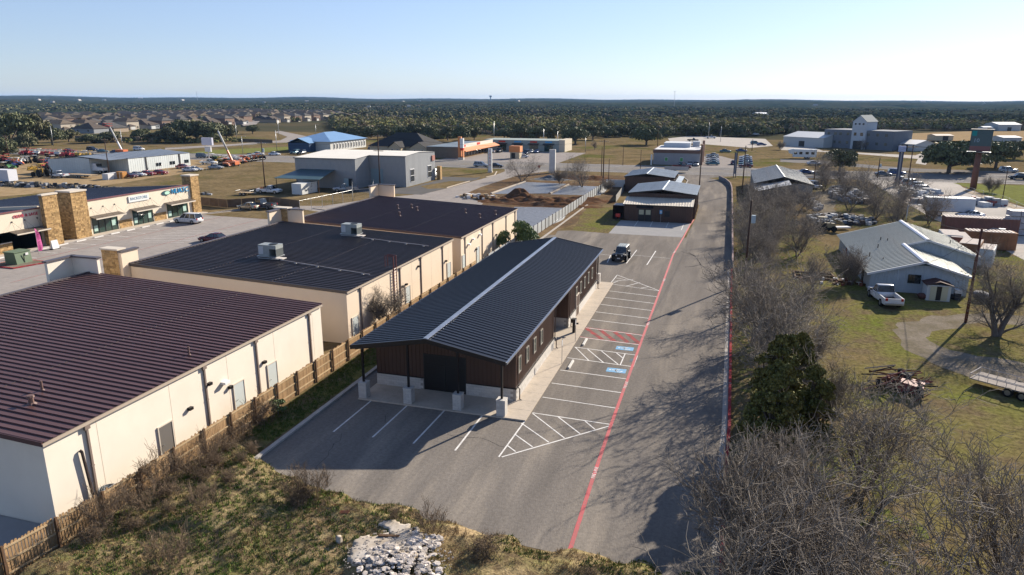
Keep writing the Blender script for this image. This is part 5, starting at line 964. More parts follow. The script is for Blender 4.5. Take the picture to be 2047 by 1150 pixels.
SUB = GP([(72, 262), (60, 246), (78, 229), (185, 226), (300, 223), (480, 224), (560, 229), (640, 230), (720, 236), (700, 258), (650, 264), (600, 262), (560, 261), (520, 281), (478, 284), (330, 275), (200, 278), (165, 275)])
GAPS = [GP([(128, 268), (150, 253), (184, 243), (196, 234), (204, 235), (196, 245), (170, 258), (150, 272)]), GP([(482, 256), (515, 250), (528, 240), (518, 236), (500, 240), (478, 250)]), GP([(535, 285), (548, 262), (565, 258), (606, 270), (590, 285)])]
cols = ['tan brick', 'brown brick', 'grey sided', 'cream sided']; rfs = ['brown', 'grey', 'tan']
def ords(k):
    k += 1; base = ['zeroth', 'first', 'second', 'third', 'fourth', 'fifth', 'sixth', 'seventh', 'eighth', 'ninth', 'tenth', 'eleventh', 'twelfth', 'thirteenth', 'fourteenth', 'fifteenth', 'sixteenth', 'seventeenth', 'eighteenth', 'nineteenth']; tens = {2: 'twent', 3: 'thirt', 4: 'fort', 5: 'fift', 6: 'sixt', 7: 'sevent', 8: 'eight', 9: 'ninet'}
    if k < 20: return base[k]
    if k >= 100: return ('hundredth' if k == 100 else 'hundred-and-'+ords(k-101)) if k < 200 else 'two-hundred-and-'+ords(k-201)
    return tens[k//10]+('ieth' if k % 10 == 0 else 'y-'+base[k % 10])
_old = lambda k: ['first', 'second', 'third', 'fourth', 'fifth', 'sixth', 'seventh', 'eighth', 'ninth', 'tenth', 'eleventh', 'twelfth', 'thirteenth', 'fourteenth', 'fifteenth', 'sixteenth', 'seventeenth', 'eighteenth', 'nineteenth', 'twentieth'][k] if k < 20 else 'number %d' % (k+1)
col_i = 0; X = -700
while X < -60:
    Y = 318+rs.uniform(-6, 6); row = 0; c_has = False
    while Y < 980 and nh < 230:
        x = X+rs.uniform(-1, 1); y = Y
        if inpoly(x, y, SUB) and not any(inpoly(x, y, g) for g in GAPS):
            i = rs.randrange(12); lb = '%s house with %s roof, %s back in subdivision column %s' % (cols[i % 4], rfs[i % 3], ords(row), ords(col_i))
            a = (PI/2 if (col_i % 2) else -PI/2)+rs.uniform(-.05, .05)
            while len(protos) <= i: protos.append(None)
            if protos[i] is None: protos[i] = hproto(i, lb); protos[i].location = (x, y, -.2); protos[i].rotation_euler.z = a; protos[i]['group'] = 'houses of the far subdivision'
            else: dup(protos[i], (x, y, -.2), a, lb)
            HOUSES.append((x, y)); nh += 1; row += 1; c_has = True
        Y += 17.5
    X += 25 if col_i % 2 else 36
    col_i += 1 if c_has or X > -560 else 0
print('houses', nh)
# tan timber fence strips
def longfence(pts, h, m, lb, step=2.5, wpanel=None):
    P_ = GP(pts); t = thing('board_fence', lb, 'fence', (P_[0][0], P_[0][1], 0)); lo = t.location
    for (xa, ya), (xb, yb) in zip(P_, P_[1:]):
        L = math.hypot(xb-xa, yb-ya); n = max(1, int(L/step)); a = math.atan2(yb-ya, xb-xa); me = None
        for k in range(n):
            if me is None: me = B().box(.03, -.03, .05, L/n-.03, .03, h).mesh('fence_panel', m)
            place(me, 'fence_panel', t, Vector((xa+(xb-xa)*k/n, ya+(yb-ya)*k/n, 0))-lo, a)
    return t
longfence([(386, 409), (455, 416), (540, 410), (600, 418)], 1.7, mat('brown_board', (.16, .115, .08), (.12, .085, .06), 1, .9, rnd=.1), 'brown board fence north of the shop car park')  # boards in their own brown, varied panel by panel
longfence([(470, 283), (545, 286)], 1.6, pm('dark_board', (.15, .115, .085)), 'dark board fence in front of the nearest subdivision houses', 4)
longfence([(150, 277), (330, 282)], 1.5, pm('dark_board', (.15, .115, .085)), 'dark board fence along the front of the subdivision', 4)
longfence([(1250, 377), (1240, 392), (1231, 405)], 1.5, pm('wire_panel', (.25, .24, .22)), 'low fence beside the brown building', 2)
# ================================================================ vehicles
M_tyre = mat('tyre_rubber', (.018, .018, .018), rough=.9); M_rim = mat('wheel_rim', (.32, .33, .34), rough=.35, metal=.7); M_cglass = mat('car_glass', (.012, .016, .02), rough=.05, spec=.9)
M_lamp = mat('headlamp_glass', (.6, .6, .58), rough=.15); M_tail = mat('tail_lamp_red', (.35, .01, .01), rough=.3)
CARS = {'white': (.62, .63, .64), 'silver': (.33, .34, .35), 'black': (.012, .013, .016), 'grey': (.11, .12, .13), 'blue': (.03, .06, .16), 'red': (.30, .015, .02), 'tan': (.36, .31, .22), 'dark blue': (.015, .025, .06), 'teal': (.05, .14, .17), 'maroon': (.10, .015, .02)}
def cpaint(c): return mat('car_paint_'+c.replace(' ', '_'), CARS[c], rough=.22, metal=.25 if c not in ('white',) else 0, spec=.6)
def hull(st, n=4):
    """st: (x, zlow, zhigh, halfwidth_low, halfwidth_high)"""
    out = []
    for x, zl, zh, wl, wh in st:
        c = min(.12, (zh-zl)*.3)
        out.append([(x, -wl+.05, zl), (x, wl-.05, zl), (x, wl, zl+c), (x, (wl*.3+wh*.7), zh-c), (x, wh-.1, zh), (x, -wh+.1, zh), (x, -(wl*.3+wh*.7), zh-c), (x, -wl, zl+c)])
    return out
wheel_cache = {}
def add_wheels(t, xs, y, r, w_=.24):
    for x in xs:
        for s in (-1, 1):
            k = (round(r, 2), s)
            if k not in wheel_cache:
                wheel_cache[k] = (B().tube((0, -w_/2, 0), (0, w_/2, 0), r, r, 16).mesh('tyre', M_tyre), B().tube((0, s*(w_/2-.02), 0), (0, s*(w_/2+.012), 0), r*.62, r*.58, 12).mesh('rim', M_rim))
            w0 = place(wheel_cache[k][0], 'wheel', t, (x, s*y, r)); place(wheel_cache[k][1], 'rim', w0)
def cabin(t, belt, roof, zb, zr, wb, wr, pm_, rear_open=True):
    """glass band between belt line x-range and roof x-range, roof panel and pillars"""
    (b0, b1), (r0, r1) = belt, roof
    B().hexa([(b0, -wb, zb), (b1, -wb, zb), (b1, wb, zb), (b0, wb, zb), (r0, -wr, zr), (r1, -wr, zr), (r1, wr, zr), (r0, wr, zr)]).obj('cabin_glass', M_cglass, t)
    rf = B(); rf.rings([[(r0-.06, -wr-.02, zr-.01), (r0-.06, wr+.02, zr-.01), (r0+.1, wr-.1, zr+.06), (r0+.1, -wr+.1, zr+.06)], [(r1+.06, -wr-.02, zr-.01), (r1+.06, wr+.02, zr-.01), (r1-.15, wr-.1, zr+.06), (r1-.15, -wr+.1, zr+.06)]]); rf.obj('roof_panel', pm_, t, True)
    p = B()
    for s in (-1, 1):
        for f0, f1 in ((0, .035), (.36, .40), (.67, .70), (.965, 1)):
            xb0, xb1 = b0+(b1-b0)*f0, b0+(b1-b0)*f1; xr0, xr1 = r0+(r1-r0)*f0, r0+(r1-r0)*f1; e = .012
            ys = [s*(wb+e), s*(wb-.03)]; yr = [s*(wr+e), s*(wr-.03)]
            p.hexa([(xb0, ys[0], zb), (xb1, ys[0], zb), (xb1, ys[1], zb), (xb0, ys[1], zb), (xr0, yr[0], zr), (xr1, yr[0], zr), (xr1, yr[1], zr), (xr0, yr[1], zr)])
    kind(p.obj('pillars', pm_, t), 'stuff')
def lamps(t, xf, xr, y, z, big=1):
    for s in (-1, 1):
        B().box(xf-.12, s*y-.17*big, z, xf+.015, s*y+.17*big, z+.16*big).obj('headlight', M_lamp, t); B().box(xr-.015, s*y-.12*big, z+.08, xr+.10, s*y+.12*big, z+.36*big).obj('taillight', M_tail, t)
    B().box(xr-.03, -.26, z-.15, xr-.005, .26, z+.02).obj('number_plate', M_lamp, t); B().box(xf-.01, -.5, z-.05, xf+.02, .5, z+.13).obj('grille', M_black, t)
def doorseams(t, xs, y, z0, z1, hx=()):
    b = B()
    for x in xs:
        for s in (-1, 1): b.box(x-.012, s*y-.006, z0, x+.012, s*y+.006, z1)
    if xs: kind(b.obj('door_gaps', M_black, t), 'stuff')
    for x in hx:
        for s in (-1, 1): B().box(x-.1, s*(y+.005)-.015, z1-.16, x+.1, s*(y+.005)+.015, z1-.12).obj('door_handle', M_black, t)
def suv(t, c, L=4.9, W=1.95, H=1.85, van=False):
    p = cpaint(c); l = L/2; w_ = W/2
    B().rings(hull([(-l, .5, .85, w_*.86, w_*.84), (-l+.08, .34, 1.02, w_*.94, w_*.9), (-l+.6, .3, 1.06, w_, w_*.93), (0, .28, 1.06, w_, w_*.93), (l*.42, .28, 1.04, w_, w_*.93), (l*.5, .28, 1.02, w_, w_*.92), (l-.25, .32, .92, w_*.96, w_*.86), (l, .42, .72, w_*.84, w_*.76)])).obj('body', p, t, True)
    cabin(t, (-l+.1, l*.46), (-l+.38, l*.1), 1.03, H-.06, w_*.9, w_*.76, p); add_wheels(t, (-l+.95, l-.95), w_-.1, .37); lamps(t, l-.02, -l, w_*.68, .66); doorseams(t, (l*.36, -l*.06, -l*.46), w_*.985, .4, 1.0, (l*.1, -l*.3))
    for s in (-1, 1): B().box(l*.36-.08, s*(w_+.02), .98, l*.36+.08, s*(w_+.2), 1.14).obj('mirror', p, t)
    return t
def sedan(t, c, L=4.7, W=1.82, H=1.45):
    p = cpaint(c); l = L/2; w_ = W/2
    B().rings(hull([(-l, .45, .8, w_*.84, w_*.8), (-l+.1, .32, .93, w_*.94, w_*.88), (-l+.9, .26, .95, w_, w_*.92), (0, .25, .95, w_, w_*.93), (l*.4, .25, .93, w_, w_*.92), (l-.3, .28, .8, w_*.95, w_*.84), (l, .36, .62, w_*.82, w_*.74)])).obj('body', p, t, True)
    cabin(t, (-l+.7, l*.42), (-l+1.35, l*.06), .92, H-.06, w_*.88, w_*.7, p); add_wheels(t, (-l+.9, l-.9), w_-.1, .33); lamps(t, l-.02, -l, w_*.66, .56); doorseams(t, (l*.34, -l*.08), w_*.985, .36, .9, (l*.1, -l*.3))
    for s in (-1, 1): B().box(l*.32-.08, s*(w_+.01), .9, l*.32+.08, s*(w_+.17), 1.04).obj('mirror', p, t)
    return t
def pickup(t, c, L=5.8, W=2.0, H=1.9, load=None):
    p = cpaint(c); l = L/2; w_ = W/2
    B().rings(hull([(-l*.06, .4, 1.15, w_, w_*.95), (l*.3, .4, 1.15, w_, w_*.95), (l*.4, .4, 1.12, w_, w_*.95), (l-.2, .42, 1.05, w_*.97, w_*.9), (l, .5, .92, w_*.86, w_*.8)])).obj('body', p, t, True)
    bd = B(); bd.box(-l+.02, -w_*.97, .5, -l*.065, -w_*.97+.12, 1.15); bd.box(-l+.02, w_*.97-.12, .5, -l*.065, w_*.97, 1.15); bd.box(-l+.02, -w_*.85, .5, -l*.065, w_*.85, .62); bed = bd.obj('bed', p, t); B().box(-l, -w_*.85, .6, -l+.09, w_*.85, 1.15).obj('tailgate', p, t); B().box(-l+.1, -w_*.84, .622, -l*.075, w_*.84, .66).obj('bed_liner', M_black, t)
    cabin(t, (-l*.06, l*.44), (0.02, l*.22), 1.12, H-.06, w_*.92, w_*.8, p); add_wheels(t, (-l+1.15, l-.95), w_-.12, .41, .28); lamps(t, l-.02, -l, w_*.76, .82); B().box(-l-.16, -w_*.9, .5, -l-.02, w_*.9, .66).obj('rear_bumper', M_rim, t); doorseams(t, (l*.36, l*.13, -l*.04), w_*.985, .5, 1.1, (l*.2, 0))
    for s in (-1, 1): B().box(l*.36-.09, s*(w_+.02), 1.06, l*.36+.09, s*(w_+.24), 1.28).obj('mirror', M_black, t)
    if load: B().hexa([(-l+.5, -.5, .66), (-l+1.5, -.5, .66), (-l+1.5, .5, .66), (-l+.5, .5, .66), (-l+.7, -.3, 1.5), (-l+1.3, -.3, 1.4), (-l+1.3, .3, 1.4), (-l+.7, .3, 1.5)]).obj('orange_load', org, t)
    return t
def van(t, c):
    p = cpaint(c); B().rings(hull([(-2.7, .4, 1.9, .92, .85), (-2.6, .3, 2.1, .98, .88), (1.3, .3, 2.1, .98, .88), (1.9, .3, 1.35, .98, .9), (2.5, .35, 1.15, .95, .85), (2.65, .45, .8, .85, .8)])).obj('body', p, t, True)
    for s in (-1, 1):
        for x in (-2.1, -1.1, -.1, .8): B().box(x, s*.985-.01, 1.25, x+.75, s*.985+.01, 1.8).obj('window', M_cglass, t)
    B().hexa([(1.42, -.8, 1.25), (1.98, -.8, 1.25), (1.98, .8, 1.25), (1.42, .8, 1.25), (1.3, -.75, 1.3), (1.45, -.75, 2.0), (1.45, .75, 2.0), (1.3, .75, 1.3)]).obj('windscreen', M_cglass, t); add_wheels(t, (-1.8, 1.7), .88, .36); lamps(t, 2.62, -2.7, .7, .7); return t
# the jeep-like off-roader
t = thing('off_road_vehicle', 'dark boxy off-road vehicle with pale roof parked facing the camera in the drive lot', 'car', (*G(1242, 519), 0), -PI/2-.05)
p = mat('off_road_silver', (.10, .115, .13), rough=.3, metal=.3)
B().rings([[(x, -w_, z0), (x, w_, z0), (x, w_*.97, z1), (x, -w_*.97, z1)] for x, w_, z0, z1 in ((-2.0, .78, .55, 1.15), (.55, .78, .55, 1.17), (.6, .66, .55, 1.2), (1.75, .56, .58, 1.1))]).obj('body', p, t)
B().hexa([(-1.95, -.76, 1.15), (.55, -.76, 1.15), (.55, .76, 1.15), (-1.95, .76, 1.15), (-1.9, -.66, 1.78), (.25, -.66, 1.78), (.25, .66, 1.78), (-1.9, .66, 1.78)]).obj('cabin_glass', M_cglass, t)
b = B(); b.rings([[(-1.98, -.68, 1.77), (-1.98, .68, 1.77), (-1.9, .6, 1.87), (-1.9, -.6, 1.87)], [(.3, -.68, 1.77), (.3, .68, 1.77), (.2, .6, 1.85), (.2, -.6, 1.85)]]); b.obj('hard_top', mat('pale_hard_top', (.22, .25, .26), rough=.5), t)
for k in range(4): B().box(-1.7, -.5+k*.3, 1.88, 0, -.42+k*.3, 1.91).obj('roof_rib', MATS['pale_hard_top'], t)
add_wheels(t, (-1.35, 1.3), .86, .46, .32)
for s in (-1, 1):
    B().hexa([(.75, s*.6, .95), (1.95, s*.6, .95), (1.95, s*1.0, .9), (.75, s*1.0, .9), (.85, s*.6, 1.05), (1.85, s*.6, 1.05), (1.85, s*1.0, .98), (.85, s*1.0, .98)]).obj('front_fender', M_black, t)
    B().hexa([(-1.9, s*.76, .98), (-.8, s*.76, .98), (-.8, s*1.0, .92), (-1.9, s*1.0, .92), (-1.8, s*.76, 1.05), (-.9, s*.76, 1.05), (-.9, s*1.0, .99), (-1.8, s*1.0, .99)]).obj('rear_fender', M_black, t)
    B().tube((1.76, s*.38, .92), (1.8, s*.38, .92), .11, .11, 10).obj('headlight', M_lamp, t); B().box(.35, s*.8-.02, 1.15, .5, s*.8+.18*s, 1.32) and B().box(.38, min(s*.8, s*1.0), 1.15, .48, max(s*.8, s*1.0), 1.34).obj('mirror', M_black, t)
B().box(1.72, -.55, .62, 1.79, .55, 1.08).obj('grille', M_black, t); B().box(1.8, -.8, .5, 2.08, .8, .72).obj('front_bumper', M_black, t); B().box(2.085, -.2, .52, 2.1, .2, .66).obj('number_plate', M_lamp, t); B().tube((-2.03, 0, 1.15), (-2.28, 0, 1.15), .42, .42, 14).obj('spare_wheel', M_tyre, t)
kinds = {'suv': suv, 'sedan': sedan, 'pickup': pickup, 'van': van}
def car(k, c, px, py, head, lb, group=None, **kw):
    """head: direction the nose points, radians from +x"""
    x, y = G(px, py); t = thing({'suv': 'parked_suv', 'sedan': 'parked_car', 'pickup': 'pickup_truck', 'van': 'parked_van'}[k], lb, {'suv': 'suv', 'sedan': 'car', 'pickup': 'pickup', 'van': 'van'}[k], (x, y, 0), head, group); kinds[k](t, c, **kw); return t
N_, E_, S_, W_ = PI/2, 0, -PI/2, PI
car('suv', 'white', 377, 446, W_-.05, 'white SUV parked nose in at the right shop window', L=5.2)
car('sedan', 'tan', 497, 419, W_-.15, 'pale tan car parked below the brown board fence'); car('pickup', 'grey', 527, 417, W_-.12, 'dark grey pickup parked right beside the pale tan car')
car('sedan', 'maroon', 428, 484, W_, 'dark car almost hidden behind the charcoal roof edge')
car('pickup', 'white', 539, 387, E_+.03, 'white pickup with an orange load towing a small trailer on the grass', load=True)
car('pickup', 'silver', 691, 383, S_-1.1, 'grey and white pickup parked by the grey warehouse')
car('pickup', 'white', 1767, 604, N_+.12, 'white pickup with a black bed parked beside the white metal house')
car('suv', 'silver', 962, 334, E_, 'silver SUV driving on the highway past the narrow pylon'); car('sedan', 'black', 992, 335, E_, 'black car driving on the highway just ahead of the silver SUV')
car('pickup', 'maroon', 1363, 338, E_, 'dark maroon pickup on the highway above the far brown building')
car('van', 'white', 866, 353, S_+.3, 'white van parked at the right end of the grey warehouse')
car('suv', 'white', 278, 301, W_+3.1, 'white SUV alone on the highway left of the yard sign')
car('sedan', 'dark blue', 138, 304, E_, 'dark blue car on the highway beyond the row of red machines'); car('suv', 'dark blue', 185, 302, E_, 'long dark blue vehicle on the highway beyond the workshop'); car('sedan', 'teal', 205, 305, E_, 'teal car just behind the long dark blue vehicle')
car('sedan', 'dark blue', 232, 307, E_, 'dark car on the highway behind the tall white boom')
car('suv', 'grey', 405, 316, E_, 'grey SUV on a trailer beside the yard sign'); car('pickup', 'white', 418, 329, E_, 'white pickup parked inside the yard below its sign'); car('sedan', 'silver', 432, 338, E_+.1, 'silver green car behind the yard fence'); car('sedan', 'silver', 390, 342, E_+.1, 'silver car behind the yard fence left of the green grey one')
car('pickup', 'white', 470, 322, W_, 'white pickup just beyond the orange boom base'); car('pickup', 'dark blue', 497, 317, E_, 'dark blue pickup on the highway near the yard entrance'); car('sedan', 'white', 517, 311, E_, 'white car on the highway left of the clinic'); car('sedan', 'white', 549, 311, E_, 'small white car before the clinic')
car('suv', 'teal', 590, 308, S_, 'teal SUV parked at the clinic'); car('suv', 'black', 603, 309, S_, 'black SUV parked next to the teal one'); car('suv', 'maroon', 747, 302, E_, 'dark SUV parked between the clinic and the shingle building')
car('sedan', 'red', 295, 351, E_+.1, 'dark red car by the workshop wall'); car('sedan', 'red', 320, 349, E_+.1, 'bright red car by the workshop windows'); car('sedan', 'white', 276, 353, E_+.1, 'white car at the yard fence left of the red ones'); car('sedan', 'maroon', 258, 356, E_+.1, 'small dark red car at the corner of the yard fence'); car('sedan', 'white', 380, 343, E_+.1, 'white car nose to the pale workshop end'); car('sedan', 'red', 366, 337, E_, 'red car at the workshop end wall')
car('pickup', 'white', 120, 355, W_-.1, 'white pickup with a flatbed trailer behind it in the yard')
car('sedan', 'silver', 978, 306, W_, 'silver car parked at the orange store'); car('suv', 'black', 998, 305, S_, 'dark SUV parked at the orange store'); car('suv', 'dark blue', 1052, 309, S_, 'navy SUV parked right of the kiosk'); car('sedan', 'blue', 1073, 306, S_, 'blue car parked at the strip mall'); car('sedan', 'white', 1044, 316, W_+.4, 'white car waiting behind the kiosk'); car('suv', 'black', 1112, 301, S_, 'black SUV at the end of the strip mall'); car('sedan', 'silver', 1062, 306, S_, 'silver car parked between the navy and blue ones')
for k, (c, x, y) in enumerate((('teal', 1363, 330), ('white', 1379, 331), ('silver', 1391, 332))): car('sedan', c, x, y, S_, '%s car parked in front of the restaurant, %s of three' % (c, ['left', 'middle', 'right'][k]), 'cars in front of the restaurant')
for k, c in enumerate(('teal', 'silver', 'white', 'grey', 'silver')): car('sedan', c, 1424, 330-k*4.2, W_, '%s car at the right side of the restaurant, %s from the road' % (c, ords(k)), 'cars at the side of the restaurant')
for k, c in enumerate(('maroon', 'teal', 'blue', 'silver', 'white')): car('sedan', c, 1490, 335-k*4.4, W_, '%s car in the row right of the restaurant exit, %s from the road' % (c, ords(k)), 'cars right of the restaurant exit')
car('sedan', 'dark blue', 1466, 329, N_, 'dark blue car alone beside the restaurant exit'); car('sedan', 'teal', 1450, 305, E_, 'teal car at the far side of the restaurant field'); car('sedan', 'blue', 1482, 304, E_, 'blue car near the bushes beyond the restaurant')
for k, (c, kd, x, y) in enumerate((('white', 'pickup', 1421, 277), ('black', 'pickup', 1385, 283), ('teal', 'suv', 1510, 289), ('blue', 'sedan', 1522, 291), ('white', 'sedan', 1510, 270))): car(kd, c, x, y, E_+.1*k, '%s %s in the far pale yard, %s from the left' % (c, kd if kd != 'sedan' else 'car', ords((1, 0, 2, 3, 4)[k])), 'vehicles in the far pale yard')
car('sedan', 'grey', 1765, 352, E_, 'grey car turning off the highway by the tall dark sign'); car('suv', 'blue', 1792, 350, E_, 'blue SUV on the highway behind the tall dark sign'); car('suv', 'black', 2036, 359, W_, 'black SUV on the highway at the right edge'); car('suv', 'silver', 2015, 345, E_, 'silver SUV below the far right oaks')
car('sedan', 'blue', 1610, 348, E_+.4, 'dark blue car behind the grey shed roof'); car('suv', 'white', 1629, 377, S_+.3, 'small white car at the right corner of the grey shed'); car('sedan', 'white', 1627, 330, E_, 'pale car waiting at the highway beyond the shed'); car('sedan', 'silver', 1778, 296, E_, 'silver car parked by the gabled hall'); car('suv', 'black', 1801, 303, N_, 'dark SUV on the hall drive')
for k, (c, x, y, a) in enumerate((('white', 1798, 366, 1.2), ('silver', 1822, 372, .6), ('white', 1836, 378, .9), ('white', 1846, 385, .5))): car('suv', c, x, y, a, '%s vehicle crammed into the junk row by the bright concrete, %s from the highway' % (c, ords(k)), 'vehicles in the junk row')
car('sedan', 'white', 1938, 436, W_+.1, 'old white car behind the long red container', L=4.6)
# long white trailers, recreational vehicle
def boxtrailer(x, y, a, L, H, m, lb, name='box_trailer', cat='trailer'):
    t = thing(name, lb, cat, (x, y, 0), a); B().box(-L/2, -1.25, 1.0, L/2, 1.25, H).obj('box_body', m, t); B().box(-L/2-.03, -1.2, 1.05, -L/2-.003, 1.2, H-.1).obj('rear_door', M_galv, t); add_wheels(t, (-L/2+1.2, -L/2+2.3), 1.05, .5); B().box(L/2-2, -.6, .1, L/2-1.8, .6, 1.0).obj('landing_gear', M_black, t); B().box(-L/2+.2, -.5, .8, L/2-.2, .5, 1.0).obj('chassis', M_black, t); return t
x, y = G(1898, 432); boxtrailer(x-.4, y, .02, 8, 3.5, mat('pale_blue_trailer', (.42, .47, .52), (.36, .41, .46), .5, .5), 'long pale blue box trailer behind the thicket by the bright concrete')
x, y = G(14, 369); boxtrailer(x-2, y, 0, 9, 3.8, pm('white_trailer', (.55, .56, .6)), 'white box trailer cut by the left edge of the yard')
x, y = G(1602, 317); t = thing('travel_trailer', 'white fifth wheel travel trailer standing on the dry field', 'travel trailer', (x, y, 0), PI+.05); wr_ = pm('rv_white', (.66, .66, .63), rough=.4)
B().hexa([(-5, -1.2, .6), (3.2, -1.2, .6), (3.2, 1.2, .6), (-5, 1.2, .6), (-5, -1.2, 3.4), (3.4, -1.2, 3.5), (3.4, 1.2, 3.5), (-5, 1.2, 3.4)]).obj('body', wr_, t); B().hexa([(3.2, -1.15, 1.6), (4.6, -1.15, 1.9), (4.6, 1.15, 1.9), (3.2, 1.15, 1.6), (3.2, -1.15, 3.6), (5.0, -1.15, 3.2), (5.0, 1.15, 3.2), (3.2, 1.15, 3.6)]).obj('nose', wr_, t); add_wheels(t, (-2.4, -1.4), 1.05, .4)
for xx in (-4.2, -2.2, 0, 1.8):
    for s in (-1, 1): B().box(xx, s*1.21-.02, 1.6, xx+1.1, s*1.21+.02, 2.5).obj('window', M_cglass, t)
# small utility trailers
def flatbed(px, py, a, L, W, lb, m=None, sides=0, deck=None, rest=.55):
    x, y = G(px, py); t = thing('flatbed_trailer', lb, 'trailer', (x, y, 0), a); m = m or M_rim; B().box(-L/2, -W/2, rest, L/2, W/2, rest+.08).obj('deck', deck or M_woodp, t)
    for s in (-1, 1): B().box(-L/2, s*W/2-.04, rest-.1, L/2, s*W/2+.04, rest+.12+sides).obj('side_rail', m, t) if not sides else None
    if sides:
        for s in (-1, 1):
            B().tube((-L/2, s*W/2, rest+sides), (L/2, s*W/2, rest+sides), .03, .03, 5).obj('side_rail', m, t)
            for k in range(int(L/.6)+1): B().tube((-L/2+k*.6, s*W/2, rest), (-L/2+k*.6, s*W/2, rest+sides), .02, .02, 4).obj('stake', m, t)
        for e in (-1, 1): B().tube((e*L/2, -W/2, rest+sides), (e*L/2, W/2, rest+sides), .03, .03, 5).obj('end_rail', m, t)
    add_wheels(t, (-.5, .4), W/2+.1, .34); b = B(); b.path([(L/2, -.5, rest), (L/2+1.2, 0, rest), (L/2, .5, rest)], .05, 5); b.obj('drawbar', m, t); return t
flatbed(490, 390, .03, 3.6, 1.8, 'small utility trailer hitched behind the white pickup on the grass', sides=.5)
flatbed(165, 355, -.05, 9, 2.3, 'long flatbed trailer behind the white yard pickup', rest=.8)
flatbed(2040, 790, -.62, 6.2, 2.1, 'long stake sided trailer with a grey deck near the right edge', pm('pale_rail', (.45, .42, .40)), sides=.45, deck=mat('grey_deck', (.30, .27, .24), (.22, .19, .17), 1.5, .9))
# ---------------------------------------------------------------- yard machines
def machine(t, c, k=0):
    p = mat('machine_'+c, {'red': (.33, .02, .02), 'orange': (.55, .13, .03), 'yellow': (.45, .27, .03), 'green': (.04, .18, .05), 'blue': (.05, .10, .28), 'white': (.55, .55, .52), 'khaki': (.25, .2, .11)}[c], rough=.5)
    B().hexa([(0, -.45, .7), (1.7, -.38, .7), (1.7, .38, .7), (0, .45, .7), (0, -.42, 1.5), (1.6, -.34, 1.35), (1.6, .34, 1.35), (0, .42, 1.5)]).obj('hood', p, t)
    for x, r in ((-.8, .75), (1.2, .48)):
        for s in (-1, 1): B().tube((x, s*.75-.15, r), (x, s*.75+.15, r), r, r, 12).obj('wheel', M_tyre, t)
    for x in (-1.2, -.1):
        for s in (-1, 1): B().tube((x, s*.5, .9), (x, s*.5, 2.4), .05, .05, 4).obj('cab_post', M_black, t)
    B().box(-1.3, -.65, 2.4, 0, .65, 2.5).obj('canopy', p if k % 2 else MATS.get('machine_white') or p, t)
    for s in (-1, 1): B().path([(0, s*.6, 1.2), (1.5, s*.6, 1.6+.5*(k % 3)), (2.4, s*.6, .8+.7*(k % 3))], .07, 5).obj('loader_arm', p, t)
    z = .5+.7*(k % 3); B().hexa([(2.3, -.85, z), (3.0, -.85, z-.1), (3.0, .85, z-.1), (2.3, .85, z), (2.3, -.85, z+.6), (2.45, -.85, z+.6), (2.45, .85, z+.6), (2.3, .85, z+.6)]).obj('bucket', p, t)
    return t
mproto = {}
def put_machine(c, px, py, a, lb, group, k=0):
    x, y = G(px, py)
    if (c, k) not in mproto: mproto[c, k] = machine(thing('tractor', lb, 'tractor', (x, y, 0), a, group), c, k); return
    dup(mproto[c, k], (x, y, 0), a, lb, group)
for k in range(14): put_machine(['red', 'red', 'red', 'white'][k % 4] if k < 11 else 'yellow', 48+k*10.2, 309+k*.5, S_+.5, '%s loader tractor in the long row beyond the workshop, %s from the left' % (['red', 'red', 'red', 'white'][k % 4] if k < 11 else 'yellow', ords(k)), 'long row of machines beyond the workshop', k % 2)
for k, (c, px, py) in enumerate((('red', 8, 326), ('orange', 20, 328), ('orange', 28, 331), ('blue', 24, 336), ('green', 13, 340), ('white', 38, 330), ('blue', 48, 327), ('white', 55, 327), ('red', 12, 322))): put_machine(c, px, py, .4*k, '%s machine in the left cluster of the yard, %s one counted from the road' % (c, ords(k)), 'left cluster of yard machines', k % 2)
for k, (c, px, py) in enumerate((('khaki', 76, 325), ('khaki', 86, 328), ('red', 88, 335), ('blue', 97, 331), ('yellow', 104, 325), ('red', 103, 339), ('khaki', 66, 319), ('khaki', 92, 321), ('blue', 106, 333))): put_machine(c, px, py, 1+.5*k, '%s machine crowded left of the white workshop, %s one counted from the yard track' % (c, ords(k)), 'machines crowded left of the workshop', k % 2)
for k in range(11): put_machine(['orange', 'orange', 'yellow', 'white'][k % 4], 447+k*7.5, 333-k*1.35, .3*k, '%s machine in the right row of the yard, %s from the left' % (['orange', 'orange', 'yellow', 'white'][k % 4], ords(k)), 'right row of orange machines', k % 2)
for k in range(4): put_machine('yellow' if k % 2 else 'green', 428+k*6, 321+k*1.5, 1.2*k, '%s machine behind the yard pickup, %s from the left' % ('yellow' if k % 2 else 'green', ords(k)), 'machines behind the yard pickup', 0)
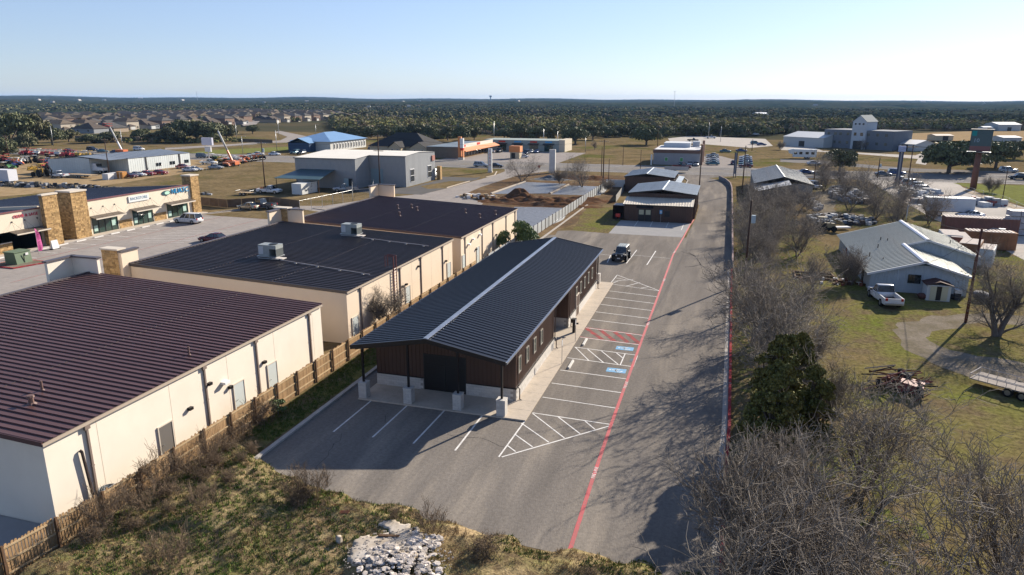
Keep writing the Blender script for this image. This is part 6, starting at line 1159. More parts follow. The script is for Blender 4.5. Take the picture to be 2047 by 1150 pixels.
# backhoe, semi tractor
x, y = G(83, 354); t = thing('backhoe', 'yellow and black backhoe with a raised arm beside the white yard pickup', 'backhoe', (x, y, 0), PI-.2); t.scale = (1.5, 1.5, 1.5); machine(t, 'yellow', 1); B().path([(-1.2, 0, 1), (-2.4, 0, 2.6), (-3.6, 0, 1.4), (-3.3, 0, .6)], .14, 6).obj('digging_arm', M_black, t)
x, y = G(195, 347); t = thing('semi_tractor', 'white cabbed lorry with a black sleeper box in the workshop bay', 'lorry', (x, y, 0), .1); wp = cpaint('white')
B().rings(hull([(-1.2, .9, 3.0, 1.15, 1.1), (.6, .9, 3.0, 1.15, 1.1), (1.0, .9, 2.0, 1.15, 1.1), (2.8, .9, 1.7, 1.0, .9)])).obj('cab', wp, t); B().box(-3.0, -1.2, 1.0, -1.3, 1.2, 3.5).obj('sleeper_box', M_black, t); B().box(-6.5, -.5, .8, -1.2, .5, 1.0).obj('frame', M_black, t); B().box(.62, -1.0, 2.05, .98, 1.0, 2.8).obj('windscreen', M_cglass, t); add_wheels(t, (-5.5, -4.2, 1.9), 1.05, .52)
# boom lifts
def boom(px, py, tip, lb, col_low):
    x, y = G(px, py); t = thing('boom_lift', lb, 'boom lift', (x, y, 0)); ob = mat('machine_orange', (.55, .13, .03), rough=.5)
    B().box(-2, -1.2, .5, 2, 1.2, 1.7).obj('chassis', ob, t); add_wheels(t, (-1.4, 1.4), 1.2, .5)
    dx, dz = tip; p0 = Vector((0, 0, 1.7)); p1 = Vector((dx, 0, dz)); m1 = p0.lerp(p1, .35)
    B().tube(p0, m1, .38, .32, 6).obj('lower_boom', col_low, t); B().tube(m1, p1, .34, .26, 8).obj('upper_boom', pm('boom_white', (.42, .42, .40), rough=.6), t, True)
    bk = B(); z = dz
    for q in ((-2.2, -1, 0, .6, 1, .08), (-2.2, -1, 1.0, .6, -.92, 1.08), (-2.2, .92, 1.0, .6, 1, 1.08), (-2.2, -1, 1.0, -2.12, 1, 1.08), (.52, -1, 1.0, .6, 1, 1.08)): bk.box(dx+q[0], q[1], z+q[2], dx+q[3], q[4], z+q[5])
    for a in (-2.16, -.8, .56):
        for s in (-.96, .96): bk.tube((dx+a, s, z), (dx+a, s, z+1.04), .05, .05, 4)
    return t, bk
t, bk = boom(244, 308, (-4.4, 10.8), 'tall raised white boom lift with a red basket beyond the workshop', wp); kind(bk.obj('basket', pm('basket_red', (.5, .04, .02)), t), 'stuff')
t, bk = boom(465, 332, (-4.3, 11.2), 'raised boom lift with an orange lower arm in the right row of the yard', MATS['machine_orange'])
# highway trailer
x, y = G(1352, 345); t = thing('gooseneck_trailer', 'pale flat trailer parked behind the far brown building at the highway', 'trailer', (x, y, 0), 0); B().box(-3.5, -1.1, .7, 3.5, 1.1, .85).obj('deck', M_conc3, t); B().box(-3.5, -1.15, .85, 3.5, -1.1, 1.9).obj('side_board', M_galv, t); add_wheels(t, (-1.5, -.5), 1.0, .4)
# ================================================================ vegetation
def PX(x, y, z=0.0):
    d = Vector((x, y, z-CH)); k = d.dot(CFW)
    return 1023.5+CF*d.dot(CR)/k, 575-CF*d.dot(CU)/k, k
def bare_mesh(seed, h, spread=.55, stems=1, lv=(5, 5, 5, 5), twig=.011, up=.25, tr=.16, density=1.0, lean=0):
    rs = random.Random(seed); S = [[], []]   # trunk segs, crown segs
    def grow(p, d, L, r, k):
        n = 4 if k < 3 else 2; pts = [p]; dd = d; rr = r; seg = L/n; kids = lv[k] if k < len(lv) else 0; off = rs.uniform(0, 6)
        for i in range(n):
            j = .16+.06*k; dd = (dd+Vector((rs.gauss(0, j), rs.gauss(0, j), rs.gauss(0, j*.7)+up*.12))).normalized(); q = p+dd*seg; r2 = max(twig*.6, rr*(.86 if k == 0 else .74))
            S[0 if k == 0 or (k <= 1 and rr > .035) else 1].append((p, q, rr, r2)); 
            if kids and (i > 0 or k > 0 or stems > 1):
                m = max(1, round(kids*density/(n-(1 if k == 0 else 0))+rs.uniform(-.4, .4)))
                for c in range(m):
                    a = off+2.4*(i*m+c)+rs.uniform(-.4, .4); s_ = dd.orthogonal().normalized(); t_ = dd.cross(s_); sp = spread*rs.uniform(.7, 1.35)
                    nd = (dd*math.cos(sp)+(s_*math.cos(a)+t_*math.sin(a))*math.sin(sp)+Vector((0, 0, up*.35))).normalized()
                    grow(q.lerp(p, rs.uniform(0, .8)), nd, L*rs.uniform(.5, .78), max(twig, r2*rs.uniform(.5, .7)), k+1)
            p, rr = q, r2
    for s_ in range(stems):
        a = s_*2*PI/max(1, stems)+rs.uniform(-.5, .5); t = (0 if stems == 1 else rs.uniform(.18, .5)); d = Vector((math.sin(t)*math.cos(a)+lean, math.sin(t)*math.sin(a), math.cos(t))).normalized()
        grow(Vector((.15*math.cos(a)*(stems > 1), .15*math.sin(a)*(stems > 1), -.1)), d, h*.52, tr/(stems**.4), 0)
    out = []
    for segs, n, mm in ((S[0], 7, M_bark), (S[1], 3, M_twig)):
        P0 = np.array([list(a[0]) for a in segs]); P1 = np.array([list(a[1]) for a in segs]); V, F = tubes(P0, P1, [a[2] for a in segs], [a[3] for a in segs], n); out.append((V, F))
    top = max(out[0][0][:, 2].max(), out[1][0][:, 2].max()); k = h/top
    return nmesh('trunk', out[0][0]*k, out[0][1], M_bark, True), nmesh('crown', out[1][0]*k, out[1][1], M_twig)
bare = [bare_mesh(1, 6.5, .5, 3, (6, 5, 5, 4), .013), bare_mesh(2, 7.5, .6, 2, (6, 6, 5, 4), .013), bare_mesh(3, 6.0, .62, 4, (5, 5, 5, 4), .012), bare_mesh(4, 7.0, .58, 1, (8, 7, 7, 5), .014, tr=.24), bare_mesh(5, 5.0, .42, 5, (5, 6, 5, 4), .012, up=.5, tr=.1)]
bush = [bare_mesh(11, 1.3, .7, 9, (4, 4, 3), .007, .1, .025), bare_mesh(12, 1.0, .8, 10, (4, 4, 3), .007, 0, .022), bare_mesh(13, 1.7, .32, 6, (5, 5, 3), .006, .6, .014)]
for a, c in bush: c.materials.clear(); c.materials.append(M_twigb)
def bare_tree(i, x, y, s, rz, lb, name='bare_tree', cat='bare tree', group=None, z=0):
    t = thing(name, lb, cat, (x, y, z), rz, group); t.scale = (s, s, s*random.Random(int(x*10)).uniform(.9, 1.1))
    place(bare[i][0], 'trunk', t); place(bare[i][1], 'crown', t); return t
def leaves(cent, rad, n, size, rng, flat=.75, inner=.55):
    """cards spread over lumps; returns V,F"""
    k = rng.integers(0, len(cent), n); v = rng.normal(size=(n, 3)); v /= np.linalg.norm(v, axis=1, keepdims=True); v[:, 2] = np.abs(v[:, 2])*.85-.12*(v[:, 2] < 0)*2
    rr = rad[k]*(inner+(1-inner)*rng.random(n)**.4); c = cent[k]+v*rr[:, None]*np.array([1, 1, flat])
    a = rng.normal(size=(n, 3)); a /= np.linalg.norm(a, axis=1, keepdims=True); b_ = np.cross(a, v+rng.normal(size=(n, 3))*.6); b_ /= np.maximum(np.linalg.norm(b_, axis=1, keepdims=True), 1e-5); a = np.cross(b_, np.cross(a, b_)); a /= np.maximum(np.linalg.norm(a, axis=1, keepdims=True), 1e-5)
    s_ = (size*(.6+.8*rng.random(n)))[:, None]
    V = np.stack([c-a*s_-b_*s_*.6, c+a*s_*.3-b_*s_, c+a*s_+b_*s_*.6, c-a*s_*.3+b_*s_], 1).reshape(-1, 3)
    return V, np.arange(4*n).reshape(-1, 4)
def oak_mesh(seed, R, h, n, size, m, lumps=16, trunkm=M_bark, conic=0, low=.15):
    rng = np.random.default_rng(seed); rs = random.Random(seed); ct = []; rd = []
    for k in range(lumps):
        a = rng.random()*2*PI; q = rng.random()**.6*R*.72; zc = h*(low+.50*(1-(q/R)**2)*rng.random()+.12*rng.random())
        if conic: zc = h*(.15+.75*k/lumps); q = R*.75*(1-.8*zc/h)*rng.random()**.5
        ct.append((q*math.cos(a), q*math.sin(a), zc)); rd.append(R*(.28+.18*rng.random())*(1 if not conic else conic*(1.15-.8*zc/h)))
    ct = np.array(ct); rd = np.array(rd); V, F = leaves(ct, rd, n, size, rng)
    crown = nmesh('crown', V, F, m)
    b = B(); z0 = h*.2; b.tube((0, 0, -.2), (0, 0, z0), R*.07, R*.055, 8, 0, False)
    for c in ct[::2]:
        p = Vector((0, 0, z0*.8)); q = Vector(c); mid = p.lerp(q, .5)+Vector((rs.uniform(-.3, .3), rs.uniform(-.3, .3), .2)); b.tube(p, mid, R*.035, R*.022, 5, 0, False); b.tube(mid, q, R*.022, R*.008, 4, 0, False)
    return b.mesh('trunk', trunkm, True), crown
oaks = [oak_mesh(1, 5.2, 7.0, 5200, .20, M_leaf, 20), oak_mesh(2, 4.6, 6.4, 4600, .20, M_leafb, 17), oak_mesh(3, 5.8, 7.4, 5600, .21, M_leaf, 24), oak_mesh(4, 4.0, 6.6, 4200, .19, M_leafb, 14)]
def oak(px, py, wpx, hpx, lb, i=0, name='live_oak', cat='oak tree', group='live oaks across the highway', xy=None):
    x, y = xy or G(px, py); d = PX(x, y)[2]; s = CF/d; w_ = wpx/s; h = hpx/s
    t = thing(name, lb, cat, (x, y, 0), (px*7) % 6, group); R0, h0 = ((5.2, 7.0), (4.6, 6.4), (5.8, 7.4), (4.0, 6.6))[i]; t.scale = (w_/(2*R0), w_/(2*R0), h/h0)
    place(oaks[i][0], 'trunk', t); place(oaks[i][1], 'crown', t); return t
OAKS = [(24, 298, 95, 92, 'great dark live oak at the left edge of the photo'), (66, 292, 75, 80, 'broad live oak just right of the left edge oak'), (8, 320, 60, 60, 'low ragged oak at the left edge below the great oak'), (55, 305, 50, 45, 'shaggy oak beside the machinery yard fence'), (105, 290, 56, 46, 'bushy oak right of the leaning pole on the left'), (138, 284, 44, 32, 'rounded green oak by the subdivision entrance strip'), (190, 286, 60, 24, 'low dark thicket oak left of the red basket'), (222, 285, 66, 26, 'low dark oak right of the red basket'), (283, 281, 40, 30, 'small oak before the first subdivision fence'),
    (345, 286, 60, 42, 'oak right of the second boom'), (368, 284, 78, 58, 'large clumped oak left of the yard pole'), (395, 284, 64, 50, 'oak between the two big clumps on the left'), (425, 284, 76, 50, 'wide oak behind the second raised boom'), (453, 280, 46, 40, 'oak at the end of the left clump'), (505, 268, 30, 24, 'oak among the subdivision houses'), (310, 284, 60, 22, 'grey green shrub oak by the dark fence'),
    (690, 272, 34, 26, 'first oak behind the clinic'), (716, 275, 36, 28, 'second oak behind the clinic'), (742, 276, 38, 30, 'third oak behind the clinic'), (770, 278, 40, 32, 'fourth oak behind the clinic'), (802, 278, 40, 34, 'oak above the left end of the shingle roof'), (832, 277, 48, 38, 'oak above the middle of the shingle roof'), (862, 278, 40, 36, 'oak above the right gable of the shingle building'), (895, 281, 36, 34, 'oak behind the orange pylon'), (925, 283, 50, 42, 'big pale barked oak behind the orange store'), (948, 280, 36, 32, 'oak at the right end of the orange store'), (1008, 278, 34, 28, 'small oak left of the strip mall gap'),
    (1040, 281, 50, 40, 'oak behind the strip mall kiosk end'), (1072, 283, 46, 38, 'oak behind the middle of the strip mall'), (1104, 284, 44, 38, 'oak behind the right end of the strip mall'), (1150, 288, 66, 46, 'wide spreading oak standing alone right of the strip mall'), (1185, 280, 44, 34, 'oak behind the wide spreading oak'), (1214, 275, 40, 30, 'oak between the two spreading oaks'), (1242, 274, 40, 28, 'oak left of the second spreading oak'), (1292, 290, 68, 46, 'second spreading oak with visible trunk in the dry field'), (1265, 272, 44, 30, 'oak behind the second spreading oak'), (1333, 273, 40, 26, 'oak right of the second spreading oak'), (1372, 272, 38, 30, 'dark oak behind the pale yard, left'), (1402, 272, 42, 30, 'dark oak behind the pale yard, middle left'), (1438, 272, 44, 34, 'tall dark oak behind the pale yard'), (1472, 271, 42, 32, 'dark oak behind the pale yard, middle right'), (1505, 269, 40, 28, 'dark oak behind the pale yard, right'),
    (1545, 264, 38, 26, 'olive oak left of the pale hall'), (1572, 264, 46, 32, 'tall olive oak above the pale hall'), (1598, 263, 34, 26, 'rounded olive oak right of the tall olive one'),
    (1678, 343, 74, 56, 'dark live oak with forked trunk right of the travel trailer'), (1896, 346, 128, 84, 'huge spreading live oak left of the billboard'), (1948, 344, 60, 64, 'oak directly behind the billboard column'), (1990, 336, 96, 70, 'broad oak right of the billboard'), (2028, 318, 60, 46, 'oak at the right edge beyond the highway'), (1560, 350-8, 8, 8, '')]
for k, (px, py, wp_, hp, lb) in enumerate(OAKS):
    if lb: oak(px, py, wp_, hp, lb, k % 4)
# ---------------------------------------------------------------- woods
bx_ = np.array([-3000, -600, 0, 60, 78, 185, 300, 480, 560, 640, 690, 720, 870, 980, 1030, 1180, 1280, 1500, 1600, 1650, 1800, 1850, 1900, 2047, 5000]); by_ = np.array([250, 266, 268, 248, 233, 228, 225, 226, 231, 233, 268, 276, 280, 270, 278, 283, 275, 271, 266, 260, 259, 259, 260, 260, 260])
def PXn(x, y, z):
    D = np.stack([x, y, z-CH], -1); k = D@np.array(CFW); return 1023.5+CF*(D@np.array(CR))/k, 575-CF*(D@np.array(CU))/k, k
def scatter(r0, r1, area, rng):
    n = int(.5*1.9*(r1*r1-r0*r0)/area); r = np.sqrt(rng.random(n)*(r1*r1-r0*r0)+r0*r0); a = rng.uniform(-.95, .95, n)-CYAW; x = r*np.sin(a); y = r*np.cos(a)
    px, py, k = PXn(x, y, np.zeros(n)); ok = (py < np.interp(px, bx_, by_)) & (k > 0) & (y > 255)
    nz = vnoise(x, y, 1/90., 5)*.6+vnoise(x, y, 1/37., 9)*.4; ok &= (nz > .30+.12*(r > 900)); return x[ok], y[ok]
rng = np.random.default_rng(5)
xs, ys = scatter(300, 720, 31, rng); order = np.argsort(np.hypot(xs, ys)); xs, ys = xs[order], ys[order]
M_wood_ = mat('woods_leaves', (.135, .15, .058), (.19, .172, .075), .13, .8, world=True, c3=(.22, .175, .125), s3=.11, t3=(.50, .60), island=.22, detail=2)
wt = [oak_mesh(30+k, 3.9, 5.4, 1300, .30, M_wood_, 14, low=.04) for k in range(3)]
side_words = ['at the left end', 'left of the middle', 'about the middle', 'right of the middle', 'at the right end']; nw = min(240, len(xs)); cnt = {}
for k in range(nw):
    x, y = float(xs[k]), float(ys[k]); px = PX(x, y)[0]; zn = 'left' if px < 700 else 'centre left' if px < 1100 else 'centre right' if px < 1500 else 'right'; cnt[zn] = cnt.get(zn, 0)+1
    t = thing('wood_edge_tree', 'small tree on the near edge of the %s woods, %s from the front' % (zn, ords(cnt[zn]-1)), 'tree', (x, y, float(hz(x, y))), k*1.7, 'trees at the near edge of the woods'); s_ = rs.uniform(.75, 1.25); t.scale = (s_, s_, s_*rs.uniform(.85, 1.15)); place(wt[k % 3][0], 'trunk', t); place(wt[k % 3][1], 'crown', t)
def woods(xs, ys, nq, size, R, h, name, m):
    n = len(xs); s_ = rng.uniform(.7, 1.3, n); z0 = hz(xs, ys); v = rng.normal(size=(n, nq, 3)); v /= np.linalg.norm(v, axis=2, keepdims=True); v[..., 2] = np.abs(v[..., 2])
    lump = 1+.3*np.sin(v[..., 0]*7+rng.random((n, 1))*6)*np.cos(v[..., 1]*6); rr = R*s_[:, None]*(.72+.28*rng.random((n, nq)))*lump
    c = np.stack([xs[:, None]+v[..., 0]*rr, ys[:, None]+v[..., 1]*rr, z0[:, None]+h*.18*s_[:, None]+v[..., 2]*rr*.85*(h/R)*.8], -1).reshape(-1, 3); vv = v.reshape(-1, 3); m_ = len(c)
    a = rng.normal(size=(m_, 3)); b_ = np.cross(a, vv+rng.normal(size=(m_, 3))*.3); b_ /= np.maximum(np.linalg.norm(b_, axis=1, keepdims=True), 1e-5); a = np.cross(b_, vv); a /= np.maximum(np.linalg.norm(a, axis=1, keepdims=True), 1e-5); q = (size*rng.uniform(.6, 1.3, m_))[:, None]
    V = np.stack([c-a*q-b_*q, c+a*q-b_*q*.6, c+a*q*.7+b_*q, c-a*q+b_*q*.8], 1).reshape(-1, 3); return kind(tag(place(nmesh(name, V, np.arange(4*m_).reshape(-1, 4), m), name), 'dense belt of mixed evergreen and bare trees beyond the buildings' if size < .8 else 'wooded plain of small dark trees stretching to the hills', 'woods'), 'stuff')
HX = np.array(HOUSES); sx = np.concatenate([HX[::1, 0]+rng.uniform(8, 14, len(HX))*np.sign(rng.normal(size=len(HX)))]); sy = HX[:, 1]+rng.uniform(-9, 9, len(HX)); kk = rng.random(len(HX)) < .55
xs = np.concatenate([xs, sx[kk]]); ys = np.concatenate([ys, sy[kk]])
bxy = [G(px, py) for px, py in zip(np.linspace(155, 475, 70)+rng.uniform(-3, 3, 70), 284+rng.uniform(-3, 2, 70))]
woods(np.array([q[0] for q in bxy]), np.array([q[1] for q in bxy]), 40, .4, 2.0, 2.6, 'roadside_brush', M_wood_)['label'] = 'low dark brush along the front of the subdivision'
woods(xs[nw:], ys[nw:], 54, .66, 4.1, 6.2, 'near_woods', M_wood_)
xs2, ys2 = scatter(720, 1900, 105, rng); print('woods', len(xs), len(xs2)); woods(xs2, ys2, 13, 1.5, 4.2, 6.0, 'middle_woods', mat('middle_woods_leaves', (.085, .10, .048), (.13, .12, .062), .008, .85, world=True, c3=(.155, .128, .092), s3=.012, t3=(.50, .64), island=.35, detail=3))
def canz(x, y):
    n = vnoise(x, y, 1/9., 3)*.5+vnoise(x, y, 1/17., 4)*.5; clr = vnoise(x, y, 1/260., 7)*.6+vnoise(x, y, 1/90., 8)*.4; r = np.hypot(x, y)
    k = np.clip((clr-.24)/.06, 0, 1); n2 = vnoise(x, y, 1/70., 12); return hz(x, y)-2+k*(3.5+5*n+3*n2*np.clip((r-1500)/2500, 0, 1))+8*np.clip((r-3000)/5000, 0, 1)*vnoise(x, y, 1/600., 31)*k
V, F = polar(1150, 10500, 330, -.95, .95, 640, canz)
kind(tag(place(nmesh('far_woods', V, F, M_far, False), 'far_woods'), 'continuous blue green woods rolling to the horizon', 'woods'), 'stuff')
# pale specks: far houses and clearings
for k, (px, py) in enumerate(((20, 203), (45, 204), (140, 209), (165, 213), (55, 216), (215, 208), (262, 206), (330, 203), (408, 206), (560, 214), (640, 213), (820, 209), (850, 212), (830, 218), (1035, 212), (1590, 212), (1790, 203), (1905, 207), (700, 216), (755, 219))):
    d = 21*1450/(py-199.); x, y = far_dir(px, min(d, 5200)); z = float(hz(np.array([x]), np.array([y]))[0]); t = thing('distant_building', 'tiny pale building far out in the woods, %s counted from the left' % ords(k), 'building', (x, y, z), k, 'tiny pale buildings in the far woods'); s_ = min(d, 5200)/1400*.6
    B().box(-6*s_, -3*s_, 0, 6*s_, 3*s_, 5+3.0*s_).obj('wall', pm('far_pale_wall', (.4, .37, .33)), t); b = B(); hiproof(b, -6*s_, -3*s_, 6*s_, 3*s_, 5+3*s_, 5+4.6*s_, 'x', 1, 0, .3); b.obj('roof', pm('far_roof', (.42, .40, .38)), t)
# ---------------------------------------------------------------- trees on the right
R_ = [(0, 2.2, 24.6, .95, 'bare tree overhanging the asphalt at the bottom end of the red kerb'), (2, 2.5, 28.4, .85, 'small bare tree leaning over the lot corner'), (4, 2.6, 31.5, .95, 'thin bare tree leaning over the red kerb'), (1, 6.4, 31.0, .85, 'brown bare tree below the cedars'), (2, 11.5, 22.5, .95, 'squat bare tree at the bottom edge'), (2, 4.6, 21.5, 1.0, 'tangled bare tree at the bottom edge beside the red kerb'), (0, 8.0, 24.0, 1.05, 'bare tree at the bottom edge, second from the red kerb'), (4, 3.6, 27.0, 1.0, 'twiggy bare tree overhanging the lot near the end of the red line'), (1, 12.5, 25.0, 1.0, 'forked bare tree in the middle of the bottom right thicket'), (0, 8.4, 38.5, 1.1, 'slender bare tree right of the cedar'), (3, 17.5, 25.5, 1.35, 'tall bare tree at the bottom right with dark limbs'), (1, 21.5, 29.0, 1.05, 'bare tree at the right edge below the stake trailer'), (4, 3.9, 33.5, .95, 'fine twigged bare tree leaning over the red kerb'), (1, 5.0, 18.5, .9, 'lowest bare tree near the red kerb'), (3, 24.5, 33.5, 1.25, 'bare tree beyond the stake trailer'), (4, 18.0, 34.5, .7, 'small bare tree between the scrap heap and the trailer'),
    (1, 3.6, 51.0, 1.35, 'bare tree leaning over the drive above the cedars'), (0, 5.2, 57.5, 1.4, 'bare tree whose branches cross the red kerb'), (3, 3.6, 63.0, 1.15, 'low bare tree overhanging the middle of the drive edge'), (0, 6.4, 65.5, .85, 'bare tree right of the red kerb bend'), (1, 3.3, 72.0, 1.0, 'bare tree beside the red kerb before the wall'), (3, 8.2, 58.0, .8, 'spreading bare tree on the lawn edge'), (4, 7.6, 48.0, .95, 'fan shaped bare tree beside the cedar'),
    (3, 5.8, 92.5, .78, 'bare tree with a short black trunk near the wall end'), (3, 10.6, 82.5, .85, 'bare tree at the corner of the timber frame'), (4, 15.3, 88.0, .95, 'thin upright bare tree beside the white house'), (1, 3.6, 80.0, .8, 'bare tree at the start of the grey wall'), (2, 7.0, 104.0, .9, 'bare tree in the upper left thicket'), (0, 10.5, 103.0, .95, 'bare tree behind the timber frame'), (1, 5.2, 112.0, .9, 'bare tree beside the wall in the thicket'), (2, 9.0, 120.0, .95, 'bare tree in the middle of the upper thicket'), (3, 12.8, 113.0, .85, 'bare tree by the gravel track'), (0, 6.0, 128.0, .95, 'bare tree near the grey shed'), (2, 10.6, 134.0, 1.0, 'bare tree below the shed lean-to'), (1, 13.6, 141.0, 1.0, 'bare tree covering the shed wall'), (4, 7.6, 142.0, 1.0, 'bare tree at the left of the shed lean-to'), (2, 16.5, 150.0, .9, 'bare tree at the shed corner by the track')]
for i, x, y, s_, lb in R_: bare_tree(i, x, y, s_*(1.3 if y < 36 else 1), x*3, lb, group='bare trees along the right side')
EX = [(24.6, 29.0), (26.8, 33.0), (28.5, 37.0), (26.0, 40.0), (31.0, 33.0), (34.0, 41.0), (22.6, 41.5), (3.4, 23.5), (7.0, 21.0), (19.2, 27.0), (23.5, 26.5), (13.4, 32.8), (4.6, 96.0), (3.8, 104.6), (8.0, 112.0), (5.0, 120.0), (4.6, 135.0), (6.6, 148.0), (12.4, 150.0), (10.2, 154.0)]
for k, (x, y) in enumerate(EX): bare_tree((0, 2, 4, 1, 2, 0)[k % 6], x, y, .85+.12*(k % 3), k*2.1, 'grey twiggy tree in the strip beside the drive, %s from the front' % ords(sorted(EX, key=lambda q: q[1]).index((x, y))), group='grey twiggy trees beside the drive')
TH = [(24, 150), (27, 141), (30, 158), (33, 149), (36, 163), (29, 132), (35, 138), (39, 152), (42, 160), (26, 168), (31, 175), (37, 128), (41, 138), (34, 120), (38, 116), (43, 126), (23, 182), (28, 188), (24, 196)]
TH = [q for q in TH if PX(*q)[0] < 1862]
for k, (x, y) in enumerate(TH): bare_tree((1, 2, 0, 3)[k % 4], x, y, .95+.1*(k % 3), k, 'bare tree in the big thicket behind the white house, %s from the front' % ords(sorted(TH, key=lambda q: q[1]).index((x, y))), group='bare trees in the big thicket')
bt = thing('bare_tree', 'large bare tree with a thick twisted trunk by the gravel drive at the right edge', 'bare tree', (*G(1992, 672), 0), .5); m3 = bare_mesh(44, 9.5, .55, 2, (7, 7, 6, 5), .013, .2, .42); place(m3[0], 'trunk', bt); place(m3[1], 'crown', bt)
for k, (px, py, s_) in enumerate(((1043, 363, .85), (1120, 368, .75), (1164, 374, .95), (1216, 384, .6), (1188, 300, .5))): x, y = G(px, py); bare_tree((1, 4, 1, 4, 3)[k], x, y, s_*1.35, k, ['small crape myrtle like bare tree at the side street corner', 'bare tree beside the blank white pylon', 'wide bare tree above the gravel building pads', 'thin bare tree by the pole in the dirt lot', 'leafless tree in the field beyond the highway'][k])
bare_tree(4, -29.9, 57.5, .95, 1, 'leafless sapling against the wall of the middle retail building'); x, y = G(1985-150, 345)
for k, (px, py) in enumerate(((1980, 385), (1650, 352), (1725, 300), (1560, 300))): x, y = G(px, py); bare_tree((4, 1, 2, 4)[k], x, y, (.9, 1.2, .9, .8)[k], k*2, ['thin tree by the roadside grass right of the billboard', 'bare tree at the highway edge above the gravel track', 'low bare tree in front of the gabled hall', 'thin tree in front of the pale hall'][k])
# cedars and green shrubs
ced = [oak_mesh(60, 2.6, 5.6, 12000, .07, M_cedar, 70, conic=.7), oak_mesh(61, 2.2, 5.0, 10000, .07, M_cedar, 60, conic=.7)]
for k, (x, y, s_, lb) in enumerate(((4.3, 44.8, 1.2, 'dense dark cedar beside the red kerb'), (5.9, 48.2, 1.15, 'olive tinted cedar behind the dense dark one'), (4.0, 40.8, 1.1, 'lower dark cedar touching the red kerb'), (6.2, 42.6, 1.12, 'broad dark cedar on the lawn side'))):
    t = thing('cedar', lb, 'cedar', (x, y, 0), k, 'dark cedars beside the kerb'); t.scale = (s_*.95, s_*.95, s_*1.12); place(ced[k % 2][0], 'trunk', t); place(ced[k % 2][1], 'crown', t)
gt = oak_mesh(70, 2.6, 5.2, 3800, .10, M_green, 16)
for k, (x, y, s_, lb) in enumerate(((-24.8+.2, 97.0, 1.15, 'green leafed tree standing against the pale panel fence'), (-27.3, 95.0, .8, 'smaller green tree left of the one at the panel fence'))):
    t = thing('green_tree', lb, 'tree', (x-2.6, y, 0), k); t.scale = (s_*.9, s_*.9, s_); place(gt[0], 'trunk', t); place(gt[1], 'crown', t)
sh_ = oak_mesh(71, .8, 1.5, 900, .06, M_green, 8)
t = thing('shrub', 'small green shrub growing against the fence near the lot kerb', 'shrub', (-28.2, 38.0, 0)); place(sh_[0], 'trunk', t); place(sh_[1], 'crown', t)
# ---------------------------------------------------------------- weedy bank in the foreground
def bankz(x, y):
    edge = 29.6+np.interp(x, [-28, -24, -18, -13, -9, -5, 0, 4], [4.0, 1.6, .9, .2, -.3, -.6, -.8, -1.0])+(vnoise(x, y, .9, 2)-.5)*1.2
    k = np.clip((edge-y)/1.6, 0, 1); return -.05+k*(.12+.45*vnoise(x, y, .35, 14)+.22*vnoise(x, y, 1.1, 15)+.08*vnoise(x, y, 4, 16))*np.clip(1-(x-0)/3., .1, 1)
gx = np.linspace(-28.6, 6, 230); gy_ = np.linspace(2, 35, 220); X, Y = np.meshgrid(gx, gy_); Z = bankz(X, Y); V = np.stack([X, Y, Z], -1).reshape(-1, 3); i = (np.arange(219)[:, None]*230+np.arange(229)[None]).ravel()
kind(place(nmesh('weedy_bank', V, np.stack([i, i+1, i+231, i+230], 1), M_bank, True), 'weedy_bank'), 'structure')
def tufts(n, reg, hmin, hmax, m, name, lb, per=9, seed=1, wd=.018, thr=.45, ns=.5, zf=None, cat='grass'):
    rg = np.random.default_rng(seed); x = rg.uniform(reg[0], reg[2], n*3); y = rg.uniform(reg[1], reg[3], n*3); nz = vnoise(x, y, ns, seed); ok = nz > thr+(.16*np.clip((x+14)/5, 0, 1)*np.clip((2-x)/3, 0, 1) if zf is None else 0); x, y = x[ok][:n], y[ok][:n]; n = len(x)
    z = (zf or bankz)(x, y); good = (z > .02) if zf is None else np.ones(n, bool); x, y, z = x[good], y[good], z[good]; n = len(x)
    a = rg.random((n, per))*2*PI; h = rg.uniform(hmin, hmax, (n, 1))*rg.uniform(.6, 1.1, (n, per)); ln = rg.uniform(.15, .75, (n, per))*h; ox = rg.normal(0, .06, (n, per)); oy = rg.normal(0, .06, (n, per))
    bx0 = x[:, None]+ox; by0 = y[:, None]+oy; tx_ = bx0+np.cos(a)*ln; ty_ = by0+np.sin(a)*ln; wx = -np.sin(a)*wd; wy = np.cos(a)*wd; z0 = z[:, None]-.02+0*a
    V = np.stack([np.stack([bx0-wx, by0-wy, z0], -1), np.stack([bx0+wx, by0+wy, z0], -1), np.stack([(bx0+tx_)/2+wx*.6, (by0+ty_)/2+wy*.6, z0+h*.65], -1), np.stack([tx_, ty_, z0+h], -1)], 2).reshape(-1, 3)
    return kind(tag(place(nmesh(name, V, np.arange(len(V)).reshape(-1, 4), m), name), lb, cat), 'stuff')
M_gg = mat('fresh_weed_green', (.105, .15, .03), (.07, .11, .025), .8, .8, island=.35); M_gt = mat('dead_grass_straw', (.38, .27, .135), (.27, .19, .095), .8, .9, island=.3); M_gb = mat('brown_dead_weeds', (.21, .15, .095), (.15, .11, .07), .8, .9, island=.35)
tufts(9000, (-28.3, 14, 2, 33), .06, .20, M_gg, 'green_weeds', 'patches of fresh green weeds on the foreground bank', 9, 21, .018, .50, .35)
tufts(9000, (-28.3, 12, 4, 33), .05, .2, M_gt, 'straw_grass', 'pale straw coloured dead grass over the foreground bank', 8, 22, .012, .35, .5)
tufts(3000, (-28.5, 12, 4, 33), .08, .26, M_gb, 'brown_weeds', 'brown dead weeds over the foreground bank', 8, 23, .010, .42, .6)
tufts(2600, (-28.5, 33, -26.2, 60), .06, .25, M_gg, 'verge_grass', 'green grass on the strip between the fence and the lot kerb', 8, 24, .014, .2, .5, lambda x, y: 0*x)
